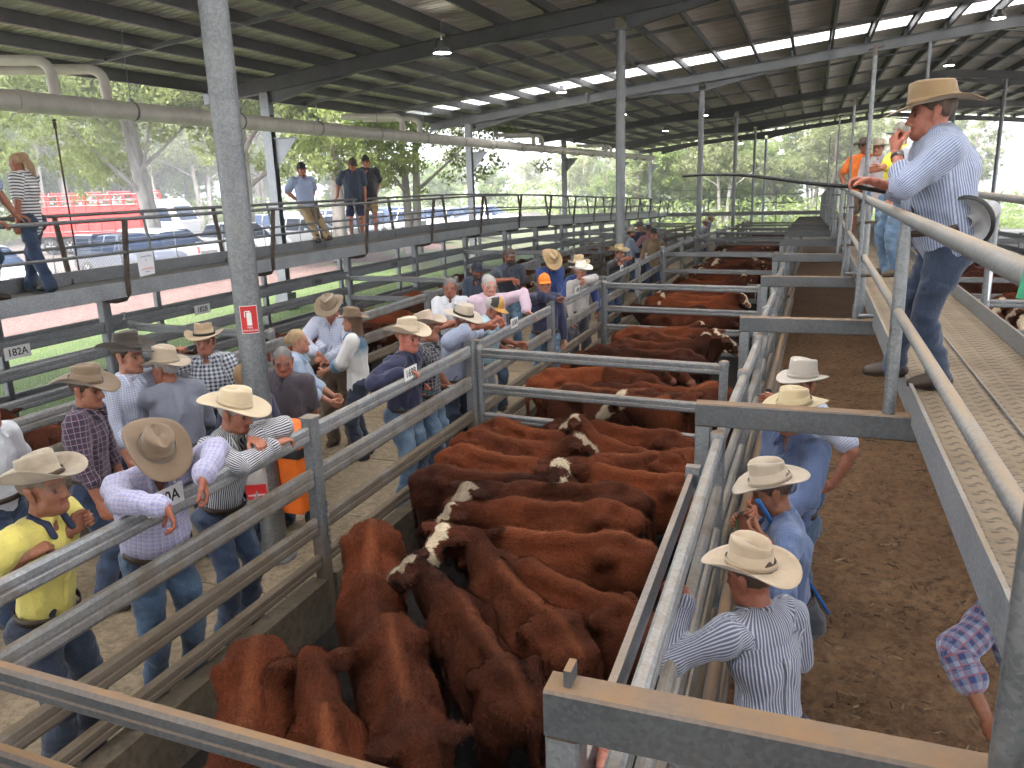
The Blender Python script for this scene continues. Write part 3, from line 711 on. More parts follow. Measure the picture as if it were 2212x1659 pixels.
# ---------------------------------------------------------------- people
def m_skin(name, var=.12):
    t = NT(name); a = t.n('Attribute'); a.attribute_name = 'Col'
    nz = t.noise(t.coord(), 40, 5)
    t.set(Base_Color=t.mix(t.math('MULTIPLY', t.ramp(nz, [(.35, 0), (.7, 1)]), .35), a.outputs['Color'], (.42, .14, .08), 'MULTIPLY'), Roughness=.5)
    t.set(Subsurface_Weight=.0); t.bump(t.noise(t.coord(), 130, 3), .15, .002); return t.m
M['skin'] = m_skin('skin')
def stripe(t, x, freq, duty, soft=.12):
    f = t.math('FRACT', t.math('MULTIPLY', x, freq)); tri = t.math('ABSOLUTE', t.math('SUBTRACT', f, .5))
    return t.ramp(tri, [(duty / 2 - soft / 2 if duty > soft else 0.0, 1), (duty / 2 + soft / 2, 0)])
_cm = {}
def cloth(kind, c1, c2=None, c3=None, f=50, rough=.85):
    key = (kind, c1, c2, c3, f)
    if key in _cm: return _cm[key]
    t = NT('cloth_' + kind); a = t.n('Attribute'); a.attribute_name = 'pat'; s = t.n('SeparateXYZ'); t.l(a.outputs['Vector'], s.inputs[0])
    u, v = s.outputs[0], s.outputs[1]; col = None
    if kind == 'plain': base = c1
    co = t.coord()
    if kind == 'plain':
        col = t.mix(t.noise(co, 9, 5), tuple(q * .82 for q in c1), tuple(q * 1.15 for q in c1))
    elif kind == 'stripe': col = t.mix(stripe(t, u, f, .42, .2), c1, c2)
    elif kind == 'check':
        k = t.math('MAXIMUM', stripe(t, u, f, .3, .18), stripe(t, v, f, .3, .18)); col = t.mix(k, c1, c2)
    elif kind == 'gingham':
        k = t.math('MULTIPLY', t.math('ADD', stripe(t, u, f, .5, .06), stripe(t, v, f, .5, .06)), .5); col = t.mix(k, c1, c2)
    elif kind == 'plaid':
        k = t.math('MULTIPLY', t.math('ADD', stripe(t, u, f, .55, .1), stripe(t, v, f, .55, .1)), .5); col = t.mix(k, c1, c2)
        l = t.math('MAXIMUM', stripe(t, t.math('ADD', u, .25 / f), f, .10, .06), stripe(t, t.math('ADD', v, .25 / f), f, .10, .06)); col = t.mix(l, col, c3)
    elif kind == 'denim':
        fd = t.ramp(t.noise(co, 4.5, 4, .6), [(.38, 0), (.68, 1)])
        col = t.mix(fd, c1, c2); col = t.mix(t.math('MULTIPLY', t.noise(co, 120, 2), .10), col, (.16, .2, .25))
    elif kind == 'hoops': col = t.mix(stripe(t, v, f, .42, .08), c1, c2)
    elif kind == 'ombre':
        col = t.mix(t.ramp(t.math('ADD', t.math('MULTIPLY', v, 3.2), t.math('MULTIPLY', t.noise(co, 8), .3)), [(.35, 1), (.75, 0)]), c1, c2) if False else t.mix(t.ramp(v, [(f, 1), (f + .12, 0)]), c1, c2)
    elif kind == 'hivis':
        k = t.math('GREATER_THAN', v, f); col = t.mix(k, c1, c2)
    t.set(Base_Color=col, Roughness=rough, Sheen_Weight=.25)
    n = t.math('ADD', t.noise(co, 26, 5, .6, .8), t.math('MULTIPLY', t.noise(co, 300, 2), .15))
    t.bump(n, .7, .014)
    _cm[key] = t.m; return t.m
def hatm(c, stain=.25, key=None):
    kk = ('hat', c, stain)
    if kk in _cm: return _cm[kk]
    t = NT('felt_hat'); co = t.coord(); d = t.ramp(t.noise(co, 9, 6, .65), [(.45, 0), (.75, 1)])
    col = t.mix(t.math('MULTIPLY', d, stain), c, tuple(q * .35 for q in c)); t.set(Base_Color=col, Roughness=.9, Sheen_Weight=.3)
    t.bump(t.noise(co, 220, 3), .25, .003); _cm[kk] = t.m; return t.m
def flat(c, rough=.7, name='dyed_cloth'):
    kk = ('flat', c, rough, name)
    if kk not in _cm: _cm[kk] = plain(name, c, rough, 0, .18, 30)
    return _cm[kk]
DEN = cloth('denim', (.010, .024, .065), (.026, .058, .125)); DENL = cloth('denim', (.065, .125, .22), (.18, .27, .37)); DEND = cloth('denim', (.008, .014, .036), (.018, .034, .07))
DENM = cloth('denim', (.022, .052, .115), (.07, .135, .225))
LEA = flat((.038, .022, .014), .5, 'brown_leather'); LEAT = flat((.085, .058, .038), .75, 'dusty_suede'); BLK = flat((.012, .012, .013), .5, 'black_leather')
SK1 = (.40, .165, .10); SK2 = (.34, .125, .075); SK3 = (.47, .22, .145); SKT = (.27, .11, .06)
def ik(a, c, l1, l2, hint):
    a, c = np.array(a, float), np.array(c, float); d = c - a; L = min(np.linalg.norm(d), (l1 + l2) * .995); u = nrm(d); c = a + u * L
    x = (l1 * l1 - l2 * l2 + L * L) / (2 * L); y = math.sqrt(max(l1 * l1 - x * x, 1e-6)); h = np.array(hint, float); h = nrm(h - u * (h @ u))
    return a + u * x + h * y, c
def hand_prims(w, d, n, side, s, curl=.45, spread=.1, point=False):
    """palm, four jointed fingers of different lengths and a thumb; d: finger direction, n: palm side normal"""
    d = nrm(d); n = nrm(n - d * (n @ d)); t = np.cross(d, n) * side; P = []
    P.append(Pr(w - d * .02 * s, w + d * .02 * s, .027 * s, .029 * s, .015, 1, n, .72))
    for o in (-.024, -.008, .008, .024): P.append(Pr(w + d * .02 * s + t * o * .75 * s, w + d * .083 * s + t * o * s * 1.1, .0165 * s, .0125 * s, .012, 1, n, .85))
    for i, (o, L) in enumerate(((.030, .072), (.010, .080), (-.010, .075), (-.029, .058))):
        p = w + d * .088 * s + t * o * s; dd = nrm(d + t * o * spread * 12); a = curl * (1 + .12 * i)
        if point and i == 0: a = .08
        ang = .0; r = .0100 * s * (1 if i < 3 else .88)
        for q, fr in enumerate((.45, .31, .26)):
            ang += a * (.75, 1.15, .8)[q]; v = dd * cos(ang) + n * sin(ang); e = p + v * L * fr * s
            P.append(Pr(p, e, r * (1 - .1 * q), r * (.92 - .1 * q), .004, 1)); p = e
    tb = w + d * .022 * s + t * .026 * s + n * .004 * s
    v1 = nrm(t * .72 + d * .75 + n * .35); e1 = tb + v1 * .042 * s; v2 = nrm(d * .9 + t * .22 + n * (.25 + .5 * curl)); e2 = e1 + v2 * .032 * s; e3 = e2 + nrm(v2 + n * curl * .6) * .026 * s
    P += [Pr(tb, e1, .0155 * s, .0125 * s, .01, 1), Pr(e1, e2, .0120 * s, .011 * s, .004, 1), Pr(e2, e3, .0108 * s, .009 * s, .004, 1)]
    return P
def hat_mesh(rx, ry, hc, brim, curl=.05, dip=.02, pinch=.02, taper=.86, flat_top=.0, n=40, thick=.0045, wob=0, seed=0):
    """felt hat: creased crown and rolled brim with thickness; origin at crown base, front = +y"""
    r = random.Random(seed); ph = r.random() * 6
    rings = []
    for f, z in ((.02, 1), (.3, 1), (.6, 1.0), (.85, .985), (.97, .94), (1.0, .85), (1.03, .6), (1.07, .3), (1 / taper, .04)):
        rings.append((rx * taper * f, ry * taper * f, hc * z, 'c', f))
    bs = (.0, .12, .3, .55, .8, 1.0)
    for q in bs: rings.append((rx + brim * q, ry + brim * 1.04 * q, 0, 'b', q))
    rings.append((rx + brim * 1.012, ry + brim * 1.05, -thick * .5, 'b', 1.0))
    for q in bs[::-1]: rings.append((rx + brim * q - .001, ry + brim * 1.04 * q - .001, -thick, 'b', q))
    rings.append((rx * .9, ry * .9, hc * .5, 'i', 0)); rings.append((.002, .002, hc * .6, 'i', 0))
    V = []
    for a, b, z, kd, q in rings:
        for j in range(n):
            t = 2 * pi * j / n; x, y = a * cos(t), b * sin(t); zz = z
            if kd == 'c':
                if q <= .97:
                    zz -= pinch * 1.3 * math.exp(-(x / (rx * .32)) ** 2) * (1 if q < .9 else .45) + flat_top * (y / ry)
                x *= 1 - .22 * pinch / .02 * max(0, sin(t)) ** 3 * (1 if .5 < q <= 1.0 and z > hc * .5 else .2)
                zz += .012 * sin(t) * (z / hc)
            if kd == 'b':
                zz += curl * (abs(cos(t)) ** 2.2) * q ** 1.6 - dip * (abs(sin(t)) ** 2) * q ** 1.3 + wob * sin(3 * t + ph) * q
                x *= 1 - (.09 + .10 * (curl / .05)) * q * abs(cos(t)) ** 2
            V.append((x, y, zz))
    k = len(rings); F = [(i * n + j, (i + 1) * n + j, (i + 1) * n + (j + 1) % n, i * n + (j + 1) % n) for i in range(k - 1) for j in range(n)]
    F = np.array(F)[:, ::-1]; return np.array(V), F
def band_mesh(rx, ry, z0, z1, n=40, pf=.004):
    V = []
    for z, o in ((z0, 0), (z0, pf), (z1, pf), (z1, 0)):
        for j in range(n): t = 2 * pi * j / n; V.append(((rx + o) * cos(t), (ry + o) * sin(t), z))
    F = [(i * n + j, i * n + (j + 1) % n, (i + 1) * n + (j + 1) % n, (i + 1) * n + j) for i in range(3) for j in range(n)]
    return np.array(V), np.array(F)
def mesh_obj(name, V, F, mats, parent, mi=None, attrs=None, smooth=True):
    me = np_mesh(name, V, F, mats if isinstance(mats, list) else [mats], mi, smooth, attrs); o = bpy.data.objects.new(name, me); return link(o, parent)
HATS = {}
class Person:
    def __init__(s, label, pos, yaw, H=1.76, lean=0, side=0, twist=0, hy=0, hp=0, hr=0, R=None, L=None, foot=None, skin=SK1, build=1.0, belly=.0,
                 shirt=None, sleeve='long', trousers=None, legs='long', hat=None, hair=None, haircol=(.05, .035, .025), boots=None, belt=LEA, near=True, female=False,
                 curl=(.5, .5), beard=None, dR=None, dL=None, nR=None, nL=None, eR=None, eL=None, hipy=0, hipz=0, tuck=True, point=False, group=None, seed=1, cat='person', eyes=True, collar=True, legsplay=None, collarm=None, front=False, hs=1.0):
        H = H * 1.03; k = H / 1.76; P0 = np.array([0, hipy, (.93 + hipz) * k]); la, sa = R_(lean), R_(side)
        up = nrm((sin(sa), sin(la) * cos(sa), cos(la) * cos(sa))); tw = R_(twist)
        fw = nrm(np.array([-sin(tw), cos(tw), 0]) - up * (np.array([-sin(tw), cos(tw), 0]) @ up)); rt = np.cross(fw, up)
        B = build; S = {}
        sh_c = P0 + up * .50 * k; SH = {1: sh_c + rt * .178 * k * B ** .5 - up * .015 * k, -1: sh_c - rt * .178 * k * B ** .5 - up * .015 * k}
        if female: SH = {q: sh_c + (v - sh_c) * .86 for q, v in SH.items()}
        nb = P0 + up * .535 * k + fw * .005
        # head
        ya, pa, ra = R_(hy), R_(hp), R_(hr)
        base_f = nrm(np.array([-sin(tw), cos(tw), 0])); ru = np.cross(base_f, (0, 0, 1.))
        hf = base_f * cos(ya) - ru * sin(ya); hr_ = np.cross(hf, (0, 0, 1.)); hu = np.array([0, 0, 1.])
        hf, hu = hf * cos(pa) - hu * sin(pa), hu * cos(pa) + hf * sin(pa); hr2 = np.cross(hf, hu)
        hr2, hu = hr2 * cos(ra) - hu * sin(ra), hu * cos(ra) + hr2 * sin(ra)
        hk = k * (.97 if female else 1.04) * hs
        Hc = nb + up * .075 * k + hu * .075 * hk + hf * .02 * hk
        s.Hc = Hc; cyw, syw = cos(R_(yaw)), sin(R_(yaw)); RZ = np.array([[cyw, -syw, 0], [syw, cyw, 0], [0, 0, 1]])
        if pos[0] == 'px':                              # stand so that the head lies on the sight line through this spot of the photo
            hw = atz(pos[1], pos[2], pos[3] + Hc[2]) if len(pos) < 5 else aty(pos[1], pos[2], pos[4]); q_ = RZ @ Hc; pos = np.array([hw[0] - q_[0], hw[1] - q_[1], pos[3]])
        pos = np.array(pos, float)
        if front:                                       # keep the chest clear of the rail
            cx_ = (RZ @ (P0 + up * .42 * k + fw * .15 * k))[0]; hv = nrm((pos[0], pos[1], 0))
            while pos[0] + cx_ > FX - .05 and hv[0] < -.1: pos = pos + hv * .02
        s.pos, s.RZ = pos, RZ
        def tgt(g):
            if g is None or not isinstance(g[0], str): return None if g is None else np.array(g) * k
            w_ = {'x': atx, 'y': aty, 'z': atz}[g[0]](*g[1:4]); return RZ.T @ (w_ - pos)
        def tdir(g): return None if g is None else (RZ.T @ np.array(g[1:]) if isinstance(g[0], str) else np.array(g))
        R, L = tgt(R), tgt(L); dR, dL, nR, nL, eR, eL = map(tdir, (dR, dL, nR, nL, eR, eL))
        def hp_(x, y, z): return Hc + (hr2 * x + hf * y + hu * z) * hk
        EL = lambda x, y, z, a, b, c: dict(a=hp_(x, y, z), ell=(np.stack([hr2, hf, hu]), np.array([a, b, c]) * hk))
        hd = []; hd.append(Pr(**EL(0, -.012, .038, .074, .094, .086), k=.02, lab=1))
        hd.append(Pr(hp_(0, .034, -.01), hp_(0, .052, -.078), .060 * hk, .040 * hk, .03, 1))
        for q in (-1, 1):
            hd += [Pr(hp_(q * .034, .046, -.026), None, .032 * hk, None, .025, 1), Pr(hp_(q * .012, .082, .024), hp_(q * .05, .066, .022), .011 * hk, .010 * hk, .012, 4),
                   Pr(hp_(q * .031, .094, .004), None, .014 * hk, None, .012, 1, sub=True), Pr(hp_(q * .031, .0745, .003), None, .0125 * hk, None, .003, 5)]
            hd += [Pr(hp_(q * .076, -.008, -.028), hp_(q * .086, -.018, .022), .015 * hk, .020 * hk, .008, 1, hr2, .45)]
            hd += [Pr(hp_(q * .045, .02, -.07), hp_(q * .02, .06, -.088), .028 * hk, .026 * hk, .03, 6)]
        hd += [Pr(hp_(0, .086, .008), hp_(0, .108, -.030), .010 * hk, .0135 * hk, .012, 1), Pr(hp_(-.014, .093, -.036), hp_(.014, .093, -.036), .010 * hk, None, .008, 1),
               Pr(hp_(-.021, .084, -.058), hp_(.021, .084, -.058), .0085 * hk, None, .006, 7), Pr(hp_(0, .078, -.092), None, .021 * hk, None, .02, 6)]
        hd.append(Pr(Hc - hu * .05 * hk - hf * .012 * hk, nb - up * .05 * k, .056 * k * (.86 if female else B ** .4), .066 * k * (.86 if female else B ** .4), .03, 1))
        hh = .0062 if near == 2 else (.0078 if near else .0105)
        Vh, Fh = surfnet(hd, hh, 0 if near == 2 else 1); nh, _ = nearest(Vh, hd); lab = np.array([p.lab for p in hd])[nh]
        sk = np.array(skin); colmap = {1: sk, 4: sk * .8, 5: np.array((.03, .025, .022)), 6: sk * .93, 7: sk * np.array((.85, .55, .55))}
        if beard: colmap[6] = np.array(beard); 
        colmap[4] = .5 * sk + .5 * np.array(haircol) if not female else sk * .85
        Ch = np.stack([colmap[q] for q in lab])
        if beard:                                   # moustache and jaw
            rel = (Vh - Hc) @ np.stack([hr2, hf, hu]).T / hk; mb = (rel[:, 2] < -.035) & (rel[:, 1] > -.02) & (rel[:, 2] > -.125) & ~((np.abs(rel[:, 0]) < .02) & (rel[:, 2] > -.064) & (rel[:, 2] < -.05)); Ch[mb] = beard
        # arms
        wrist = {}; elb = {}; HD = []
        for q, tg, ds, ns, es in ((1, R, dR, nR, eR), (-1, L, dL, nL, eL)):
            if tg is None: tg = np.array([q * .25 * B, .03, .80]) * k + (SH[q] - P0) * np.array([.6, .8, 0])
            hint = es if es is not None else (q * .5, -.75, -.45)
            e, wv = ik(SH[q], tg, .285 * k, .265 * k, hint); elb[q], wrist[q] = e, wv
            dv = nrm(wv - e); dd = nrm(np.array(ds)) if ds is not None else dv
            nn = np.array(ns, float) if ns is not None else np.array([-q * .9, .25, -.15])
            if abs(nrm(nn) @ dd) > .95: nn = nn + np.array([.3, .5, -.2])
            HD.append((q, wv + dv * .012, dd, nn))
        FT = {}
        for q in (1, -1):
            f = (foot or {}).get(q, (q * .115, 0.0)); FT[q] = np.array([f[0] * k, f[1] * k, (.085 + (f[2] if len(f) > 2 else 0)) * k])
        HIP = {q: P0 + rt * q * .092 * k + np.array([0, 0, -.03]) * k for q in (1, -1)}
        KN = {}; AN = {}
        for q in (1, -1):
            KN[q], AN[q] = ik(HIP[q], FT[q], .425 * k, .415 * k, (legsplay or {}).get(q, (q * .12, 1, 0)))
        bd = []
        for q in (1, -1):
            bd += [Pr(SH[q], elb[q], .050 * k * B ** .5, .041 * k, .02, 1), Pr(elb[q], elb[q] + (wrist[q] - elb[q]) * .4, .041 * k, .040 * k, .015, 1), Pr(elb[q] + (wrist[q] - elb[q]) * .4, wrist[q] + nrm(wrist[q] - elb[q]) * .02, .040 * k, .026 * k, .015, 1),
                   Pr(HIP[q], KN[q], .075 * k, .050 * k, .03, 1), Pr(KN[q], KN[q] + (AN[q] - KN[q]) * .35, .050 * k, .053 * k, .02, 1), Pr(KN[q] + (AN[q] - KN[q]) * .35, AN[q], .053 * k, .035 * k, .02, 1)]
        bd += [Pr(P0 + up * .05 * k, P0 + up * .40 * k, .125 * k * B, .13 * k * B, .05, 1, fw, .66), Pr(SH[-1], SH[1], .048 * k, None, .04, 1), Pr(nb - up * .06 * k, nb, .058 * k, .056 * k, .03, 1)]
        hb = .012 if near else .017
        Vb, Fb = surfnet(bd, hb, 1)
        parts = [(Vh, Fh, Ch), (Vb, Fb, np.tile(sk, (len(Vb), 1)))]
        for i, (q, wv, dd, nn) in enumerate(HD):
            Vq, Fq = surfnet(hand_prims(wv, dd, nn, q, k * (.92 if female else 1.03), curl[i], point=point and i == 0), .0052 if near == 2 else (.0064 if near else .0085), 0 if not near else 1)
            parts.append((Vq, Fq, np.tile(sk * np.array((1.05, .98, .95)), (len(Vq), 1))))
        off = 0; VV, FF, CC = [], [], []
        for v, f, c in parts: VV.append(v); FF.append(f + off); CC.append(c); off += len(v)
        VV, FF, CC = np.concatenate(VV), np.concatenate(FF), np.concatenate(CC)
        s.t = T = thing('person', label, cat, pos, R_(yaw), group)
        body = mesh_obj('body', VV, FF, M['skin'], T, attrs=[('Col', 'FLOAT_COLOR', np.concatenate([CC, np.ones((len(CC), 1))], 1))])
        # shirt
        st = []; pan = (rt, up); tk = 0 if tuck else -.10
        st.append(Pr(P0 + up * (.03 + tk) * k, P0 + up * .36 * k, .164 * k * B + belly * .4 - (.004 if tuck else -.012), .176 * k * B, .05, 1, fw, .70, pu=pan))
        st.append(Pr(P0 + up * .36 * k, P0 + up * .44 * k, .174 * k * B, .14 * k * B, .05, 1, fw, .72, pu=pan))
        if belly: st.append(Pr(P0 + up * .12 * k + fw * .045 * k, P0 + up * .22 * k + fw * .04 * k, .115 * k + belly, .11 * k + belly, .06, 1, pu=pan))
        if female: 
            for q in (-1, 1): st.append(Pr(P0 + up * .33 * k + fw * .085 * k + rt * q * .07 * k, None, .062 * k, None, .04, 1, pu=pan))
        st.append(Pr(SH[-1] + up * .012 * k, SH[1] + up * .012 * k, .066 * k, None, .05, 1, pu=pan))
        st.append(Pr(nb - up * .045 * k, nb - up * .018 * k, .068 * k, .064 * k, .04, 1, pu=pan))
        for q in (-1, 1):
            e, w_ = elb[q], wrist[q]; sa_, se = .080 * k * B ** .5, .066 * k
            if sleeve == 'short':
                st.append(Pr(SH[q], SH[q] + (e - SH[q]) * .72, sa_ + .004, .078 * k * B ** .5, .03, 2))
            elif sleeve != 'none':
                st.append(Pr(SH[q], e, sa_, se, .03, 2)); fr = .93 if sleeve == 'long' else .42
                st.append(Pr(e, e + (w_ - e) * fr, se, (.050 if sleeve == 'long' else .060) * k, .02, 2, off=(.3, 0)))
                c0 = e + (w_ - e) * (fr - .06); st.append(Pr(c0, c0 + (w_ - e) * .05, (.053 if sleeve == 'long' else .065) * k, None, .006, 2, off=(.5, 0)))
        co_ = []
        if collar:
            for q in (-1, 1):
                pts = [nb + up * .028 * k + fw * -.058 * k, nb + up * .028 * k + rt * q * .068 * k - fw * .01 * k, nb + up * .008 * k + rt * q * .055 * k + fw * .068 * k, nb - up * .045 * k + rt * q * .060 * k + fw * .112 * k]
                for a_, b_ in zip(pts[:-1], pts[1:]): co_.append(Pr(a_, b_, .017 * k, .016 * k, .008, 3, pu=pan))
        st.append(Pr(nb - up * .02 * k + fw * .085 * k, nb - up * .10 * k + fw * .12 * k, .030 * k, .010 * k, .012, 1, sub=True)) if collar else None
        hs_ = .0095 if near == 2 else (.0115 if near else .016)
        Vs, Fs = surfnet(st, hs_, 1); sp = [p for p in st if not p.sub]
        ns_, _ = nearest(Vs, sp); pat = patcoord(Vs, sp, ns_)
        pat[np.array([p.lab for p in sp])[ns_] == 3, 0] *= .7
        tor = np.array([p.pu is not None for p in sp])[ns_]                 # one common frame for the torso panels
        pat[tor, 0] = np.arctan2((Vs[tor] - P0) @ rt, np.abs((Vs[tor] - P0) @ fw) * 1.25 + .02) * .155 * k * B; pat[tor, 1] = (Vs[tor] - P0) @ up
        Vs = folds(Vs, Fs, .0080 if near else .004, seed, (10, 10, 5)); Vs = folds(Vs, Fs, .0042 if near else .001, seed + 20, (26, 26, 12))
        mesh_obj('shirt', Vs, Fs, shirt or cloth('plain', (.3, .3, .35)), T, attrs=[('pat', 'FLOAT_VECTOR', pat)])
        if co_:
            Vc, Fc = surfnet(co_, .0075 if near else .011, 1); pc = np.stack([(Vc - P0) @ rt * .8, (Vc - P0) @ up, Vc[:, 0] * 0], 1); mesh_obj('collar', Vc, Fc, collarm or shirt, T, attrs=[('pat', 'FLOAT_VECTOR', pc)])
        # trousers
        tr = [Pr(P0 + np.array([0, 0, -.02]) * k, P0 + up * .06 * k, .148 * k * B, .136 * k * B + belly * .2, .04, 1, fw, .70, pu=pan)]
        for q in (-1, 1):
            tr.append(Pr(HIP[q] - fw * .012 * k, KN[q], .106 * k * B ** .5, .078 * k, .035, 2))
            tr.append(Pr(P0 + rt * q * .075 * k - fw * .065 * k - np.array([0, 0, .06]) * k, None, .085 * k, None, .05, 1))
            if legs == 'long': tr += [Pr(KN[q], AN[q] - (AN[q] - KN[q]) * .02, .077 * k, .070 * k, .025, 2, off=(.45, 0)), Pr(AN[q] - (AN[q] - KN[q]) * .06, AN[q] + np.array([0, .0, -.025]), .072 * k, .076 * k, .02, 2)]
        if legs == 'short':
            tr = [tr[0]] + [p for p in tr[1:] if p.lab == 1]
            for q in (-1, 1): tr.append(Pr(HIP[q] - fw * .01, HIP[q] + (KN[q] - HIP[q]) * .78, .105 * k, .088 * k, .03, 2))
        Vt, Ft = surfnet(tr, .012 if near else .017, 1); nt_, _ = nearest(Vt, tr); pt_ = patcoord(Vt, tr, nt_)
        Vt = folds(Vt, Ft, .007 if near else .004, seed + 50, (11, 11, 13)); Vt = folds(Vt, Ft, .0042 if near else .001, seed + 60, (18, 18, 34))
        mesh_obj('shorts' if legs == 'short' else 'trousers', Vt, Ft, trousers or DEN, T, attrs=[('pat', 'FLOAT_VECTOR', pt_)])
        if belt is not None and tuck:
            V, F = band_mesh(.163 * k * B + belly * .35, .128 * k * B + belly * .6, -.020, .020)
            Mb = np.stack([rt, fw, up]); mesh_obj('belt', V @ Mb + P0 + up * .055 * k + fw * (.012 + belly * .3) * k, F, belt, T)
        for q in (-1, 1):
            a_ = AN[q]; ty = R_(legsplay.get('toe', 8) if legsplay else 8) * q; fd = np.array([sin(ty), cos(ty), 0]); fz = a_[2] - .085 * k
            o_ = np.array([a_[0], a_[1], fz])
            bt = [Pr(o_ + np.array([0, 0, .05]) * k - fd * .03 * k, o_ + np.array([0, 0, .13]) * k, .048 * k, .046 * k, .02, 1),
                  Pr(o_ + np.array([0, 0, .045]) * k - fd * .045 * k, o_ + np.array([0, 0, .036]) * k + fd * .15 * k, .044 * k, .034 * k, .03, 1),
                  Pr(o_ + np.array([0, 0, .07]) * k, o_ + np.array([0, 0, .045]) * k + fd * .10 * k, .045 * k, .038 * k, .03, 1),
                  Pr(o_ + np.array([0, 0, -.02]) * k + fd * -.2, o_ + np.array([0, 0, -.02]) * k + fd * .3, .024 * k, None, .004, 1, sub=True)]
            V, F = surfnet(bt, .010 if near else .015, 1); mesh_obj('boot', V, F, boots or LEA, T)
        # hair
        if hair:
            hp2 = [Pr(**EL(0, -.02, .046, .081, .097, .088), k=.02, lab=1)]
            if hair == 'long': hp2 += [Pr(hp_(0, -.07, .03), hp_(0, -.085, -.20), .072 * hk, .06 * hk, .04, 1, hf, .6), Pr(hp_(0, -.085, -.20), hp_(.01, -.075, -.38), .065 * hk, .035 * hk, .04, 1, hf, .5), Pr(hp_(.06, -.02, .02), hp_(.055, -.03, -.12), .03 * hk, .03 * hk, .03, 1), Pr(hp_(-.06, -.02, .02), hp_(-.055, -.03, -.12), .03 * hk, .03 * hk, .03, 1)]
            if hair == 'pony': hp2 += [Pr(hp_(0, -.085, .085), hp_(0, -.135, .04), .036 * hk, .046 * hk, .02, 1), Pr(hp_(0, -.135, .04), hp_(.01, -.14, -.09), .048 * hk, .042 * hk, .03, 1), Pr(hp_(.01, -.14, -.09), hp_(.02, -.125, -.22), .042 * hk, .018 * hk, .03, 1)]
            if hair == 'bun': hp2 += [Pr(hp_(0, -.115, .02), None, .042 * hk, None, .02, 1)]
            if hair == 'mullet': hp2 += [Pr(hp_(0, -.08, 0), hp_(0, -.085, -.10), .06 * hk, .045 * hk, .03, 1, hf, .6)]
            cut = {'bald': .02}.get(hair, .045)
            hp2 += [Pr(hp_(0, .152, .028), hp_(0, .11, -.13), .086 * hk, .10 * hk, .01, 1, sub=True), Pr(hp_(0, .03, -.075), None, .085 * hk, None, .01, 1, sub=True) if hair not in ('long',) else Pr(hp_(0, .06, -.075), None, .085 * hk, None, .01, 1, sub=True)]
            V, F = surfnet(hp2, .0075 if near else .011, 1); V = folds(V, F, .0022, seed + 9, (60, 60, 30))
            mesh_obj('hair', V, F, hairm(haircol), T)
        Mh = np.stack([hr2, hf, hu])
        if hat:
            kind, hc, kw = hat; kw = dict(kw); tilt = kw.pop('tilt', 0); hz = kw.pop('z', .062); bandc = kw.pop('band', None)
            if kind == 'cap':
                V, F = cap_mesh(); o = Hc + (hu * (hz - .012) + hf * -.008) * hk
                mi = None; mats = hc if isinstance(hc, list) else [hc]
                vis = cap_visor(); ob = mesh_obj('cap', V * hk @ Mh + o, F, mats[0], T); mesh_obj('visor', vis[0] * hk @ Mh + o, vis[1], mats[-1], ob)
                if len(mats) > 2:
                    V2, F2 = cap_mesh(1.012, front=True); mesh_obj('front_panel', V2 * hk @ Mh + o, F2, mats[1], ob)
            else:
                a = R_(tilt); hf3 = hf * cos(a) - hu * sin(a); hu3 = hu * cos(a) + hf * sin(a); M3 = np.stack([hr2, hf3, hu3])
                kw.setdefault('wob', .003 + .005 * ((seed * 37) % 10) / 10); kw['hc'] *= .94 + .012 * ((seed * 53) % 10)
                V, F = hat_mesh(.086 * hs, .104 * hs, seed=seed, **kw); o = Hc + (hu * hz - hf * .008) * hk
                ob = mesh_obj('hat', V * hk @ M3 + o, F, hc, T)
                V, F = band_mesh(.0885 * hs, .1065 * hs, .004, .026); mesh_obj('hat_band', V * hk @ M3 + o, F, bandc or hc, ob)
        s.hx = (hr2, hf, hu, hk); s.wr = wrist; s.el = elb; s.P0 = P0; s.up = up; s.fw = fw; s.rt = rt; s.k = k; s.B = B; s.body = body; s.shirtV = Vs; s.shirtm = shirt
    def patch(s, name, x0, x1, z0, z1, mat, off=.006, n=7, shape=None, back=False):
        """a piece of cloth or print lying on the chest, following its surface"""
        V = s.shirtV - s.P0; X, Y, Z = V @ s.rt, V @ s.fw * (-1 if back else 1), V @ s.up
        m = Y > 0; X, Y, Z = X[m], Y[m], Z[m]; pts = []
        for j in range(n):
            for i in range(n):
                x, z = x0 + (x1 - x0) * i / (n - 1), z0 + (z1 - z0) * j / (n - 1); d2 = (X - x) ** 2 + (Z - z) ** 2; w_ = np.exp(-d2 / .014 ** 2)
                y = (w_ * Y).sum() / (w_.sum() + 1e-9) + off
                pts.append(s.P0 + s.rt * x + s.fw * y * (-1 if back else 1) + s.up * z)
        F = [(j * n + i, j * n + i + 1, (j + 1) * n + i + 1, (j + 1) * n + i) for j in range(n - 1) for i in range(n - 1) if shape is None or shape((i + .5) / (n - 1), (j + .5) / (n - 1))]
        P_ = np.array(pts); pat = np.stack([np.arctan2((P_ - s.P0) @ s.rt, np.abs((P_ - s.P0) @ s.fw) * 1.25 + .02) * .155 * s.k * s.B, (P_ - s.P0) @ s.up, P_[:, 0] * 0], 1)
        if back: F = [f[::-1] for f in F]
        return mesh_obj(name, P_, np.array(F), mat, s.t, attrs=[('pat', 'FLOAT_VECTOR', pat)])
    def pockets(s, flap=True, sides=(1, -1)):
        for q in sides:
            a, b_ = sorted((q * .045, q * .145)); s.patch('pocket', a, b_, .235 * s.k, .345 * s.k, s.shirtm, .0075)
            if flap: s.patch('pocket_flap', a - .003, b_ + .003, .325 * s.k, .362 * s.k, s.shirtm, .012, 6)
    def placket(s):
        s.patch('placket', -.016, .016, .04, .40 * s.k, s.shirtm, .0055, 9)
    def world(s, p):
        return s.t.matrix_basis @ Vector(p)
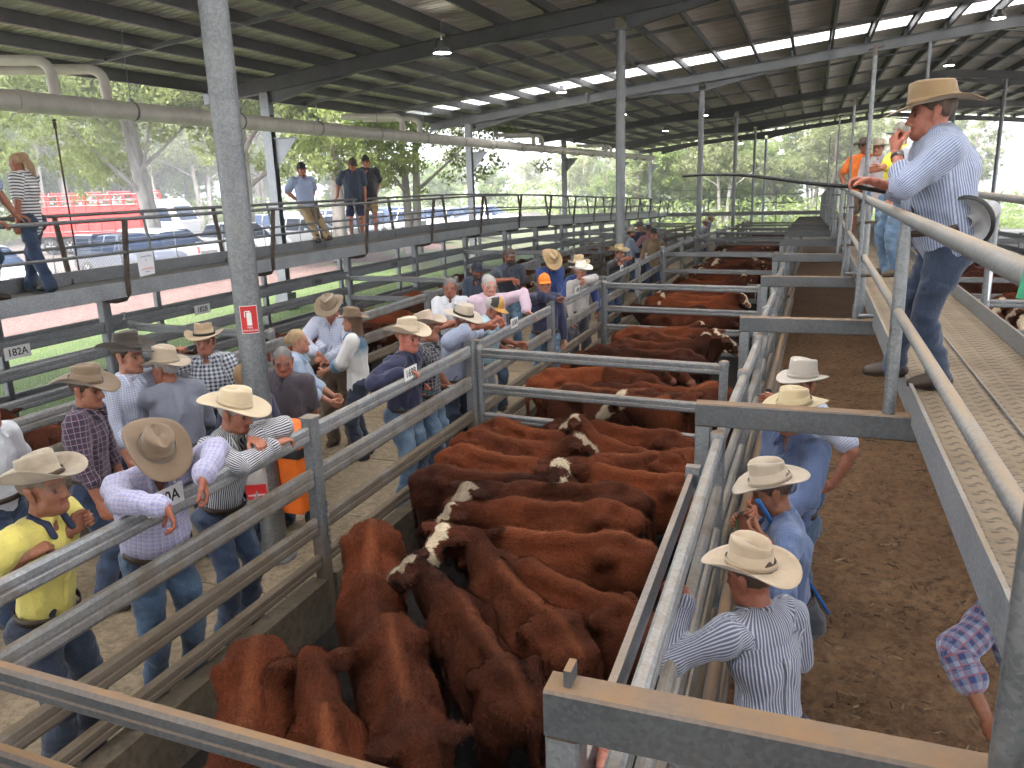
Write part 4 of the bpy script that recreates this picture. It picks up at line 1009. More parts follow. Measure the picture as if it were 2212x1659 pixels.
def cap_mesh(g=1.0, n=36, front=False):
    rings = [(.002, 1), (.3, .965), (.55, .86), (.78, .66), (.93, .38), (1.0, .1), (1.0, -.03)]
    ts = [2 * pi * j / n for j in range(n)] if not front else [pi / 2 + (j / 14 - .5) * 1.9 for j in range(15)]
    V = [(.082 * r * cos(t) * g, .101 * r * sin(t) * g, (.098 + .012 * sin(t)) * z * g) for r, z in rings for t in ts]; n = len(ts)
    F = [(i * n + j, (i + 1) * n + j, (i + 1) * n + (j + 1) % n, i * n + (j + 1) % n) for i in range(len(rings) - 1) for j in range(n if not front else n - 1)]
    return np.array(V), np.array(F)
def cap_visor(n=16):
    V = []
    for lay in (0, -.005):
        for q in (0, .35, .7, 1.0):
            for j in range(n + 1):
                t = pi * (.12 + .76 * j / n); x, y = .082 * cos(t), .101 * sin(t); V.append((x * (1 + .04 * q), y + .075 * q * sin(pi * j / n) ** .45, .004 + lay - .018 * q - .16 * x * x / .0067 * .08 * q))
    k = n + 1; F = []
    for lay in (0, 1):
        for i in range(3):
            for j in range(n):
                b = lay * 4 * k; f = (b + i * k + j, b + i * k + j + 1, b + (i + 1) * k + j + 1, b + (i + 1) * k + j); F.append(f if lay else f[::-1])
    for j in range(n): F.append((3 * k + j, 3 * k + j + 1, 7 * k + j + 1, 7 * k + j))
    return np.array(V), np.array(F)
def hairm(c):
    kk = ('hair', c)
    if kk not in _cm:
        t = NT('hair'); co = t.coord(scale=(40, 40, 6)); nz = t.noise(co, 3, 4)
        t.set(Base_Color=t.mix(nz, tuple(q * .5 for q in c), tuple(min(1, q * 1.5) for q in c)), Roughness=.55); t.bump(nz, .5, .006); _cm[kk] = t.m
    return _cm[kk]
# ---------------------------------------------------------------- cattle
def m_cow():
    t = NT('cattle_hide'); a = t.n('Attribute'); a.attribute_name = 'Col'; oi = t.n('ObjectInfo'); co = t.coord()
    big = t.noise(co, 3.2, 5, .6); fur = t.noise(t.coord(scale=(60, 14, 60)), 1.6, 4, .6, 1.5)
    dk = t.math('ADD', t.math('MULTIPLY', oi.outputs['Random'], .55), t.math('MULTIPLY', big, .6))
    var = t.ramp(dk, [(.25, (.50, .46, .44)), (.75, (1.35, 1.3, 1.2))])
    col = t.mix(1.0, a.outputs['Color'], var, 'MULTIPLY')
    col = t.mix(t.math('MULTIPLY', t.ramp(fur, [(.35, 1), (.6, 0)]), .5), col, (.35, .3, .3), 'MULTIPLY')
    t.set(Base_Color=col, Roughness=.66); t.b.inputs['Specular IOR Level'].default_value = .16
    curl = t.noise(co, 34, 4, .6, 1.2)
    t.bump(t.math('ADD', fur, t.math('MULTIPLY', curl, .9)), .9, .018); return t.m
M['cow'] = m_cow()
RED = np.array((.185, .046, .0155)); DRK = np.array((.040, .0115, .006)); WHT = np.array((.72, .62, .48)); PNK = np.array((.35, .16, .12))
def cow_mesh(name, neck=(0, .92, 1.05), face=(0, .9, -.45), white=0, roll=0., h=.0155, seed=1, dark=0., tailx=.02, switch=False, fat=1.0):
    """young beef animal, nose towards +y, withers about 1.2 m high; neck = poll position, face = direction of the muzzle"""
    X = np.array((1., 0, 0)); P = []; f = fat
    P += [Pr((0, .34, .80), (0, -.42, .83), .255 * f, .265 * f, .05, 0, X, .84), Pr((0, .05, .76), (0, -.22, .76), .285 * f, .29 * f, .08, 0, X, .93), Pr((0, .52, .76), (0, .3, .78), .21, .25, .06, 0, X, .82),
          Pr((0, .40, 1.10), (0, -.1, 1.10), .085, .055, .09, 0), Pr((0, -.1, 1.10), (0, -.60, 1.135), .055, .055, .075, 0),
          Pr((0, -.50, .96), (0, -.72, .95), .235 * f, .17, .08, 0, X, .95)]
    for q in (-1, 1):
        P += [Pr((q * .205, -.45, 1.075), (q * .17, -.42, 1.02), .048, .07, .045, 0), Pr((q * .235, -.24, 1.05), None, .075, None, .12, 0, sub=True), Pr((q * .16, -.62, 1.12), None, .05, None, .09, 0, sub=True), Pr((q * .105, -.80, 1.0), (q * .15, -.6, .9), .055, .10, .05, 0), Pr((q * .19, -.46, 1.06), (q * .11, -.78, 1.0), .03, .035, .09, 0),
              Pr((q * .15, -.64, .82), (q * .155, -.60, .58), .165, .095, .06, 0, X, .75), Pr((q * .155, -.60, .58), (q * .135, -.76, .43), .085, .05, .04, 0), Pr((q * .135, -.76, .43), (q * .13, -.70, .10), .045, .036, .02, 0),
              Pr((q * .13, -.68, .07), (q * .13, -.66, .03), .05, .055, .02, 3),
              Pr((q * .17, .40, .88), (q * .17, .46, .62), .15, .085, .07, 0, X, .6), Pr((q * .16, .47, .62), (q * .145, .48, .36), .072, .045, .03, 0), Pr((q * .145, .48, .36), (q * .14, .46, .10), .043, .036, .02, 0),
              Pr((q * .14, .48, .07), (q * .14, .50, .03), .05, .055, .02, 3)]
    nk = np.array(neck, float); fd = nrm(face); sdv = nrm(np.cross(fd, (0, 0, 1.))); sdv = nrm(sdv * cos(roll) + np.cross(sdv, fd) * sin(roll)); fu = np.cross(sdv, fd)
    mid = np.array((0, .50, .98)) * .5 + nk * .5 + np.array((0, .03, -.03))
    ax = nrm(np.cross(nk - np.array((0, .45, .95)), (0, 0, 1.)))
    P += [Pr((0, .42, .95), mid, .20, .155, .10, 0, ax, .78), Pr(mid, nk - fd * .02 - fu * .04, .150, .105, .08, 0, ax, .82), Pr((0, .52, .68), mid - np.array((0, 0, .12)), .11, .08, .08, 0)]
    muz = nk + fd * .37 - fu * .03
    P += [Pr(nk + fd * .02, nk + fd * .17, .105, .092, .04, 1, fu, .95), Pr(nk + fd * .16, muz - fd * .06, .085, .062, .05, 1), Pr(muz - fd * .05, muz, .066, .062, .03, 4, fu, .8), Pr(nk + fu * .045, None, .07, None, .04, 1)]
    for q in (-1, 1):
        P += [Pr(nk + fd * .13 + sdv * q * .085 + fu * .01, None, .028, None, .02, 5),
              Pr(nk + sdv * q * .09 + fu * .015, nk + sdv * q * .18 + fu * .035 - fd * .015, .034, .062, .02, 2, nrm(fu * .9 - fd * .5), .34), Pr(nk + sdv * q * .18 + fu * .035 - fd * .015, nk + sdv * q * .285 + fu * .03 - fd * .02, .063, .020, .015, 2, nrm(fu * .9 - fd * .5), .34)]
    tl = [(0, -.80, 1.04), (tailx * .4, -.89, .98), (tailx, -.915, .75), (tailx * 1.1, -.90, .52), (tailx * 1.3, -.89, .26)]
    rr = [.038, .032, .024, .03, .016]
    for a, b, r0, r1 in zip(tl[:-1], tl[1:], rr[:-1], rr[1:]): P.append(Pr(a, b, r0, r1, .03 if r0 > .03 else .01, 6 if a[2] < .6 and switch else 0))
    V, F = surfnet(P, h, 1); PA = [p for p in P if not p.sub]; n, _ = nearest(V, PA); lab = np.array([p.lab for p in PA])[n]
    N = vnormals(V, F); r = np.random.RandomState(seed)
    V = folds(V, F, .0045, seed, (7, 7, 7)); V = folds(V, F, .0025, seed + 3, (26, 22, 26))
    body = RED * (1 - dark) + DRK * dark
    col = np.tile(body, (len(V), 1)); ph = r.rand(6) * 6
    w = .5 + .5 * np.sin(V[:, 1] * 5 + ph[0] + 1.3 * np.sin(V[:, 2] * 6 + ph[1])) * np.sin(V[:, 0] * 7 + ph[2])
    col *= (.74 + .5 * w)[:, None]
    sp = np.exp(-(V[:, 0] / .035) ** 2) * (V[:, 2] > 1.05) * (V[:, 1] < .4)          # paler ridge along the back
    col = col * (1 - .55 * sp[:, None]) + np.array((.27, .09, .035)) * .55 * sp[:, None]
    nd = np.clip((V[:, 1] - .35) / .5, 0, 1) * .55 + np.clip((.80 - V[:, 2]) / .5, 0, 1) * .7          # darker neck; lower body dark from hair, muck and painted-in shade
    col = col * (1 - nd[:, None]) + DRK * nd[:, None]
    col[lab == 3] = (.03, .022, .018); col[lab == 5] = (.012, .010, .01); col[lab == 2] = DRK * 1.2 + RED * .25
    rel = V - nk; a = rel @ fd; s_ = rel @ sdv; u = rel @ fu; hd = (lab == 1) | (lab == 4)
    col[hd] = (RED * .55 + DRK * .45); col[lab == 4] = PNK * .8
    if white:
        jig = .022 * np.sin(a * 30 + ph[3]) + .012 * np.sin(a * 70 + ph[4]); wd = {1: .035, 2: .062, 3: .095}[white]
        blz = (np.abs(s_ + jig) < wd) & (u > -.035 - .03 * (white > 1)) & (a > -.07) & ((lab == 1) | (lab == 4) | (a < .02) & (a > -.07) & (u > 0))
        near_eye = sum(np.exp(-(((rel - (fd * .13 + sdv * q * .085)) ** 2).sum(1) / .055 ** 2)) for q in (-1, 1)) > .42
        col[blz & ~(near_eye & (white > 1)) & (lab != 5) & (lab != 2)] = WHT
    if switch: col[lab == 6] = WHT * .8
    # short lying coat: thousands of tufts combed back along the hide
    N = vnormals(V, F); q = np.random.RandomState(seed + 77); ok = np.flatnonzero((V[:, 2] > .55) & (lab != 5) & (lab != 3)); ii = ok[q.randint(0, len(ok), 24000)]
    n_ = N[ii]; back = np.tile((0., -1., -.45), (len(ii), 1)) + q.randn(len(ii), 3) * .38 + .5 * np.sin(V[ii] * 23 + ph[:3])
    t_ = back - n_ * (back * n_).sum(1, keepdims=True); t_ /= np.linalg.norm(t_, axis=1, keepdims=True) + 1e-9; sd_ = np.cross(n_, t_)
    B_ = V[ii] + q.randn(len(ii), 3) * .005; L_ = (.014 + .016 * q.rand(len(ii)))[:, None] * (1 + .8 * (lab[ii] == 2))[:, None]; w_ = (.0022 + .0022 * q.rand(len(ii)))[:, None]
    TV = np.stack([B_ - sd_ * w_ - n_ * .002, B_ + sd_ * w_ - n_ * .002, B_ + t_ * L_ + sd_ * w_ * .2 + n_ * .009, B_ + t_ * L_ - sd_ * w_ * .2 + n_ * .009], 1).reshape(-1, 3)
    TF = np.arange(len(ii) * 4).reshape(-1, 4) + len(V); TC = np.repeat(col[ii] * (.74 + .55 * q.rand(len(ii)))[:, None], 4, 0)
    V = np.concatenate([V, TV]); F = np.concatenate([F, TF]); col = np.concatenate([col, TC])
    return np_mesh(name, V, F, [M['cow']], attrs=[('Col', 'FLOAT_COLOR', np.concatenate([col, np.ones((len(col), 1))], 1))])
CV = {}
def cowm(k):
    if k not in CV:
        kw = {'fwd': {}, 'fwdw': dict(white=2), 'low': dict(neck=(0, .98, .82), face=(0, .6, -.8)), 'loww': dict(neck=(-.1, .95, 1.05), face=(-.35, .6, -.7), white=2),
              'left': dict(neck=(-.20, .86, 1.19), face=(-.72, .45, -.55), white=2, dark=.35), 'right': dict(neck=(.20, .86, 1.19), face=(.72, .45, -.55), white=3),
              'up': dict(neck=(0, .80, 1.20), face=(0, .72, -.62), dark=.4), 'upw': dict(neck=(.03, .80, 1.25), face=(-.35, .65, -.6), white=2), 'dark': dict(dark=.8, neck=(.1, .9, 1.1), face=(.4, .8, -.4)),
              'rightlow': dict(neck=(.22, .88, 1.10), face=(.6, .5, -.6), white=1, dark=.2), 'leftlow': dict(neck=(-.22, .86, 1.14), face=(-.6, .5, -.62), white=3, dark=.3), 'back': dict(neck=(-.28, .76, 1.22), face=(-.95, -.2, -.45), white=2, dark=.5)}[k]
        CV[k] = cow_mesh('cow', seed=len(CV) * 7 + 3, tailx=(.05, -.06, .0, .08)[len(CV) % 4], switch=len(CV) % 5 == 2, fat=(.94, .99, .90)[len(CV) % 3], **kw)
    return CV[k]
def cow(k, x, y, yaw, s, label, group=None, z=None):
    o = bpy.data.objects.new('cow', cowm(k)); link(o); o.location = (x, y, gz(x, y) if z is None else z); o.rotation_euler = (0, 0, yaw); o.scale = (s, s, s)
    return tag(o, label, 'cow', group)
EAR = plain('yellow_tag', (.70, .50, .05), .5)
NEAR = [  # kind, rump spot, withers spot, what sets it apart
 ('low', (548, 1400), (522, 1620), 'red cow at the bottom left with its rump towards the pen wall'),
 ('up', (742, 1760), (697, 1540), 'dark headed cow with curly poll and spread ears between two red backs at the bottom'),
 ('low', (802, 1120), (795, 1275), 'red cow with a pale ridge down its back beside the chained fence post'),
 ('up', (838, 1345), (885, 1540), 'bright red cow at the bottom whose two upright ears point at the camera'),
 ('left', (1105, 1450), (990, 1285), 'large red cow seen from behind with its tail hanging beside the dusty portal'),
 ('up', (1213, 1350), (1068, 1215), 'red cow with raised dark head and tagged ear in the middle of the pen'),
 ('fwd', (1352, 1300), (1180, 1228), 'broad curly coated cow with its rump near the muddy lane gate'),
 ('left', (1335, 1160), (1085, 1150), 'red cow standing crosswise with a lowered white blazed face at left'),
 ('loww', (1375, 1095), (1060, 1080), 'long smooth backed cow standing crosswise with white nose towards the buyers'),
 ('leftlow', (1360, 1050), (1095, 1045), 'dark curly backed cow with a shaggy white forehead on the left'),
 ('fwd', (1560, 1040), (1400, 1020), 'red cow half hidden by the portal post beside the lane gate'),
 ('up', (878, 1005), (1085, 1025), 'red cow with its rump against the buyers fence and dark head to the right'),
 ('right', (962, 965), (1085, 990), 'red cow behind the first row with a white patched head turned to the right'),
 ('upw', (968, 930), (1095, 955), 'dull red cow in the rear left corner of the nearest pen'),
 ('low', (1015, 905), (1150, 935), 'plain red cow against the second divider at the back left of the pen'),
 ('fwd', (1445, 935), (1290, 915), 'curly red cow at the back right of the nearest pen'),
 ('upw', (1440, 985), (1310, 950), 'brown cow with a long white blaze raised in the middle of the herd'),
 ('leftlow', (1500, 980), (1350, 990), 'brown cow with a broad white face behind the curly backed cow')]
for i, (k, a, b_, lb) in enumerate(NEAR):
    s = .77 + .05 * rng.random(); zb = 1.15 * s
    p, q = atz(*a, zb), atz(*b_, zb); dx, dy = q[0] - p[0], q[1] - p[1]; yaw = math.atan2(-dx, dy)
    c = (p * .45 + q * .55); off = -.02 * s
    x, y = c[0] - (-sin(yaw)) * off, c[1] - cos(yaw) * off
    x = min(max(x, -2.72), -.85) if abs(sin(yaw)) < .6 else min(max(x, -2.4), -1.25)
    o = cow(k, x, y, yaw, s, lb)
    if k == 'up' and i in (1, 5):
        tg_ = MB().lathe((.20, .80, 1.235), [(.001, .006), (.022, .005), (.024, 0), (.022, -.005), (.001, -.006)], 10, axis=(.1, -.75, .65)).build('ear_tag', EAR, o)
KIND = ['fwd', 'fwdw', 'low', 'loww', 'left', 'right', 'up', 'upw', 'dark', 'rightlow', 'leftlow', 'back']
def herd(x0, x1, y0, y1, n, label, group, along=.75, s0=.80, seed=1):
    r = random.Random(seed); step = (y1 - y0) / n
    for i in range(n):
        y = y0 + step * (i + .5) + r.uniform(-.06, .06); lr = r.random() < .5
        yaw = (pi / 2 if lr else -pi / 2) + r.uniform(-.28, .28)
        if r.random() > along: yaw = r.uniform(-pi, pi) if x1 - x0 > 3 else yaw + r.uniform(-.5, .5)
        s = s0 + r.uniform(-.04, .05); x = (x0 + x1) / 2 + r.uniform(-.5, .5) * max(0, (x1 - x0) - 2.0 * s)
        cow(r.choice(KIND), x, y, yaw, s, label, group)
SEC = [  # second pen, seen between the two long divider rails
 ('dark', (1185, 870), (1390, 885), 'very dark brown cow standing crosswise behind the second divider'),
 ('right', (1490, 935), (1470, 905), 'dark cow with a broad white face and dark eye patches looking at the camera'),
 ('fwd', (1195, 800), (1310, 790), 'dark curly headed cow in the left corner of the second pen'),
 ('up', (1400, 815), (1300, 790), 'cow with lifted brown poll and small yellow tag in the second pen'),
 ('fwd', (1560, 845), (1425, 835), 'orange red cow lying crosswise to the view at the right of the second pen')]
for k, a, b_, lb in SEC[:1] + SEC[2:]:
    s = .88; zb = 1.15 * s; p, q = atz(*a, zb), atz(*b_, zb); yaw = math.atan2(-(q[0] - p[0]), q[1] - p[1]); c = p * .45 + q * .55
    cow(k, min(max(c[0], -2.4), -1.3), min(max(c[1], 8.05), 12.6), yaw, s, lb)
cow('right', -1.15, 8.2, R_(150), .86, SEC[1][3])
herd(-3.15, -.75, 9.6, 12.7, 6, 'dark red cow crowded in the rear half of the second pen', 'cattle at the back of the second pen', seed=3)
for i, (a, b_, n) in enumerate(((13.4, 18.4, 9), (19.3, 24.2, 9), (25, 30, 10), (30.8, 35.8, 10), (36.6, 41.6, 9), (42.4, 47.4, 8))):
    herd(-3.15, -.75, a, b_, n, 'red cow in the %s pen beside the lane' % ORD[i + 2], 'cattle of the %s pen' % ORD[i + 2], seed=11 + i, s0=.82)
for i, (a, b_, n) in enumerate(((3.0, 7.6, 6), (8.6, 13.3, 7), (14.2, 19, 7), (20, 25, 6), (26, 31, 5))):
    herd(-8.5, -6.5, a, b_, n, 'red cow in the %s pen left of the buyers alley' % ORD[i], 'cattle of the %s left pen' % ORD[i], seed=31 + i)
for i, (a, b_, n) in enumerate(((7, 11.4, 6), (12.4, 17, 7), (18, 22.6, 6), (24, 29, 6))):
    herd(2.1, 5.1, a, b_, n, 'dark red cow in the %s pen right of the catwalk' % ORD[i], 'cattle of the %s right pen' % ORD[i], seed=51 + i)
# ---------------------------------------------------------------- the crowd
AL = .16
DENA = cloth('denim', (.005, .014, .042), (.014, .032, .075))
cream = (.42, .34, .25); felt = (.20, .135, .085); straw = (.56, .45, .30); dkfelt = (.055, .042, .033); grfelt = (.36, .29, .22)
Hbig = dict(hc=.118, brim=.105, curl=.055, dip=.012, pinch=.022); Hstock = dict(hc=.105, brim=.088, curl=.028, dip=.02, pinch=.018, taper=.88)
Hflat = dict(hc=.10, brim=.10, curl=.012, dip=.012, pinch=.016, taper=.93)
CAP = lambda c: ('cap', c, {})
lav = cloth('plaid', (.42, .42, .62), (.30, .31, .52), (.60, .50, .52), 38); bws = cloth('stripe', (.035, .04, .06), (.72, .72, .74), None, 62)
plm = cloth('plaid', (.075, .022, .045), (.028, .022, .05), (.30, .24, .30), 24); wck = cloth('check', (.62, .63, .70), (.33, .38, .56), None, 55)
gry = cloth('plain', (.19, .20, .26)); nvc = cloth('gingham', (.62, .64, .68), (.018, .03, .075), None, 26); pur = cloth('plain', (.060, .048, .062)); lbl = cloth('plain', (.36, .45, .60))
nvy = cloth('plain', (.020, .022, .065)); blc = cloth('plaid', (.03, .03, .04), (.02, .02, .03), (.42, .40, .42), 26); gbl = cloth('check', (.40, .44, .56), (.30, .34, .48), None, 60)
aqu = cloth('plain', (.36, .52, .60)); pnk = cloth('plain', (.56, .42, .50)); wht = cloth('plain', (.66, .67, .72)); dkb = cloth('plain', (.028, .04, .068)); stl = cloth('plain', (.035, .042, .062))
roy = cloth('plain', (.025, .055, .20)); tan_ = cloth('check', (.50, .47, .44), (.40, .36, .34), None, 50); chr_ = cloth('plain', (.05, .05, .055)); khs = cloth('plain', (.19, .13, .075)); khk = cloth('plain', (.30, .21, .11)); khd = cloth('plain', (.15, .10, .065))
blu = cloth('stripe', (.085, .125, .255), (.145, .195, .34), None, 150); aus = cloth('stripe', (.16, .20, .34), (.46, .51, .63), None, 62); aus2 = cloth('stripe', (.085, .10, .17), (.44, .45, .50), None, 74)
yel = cloth('plain', (.68, .58, .14)); nav2 = flat((.015, .022, .06), .8); org = cloth('plain', (.85, .20, .03)); grs = cloth('plain', (.42, .37, .38))
pld45 = cloth('plaid', (.27, .30, .40), (.03, .05, .16), (.30, .09, .12), 20)
Pp = {}
def P(key, label, pos, yaw, **kw):
    kw.setdefault('seed', len(Pp) + 1)
    Pp[key] = Person(label, pos, yaw, **kw); return Pp[key]
px = lambda u, v, f=AL, y=None: ('px', u, v, f) if y is None else ('px', u, v, f, y)
GH = (.33, .31, .30); WHH = (.42, .40, .37); BRN = (.07, .04, .025); BLD = (.36, .24, .13); DKH = (.022, .017, .014)
P('yellow', 'man in yellow shirt with navy collar and a stained cream hat, hands on the rail', px(100, 1078), -80, front=True, lean=9, hy=8, R=('x', 52, 1205, -3.43), L=('x', 148, 1150, -3.43), dR=('w', .3, .8, .25), dL=('w', .2, .85, .3), curl=(1.0, 1.1), near=2,
  skin=SKT, shirt=yel, collarm=nav2, sleeve='short', trousers=DEND, hat=('h', hatm((.38, .31, .23), .6), dict(Hbig, curl=.07, dip=-.01, tilt=-6, band=LEAT)), hair='short', haircol=(.16, .12, .09), boots=LEA)
P('lavender', 'man in lavender plaid shirt and broad brown hat, forearms draped over the rail', px(338, 985), -112, front=True, lean=14, hp=38, hy=-5, R=('x', 352, 1092, -3.08), L=('x', 437, 1030, -3.06), dR=('w', .35, .1, -.9), dL=('w', .25, 0, -.95), eR=('w', -.3, -.5, .1), eL=('w', .1, .6, .4),
  curl=(.55, .5), near=2, build=1.12, belly=.03, shirt=lav, trousers=DENM, hat=('h', hatm((.20, .135, .085), .3), dict(Hbig, curl=.05, dip=.02, hc=.11)), hair='short', haircol=GH, skin=SK2, boots=LEA, nR=('w', -.5, -.6, 0), nL=('w', -.6, -.5, 0))
P('straw', 'man in black and white striped shirt and pale straw hat leaning with crossed arms', px(507, 893), -88, front=True, lean=14, hp=14, hy=10, R=('x', 590, 962, -3.2), L=('x', 548, 945, -3.3), dR=('w', .3, .7, .1), dL=('w', .7, -.3, -.1), eR=('w', 0, -.9, -.2), eL=('w', .2, .7, .0), nR=('w', 0, 0, -1), nL=('w', 0, 0, -1),
  near=2, shirt=bws, trousers=DEN, hat=('h', hatm(straw, .08), dict(Hflat, brim=.115, curl=.022)), hair='short', haircol=GH, skin=SK1, boots=LEAT, curl=(.6, .6))
P('plaid', 'man in maroon plaid shirt and brown hat standing sideways behind the lavender shirt', px(187, 842), -62, H=1.80, lean=3, hp=10, hy=-8, near=2, shirt=plm, sleeve='roll', trousers=DEN, hat=('h', hatm(felt, .2), dict(Hbig, curl=.045, dip=.03)), hair='short', haircol=BRN, skin=SK1, L=(-.26, .12, .82), R=(.25, .14, .80))
P('whitecheck', 'tall young man in white checked shirt and dark brown hat', px(277, 770), -105, H=1.88, hy=28, hp=4, near=2, shirt=wck, sleeve='roll', trousers=DEN, hat=('h', hatm(dkfelt, .2), dict(Hbig, curl=.07, hc=.125)), hair='short', haircol=BRN, skin=SK3, R=(.18, .20, .80), L=(-.20, .18, .82), build=.95)
P('greyback', 'older man in grey shirt and cream hat seen from behind', px(357, 798), 62, lean=12, hy=38, near=2, shirt=gry, trousers=DEN, hat=('h', hatm(cream, .15), dict(Hstock, hc=.12, brim=.085)), hair='short', haircol=GH, skin=SK2, L=('z', 330, 805, 1.42), R=(.2, .3, .95), build=1.05)
P('navycheck', 'man in navy and white checked shirt and tan hat, hand raised to his brim', px(443, 738), -150, near=2, shirt=nvc, trousers=DEN, hat=('h', hatm((.42, .30, .18), .2), dict(Hbig, band=BLK, curl=.04)), hair='short', haircol=BRN, skin=SK1, R=(.27, .18, 1.56), dR=(-.6, .2, .3), eR=(.6, -.1, -.6), L=(-.22, .22, .98), curl=(.9, .5))
P('hidden', 'person in navy shirt mostly hidden behind the nearest column', px(532, 815), 15, H=1.66, near=1, shirt=nvy, trousers=DEN, hair='long', haircol=(.25, .15, .07), female=True, skin=SK3)
P('purple', 'grey haired man in dark purple shirt with hands on hips beside the column', px(612, 782), -158, H=1.66, hp=12, hy=12, near=2, shirt=pur, sleeve='short', trousers=DEN, hair='short', haircol=(.16, .15, .145), skin=SK2, R=(.20, .06, .93), L=(-.24, .02, .84), eR=(.9, -.5, -.1), dR=(-.5, .6, -.5), build=1.15, belly=.03)
P('blonde', 'woman with tied blonde hair and pale blue shirt behind the purple shirt', px(645, 738), -66, H=1.68, female=True, lean=8, near=1, shirt=lbl, sleeve='roll', trousers=DEN, hair='bun', haircol=BLD, skin=SK3, R=(.12, .38, 1.0), L=(-.12, .38, 1.0), belt=None, tuck=False)
P('fidget', 'man in pale checked shirt and brown hat looking down with his fingers together', px(714, 668), -168, H=1.80, hp=30, near=2, shirt=wck, trousers=khd, hat=('h', hatm((.24, .17, .11), .2), dict(Hstock, curl=.03)), hair='short', haircol=GH, skin=SK1, R=(.10, .34, 1.16), L=(-.05, .36, 1.10), eR=(.9, -.2, .2), eL=(-.9, -.3, -.1), dR=(-.7, .4, -.2), dL=(.8, .4, .1), boots=LEAT, build=1.1, belly=.02)
P('longhair', 'woman with long brown hair, brown hat and white to blue shaded shirt', px(760, 694), 108, H=1.70, female=True, near=2, shirt=cloth('ombre', (.07, .16, .25), (.70, .68, .66), None, .28), sleeve='roll', trousers=DEND, hair='long', haircol=(.13, .065, .035), hat=('h', hatm((.18, .115, .07), .15), dict(Hstock, curl=.025)), skin=SK3, R=(.10, .34, 1.08), L=(-.06, .36, 1.06), dR=(-.4, .5, .4), belt=None, tuck=False, boots=LEA)
P('navyfox', 'sunburnt man in navy jumper with orange emblem and cream hat beside plate 169B', px(883, 748), -92, front=True, H=1.78, hy=-4, lean=6, hp=5, near=2, shirt=nvy, trousers=DENL, hat=('h', hatm((.52, .42, .30), .1), dict(Hbig, curl=.062, brim=.11)), hair='short', haircol=(.25, .12, .06), skin=(.56, .20, .145), R=('x', 868, 803, -3.36), L=('x', 905, 850, -3.42), dR=('w', .75, .5, -.1), dL=('w', .3, .8, .1), nR=('w', 0, 0, -1), nL=('w', 0, 0, 1), eR=('w', -.4, -.7, -.4), build=1.12, belly=.02, curl=(.45, .8))
P('young', 'young man in dark checked shirt and cream hat looking up with a notepad', px(922, 722), -85, front=True, H=1.76, hp=-10, near=2, shirt=blc, sleeve='short', trousers=DENL, hat=('h', hatm((.46, .36, .28), .1), dict(Hbig, curl=.06)), hair='short', haircol=DKH, skin=SK1, R=('x', 948, 838, -3.55), L=('x', 968, 830, -3.5), curl=(.9, .7))
P('oldbanded', 'older man in grey blue shirt and pale hat with a brown band, hands clasped', px(1000, 692), -98, front=True, lean=12, hp=16, near=2, shirt=gbl, sleeve='short', trousers=DEND, hat=('h', hatm((.50, .42, .33), .1), dict(Hstock, hc=.11, brim=.10, curl=.012, band=LEA)), hair='short', haircol=WHH, skin=SK2, R=('x', 1050, 703, -3.22), L=('x', 1075, 690, -3.22), dR=('w', .5, .5, -.3), dL=('w', .5, -.2, -.5), eR=('w', -.2, -.9, .1), build=1.1, belly=.03, curl=(.9, .9))
P('tancap', 'man in pale aqua shirt and tan cap looking down, arm on the lower rail', px(1068, 672), -92, front=True, lean=14, hp=26, near=2, shirt=aqu, sleeve='short', trousers=cloth('plain', (.25, .27, .30)), hat=('cap', [flat((.04, .032, .03)), flat((.50, .27, .06)), flat((.50, .27, .06))], {}), hair='short', haircol=WHH, skin=SK2, R=('x', 1095, 760, -3.4), L=('x', 1112, 742, -3.3), dR=('w', .6, .3, -.5), dL=('w', .6, .5, -.3), build=1.1, belly=.03)
P('pink', 'white haired man in pink shirt stretching his arm along the top rail', px(1057, 618), -140, H=1.84, hp=6, near=1, shirt=pnk, trousers=DEN, hair='short', haircol=WHH, skin=(.56, .27, .2), L=('x', 1138, 672, -3.4), eL=('w', .3, .3, .5), dL=('w', .6, .2, -.5), R=(.22, .1, .9), build=1.18, belly=.04, curl=(.5, .3))
P('armscrossed', 'grey haired man in white shirt with folded arms facing the camera', px(972, 622), -160, H=1.78, near=1, hp=4, shirt=wht, sleeve='short', trousers=DEN, hair='short', haircol=(.14, .13, .125), skin=SK2, R=(-.10, .24, 1.18), L=(.12, .27, 1.13), eR=(.8, .1, -.5), eL=(-.8, .1, -.5), dR=(-1, .1, .15), dL=(1, .1, .1))
P('darkcap', 'bearded man in dark blue shirt and navy cap resting his arms on a fence', px(1030, 586), 178, H=1.76, hy=50, hp=10, lean=14, near=1, shirt=dkb, sleeve='short', trousers=DEN, hat=CAP(flat((.012, .016, .035))), hair='short', haircol=DKH, skin=SK2, beard=(.05, .03, .022), R=(.02, .42, 1.14), L=(-.16, .36, 1.10), dR=(-.8, .3, -.2), dL=(.9, .3, 0))
P('mullet', 'man with brown cap and long hair in slate shirt, hand at his chest', px(1100, 556), -152, H=1.86, hy=48, near=1, shirt=stl, sleeve='short', trousers=DENL, hat=CAP([flat((.07, .055, .045)), flat((.09, .06, .05)), flat((.16, .11, .09))]), hair='mullet', haircol=BRN, skin=SK2, beard=(.06, .035, .025), R=(-.02, .22, 1.28), eR=(.9, 0, 0), dR=(-.8, .2, -.4), L=(-.28, .02, .82), build=1.08)
P('orangecap', 'man in bright orange cap and navy jumper, hand on his shoulder', px(1176, 616), -150, front=True, H=1.76, near=1, shirt=nvy, trousers=DENL, hat=CAP(flat((.90, .22, .02))), hair='short', haircol=BRN, skin=SK1, R=(-.12, .12, 1.42), eR=(.9, .3, .2), dR=(-.9, 0, .2), L=(-.26, .05, .80), build=1.14, belly=.02)
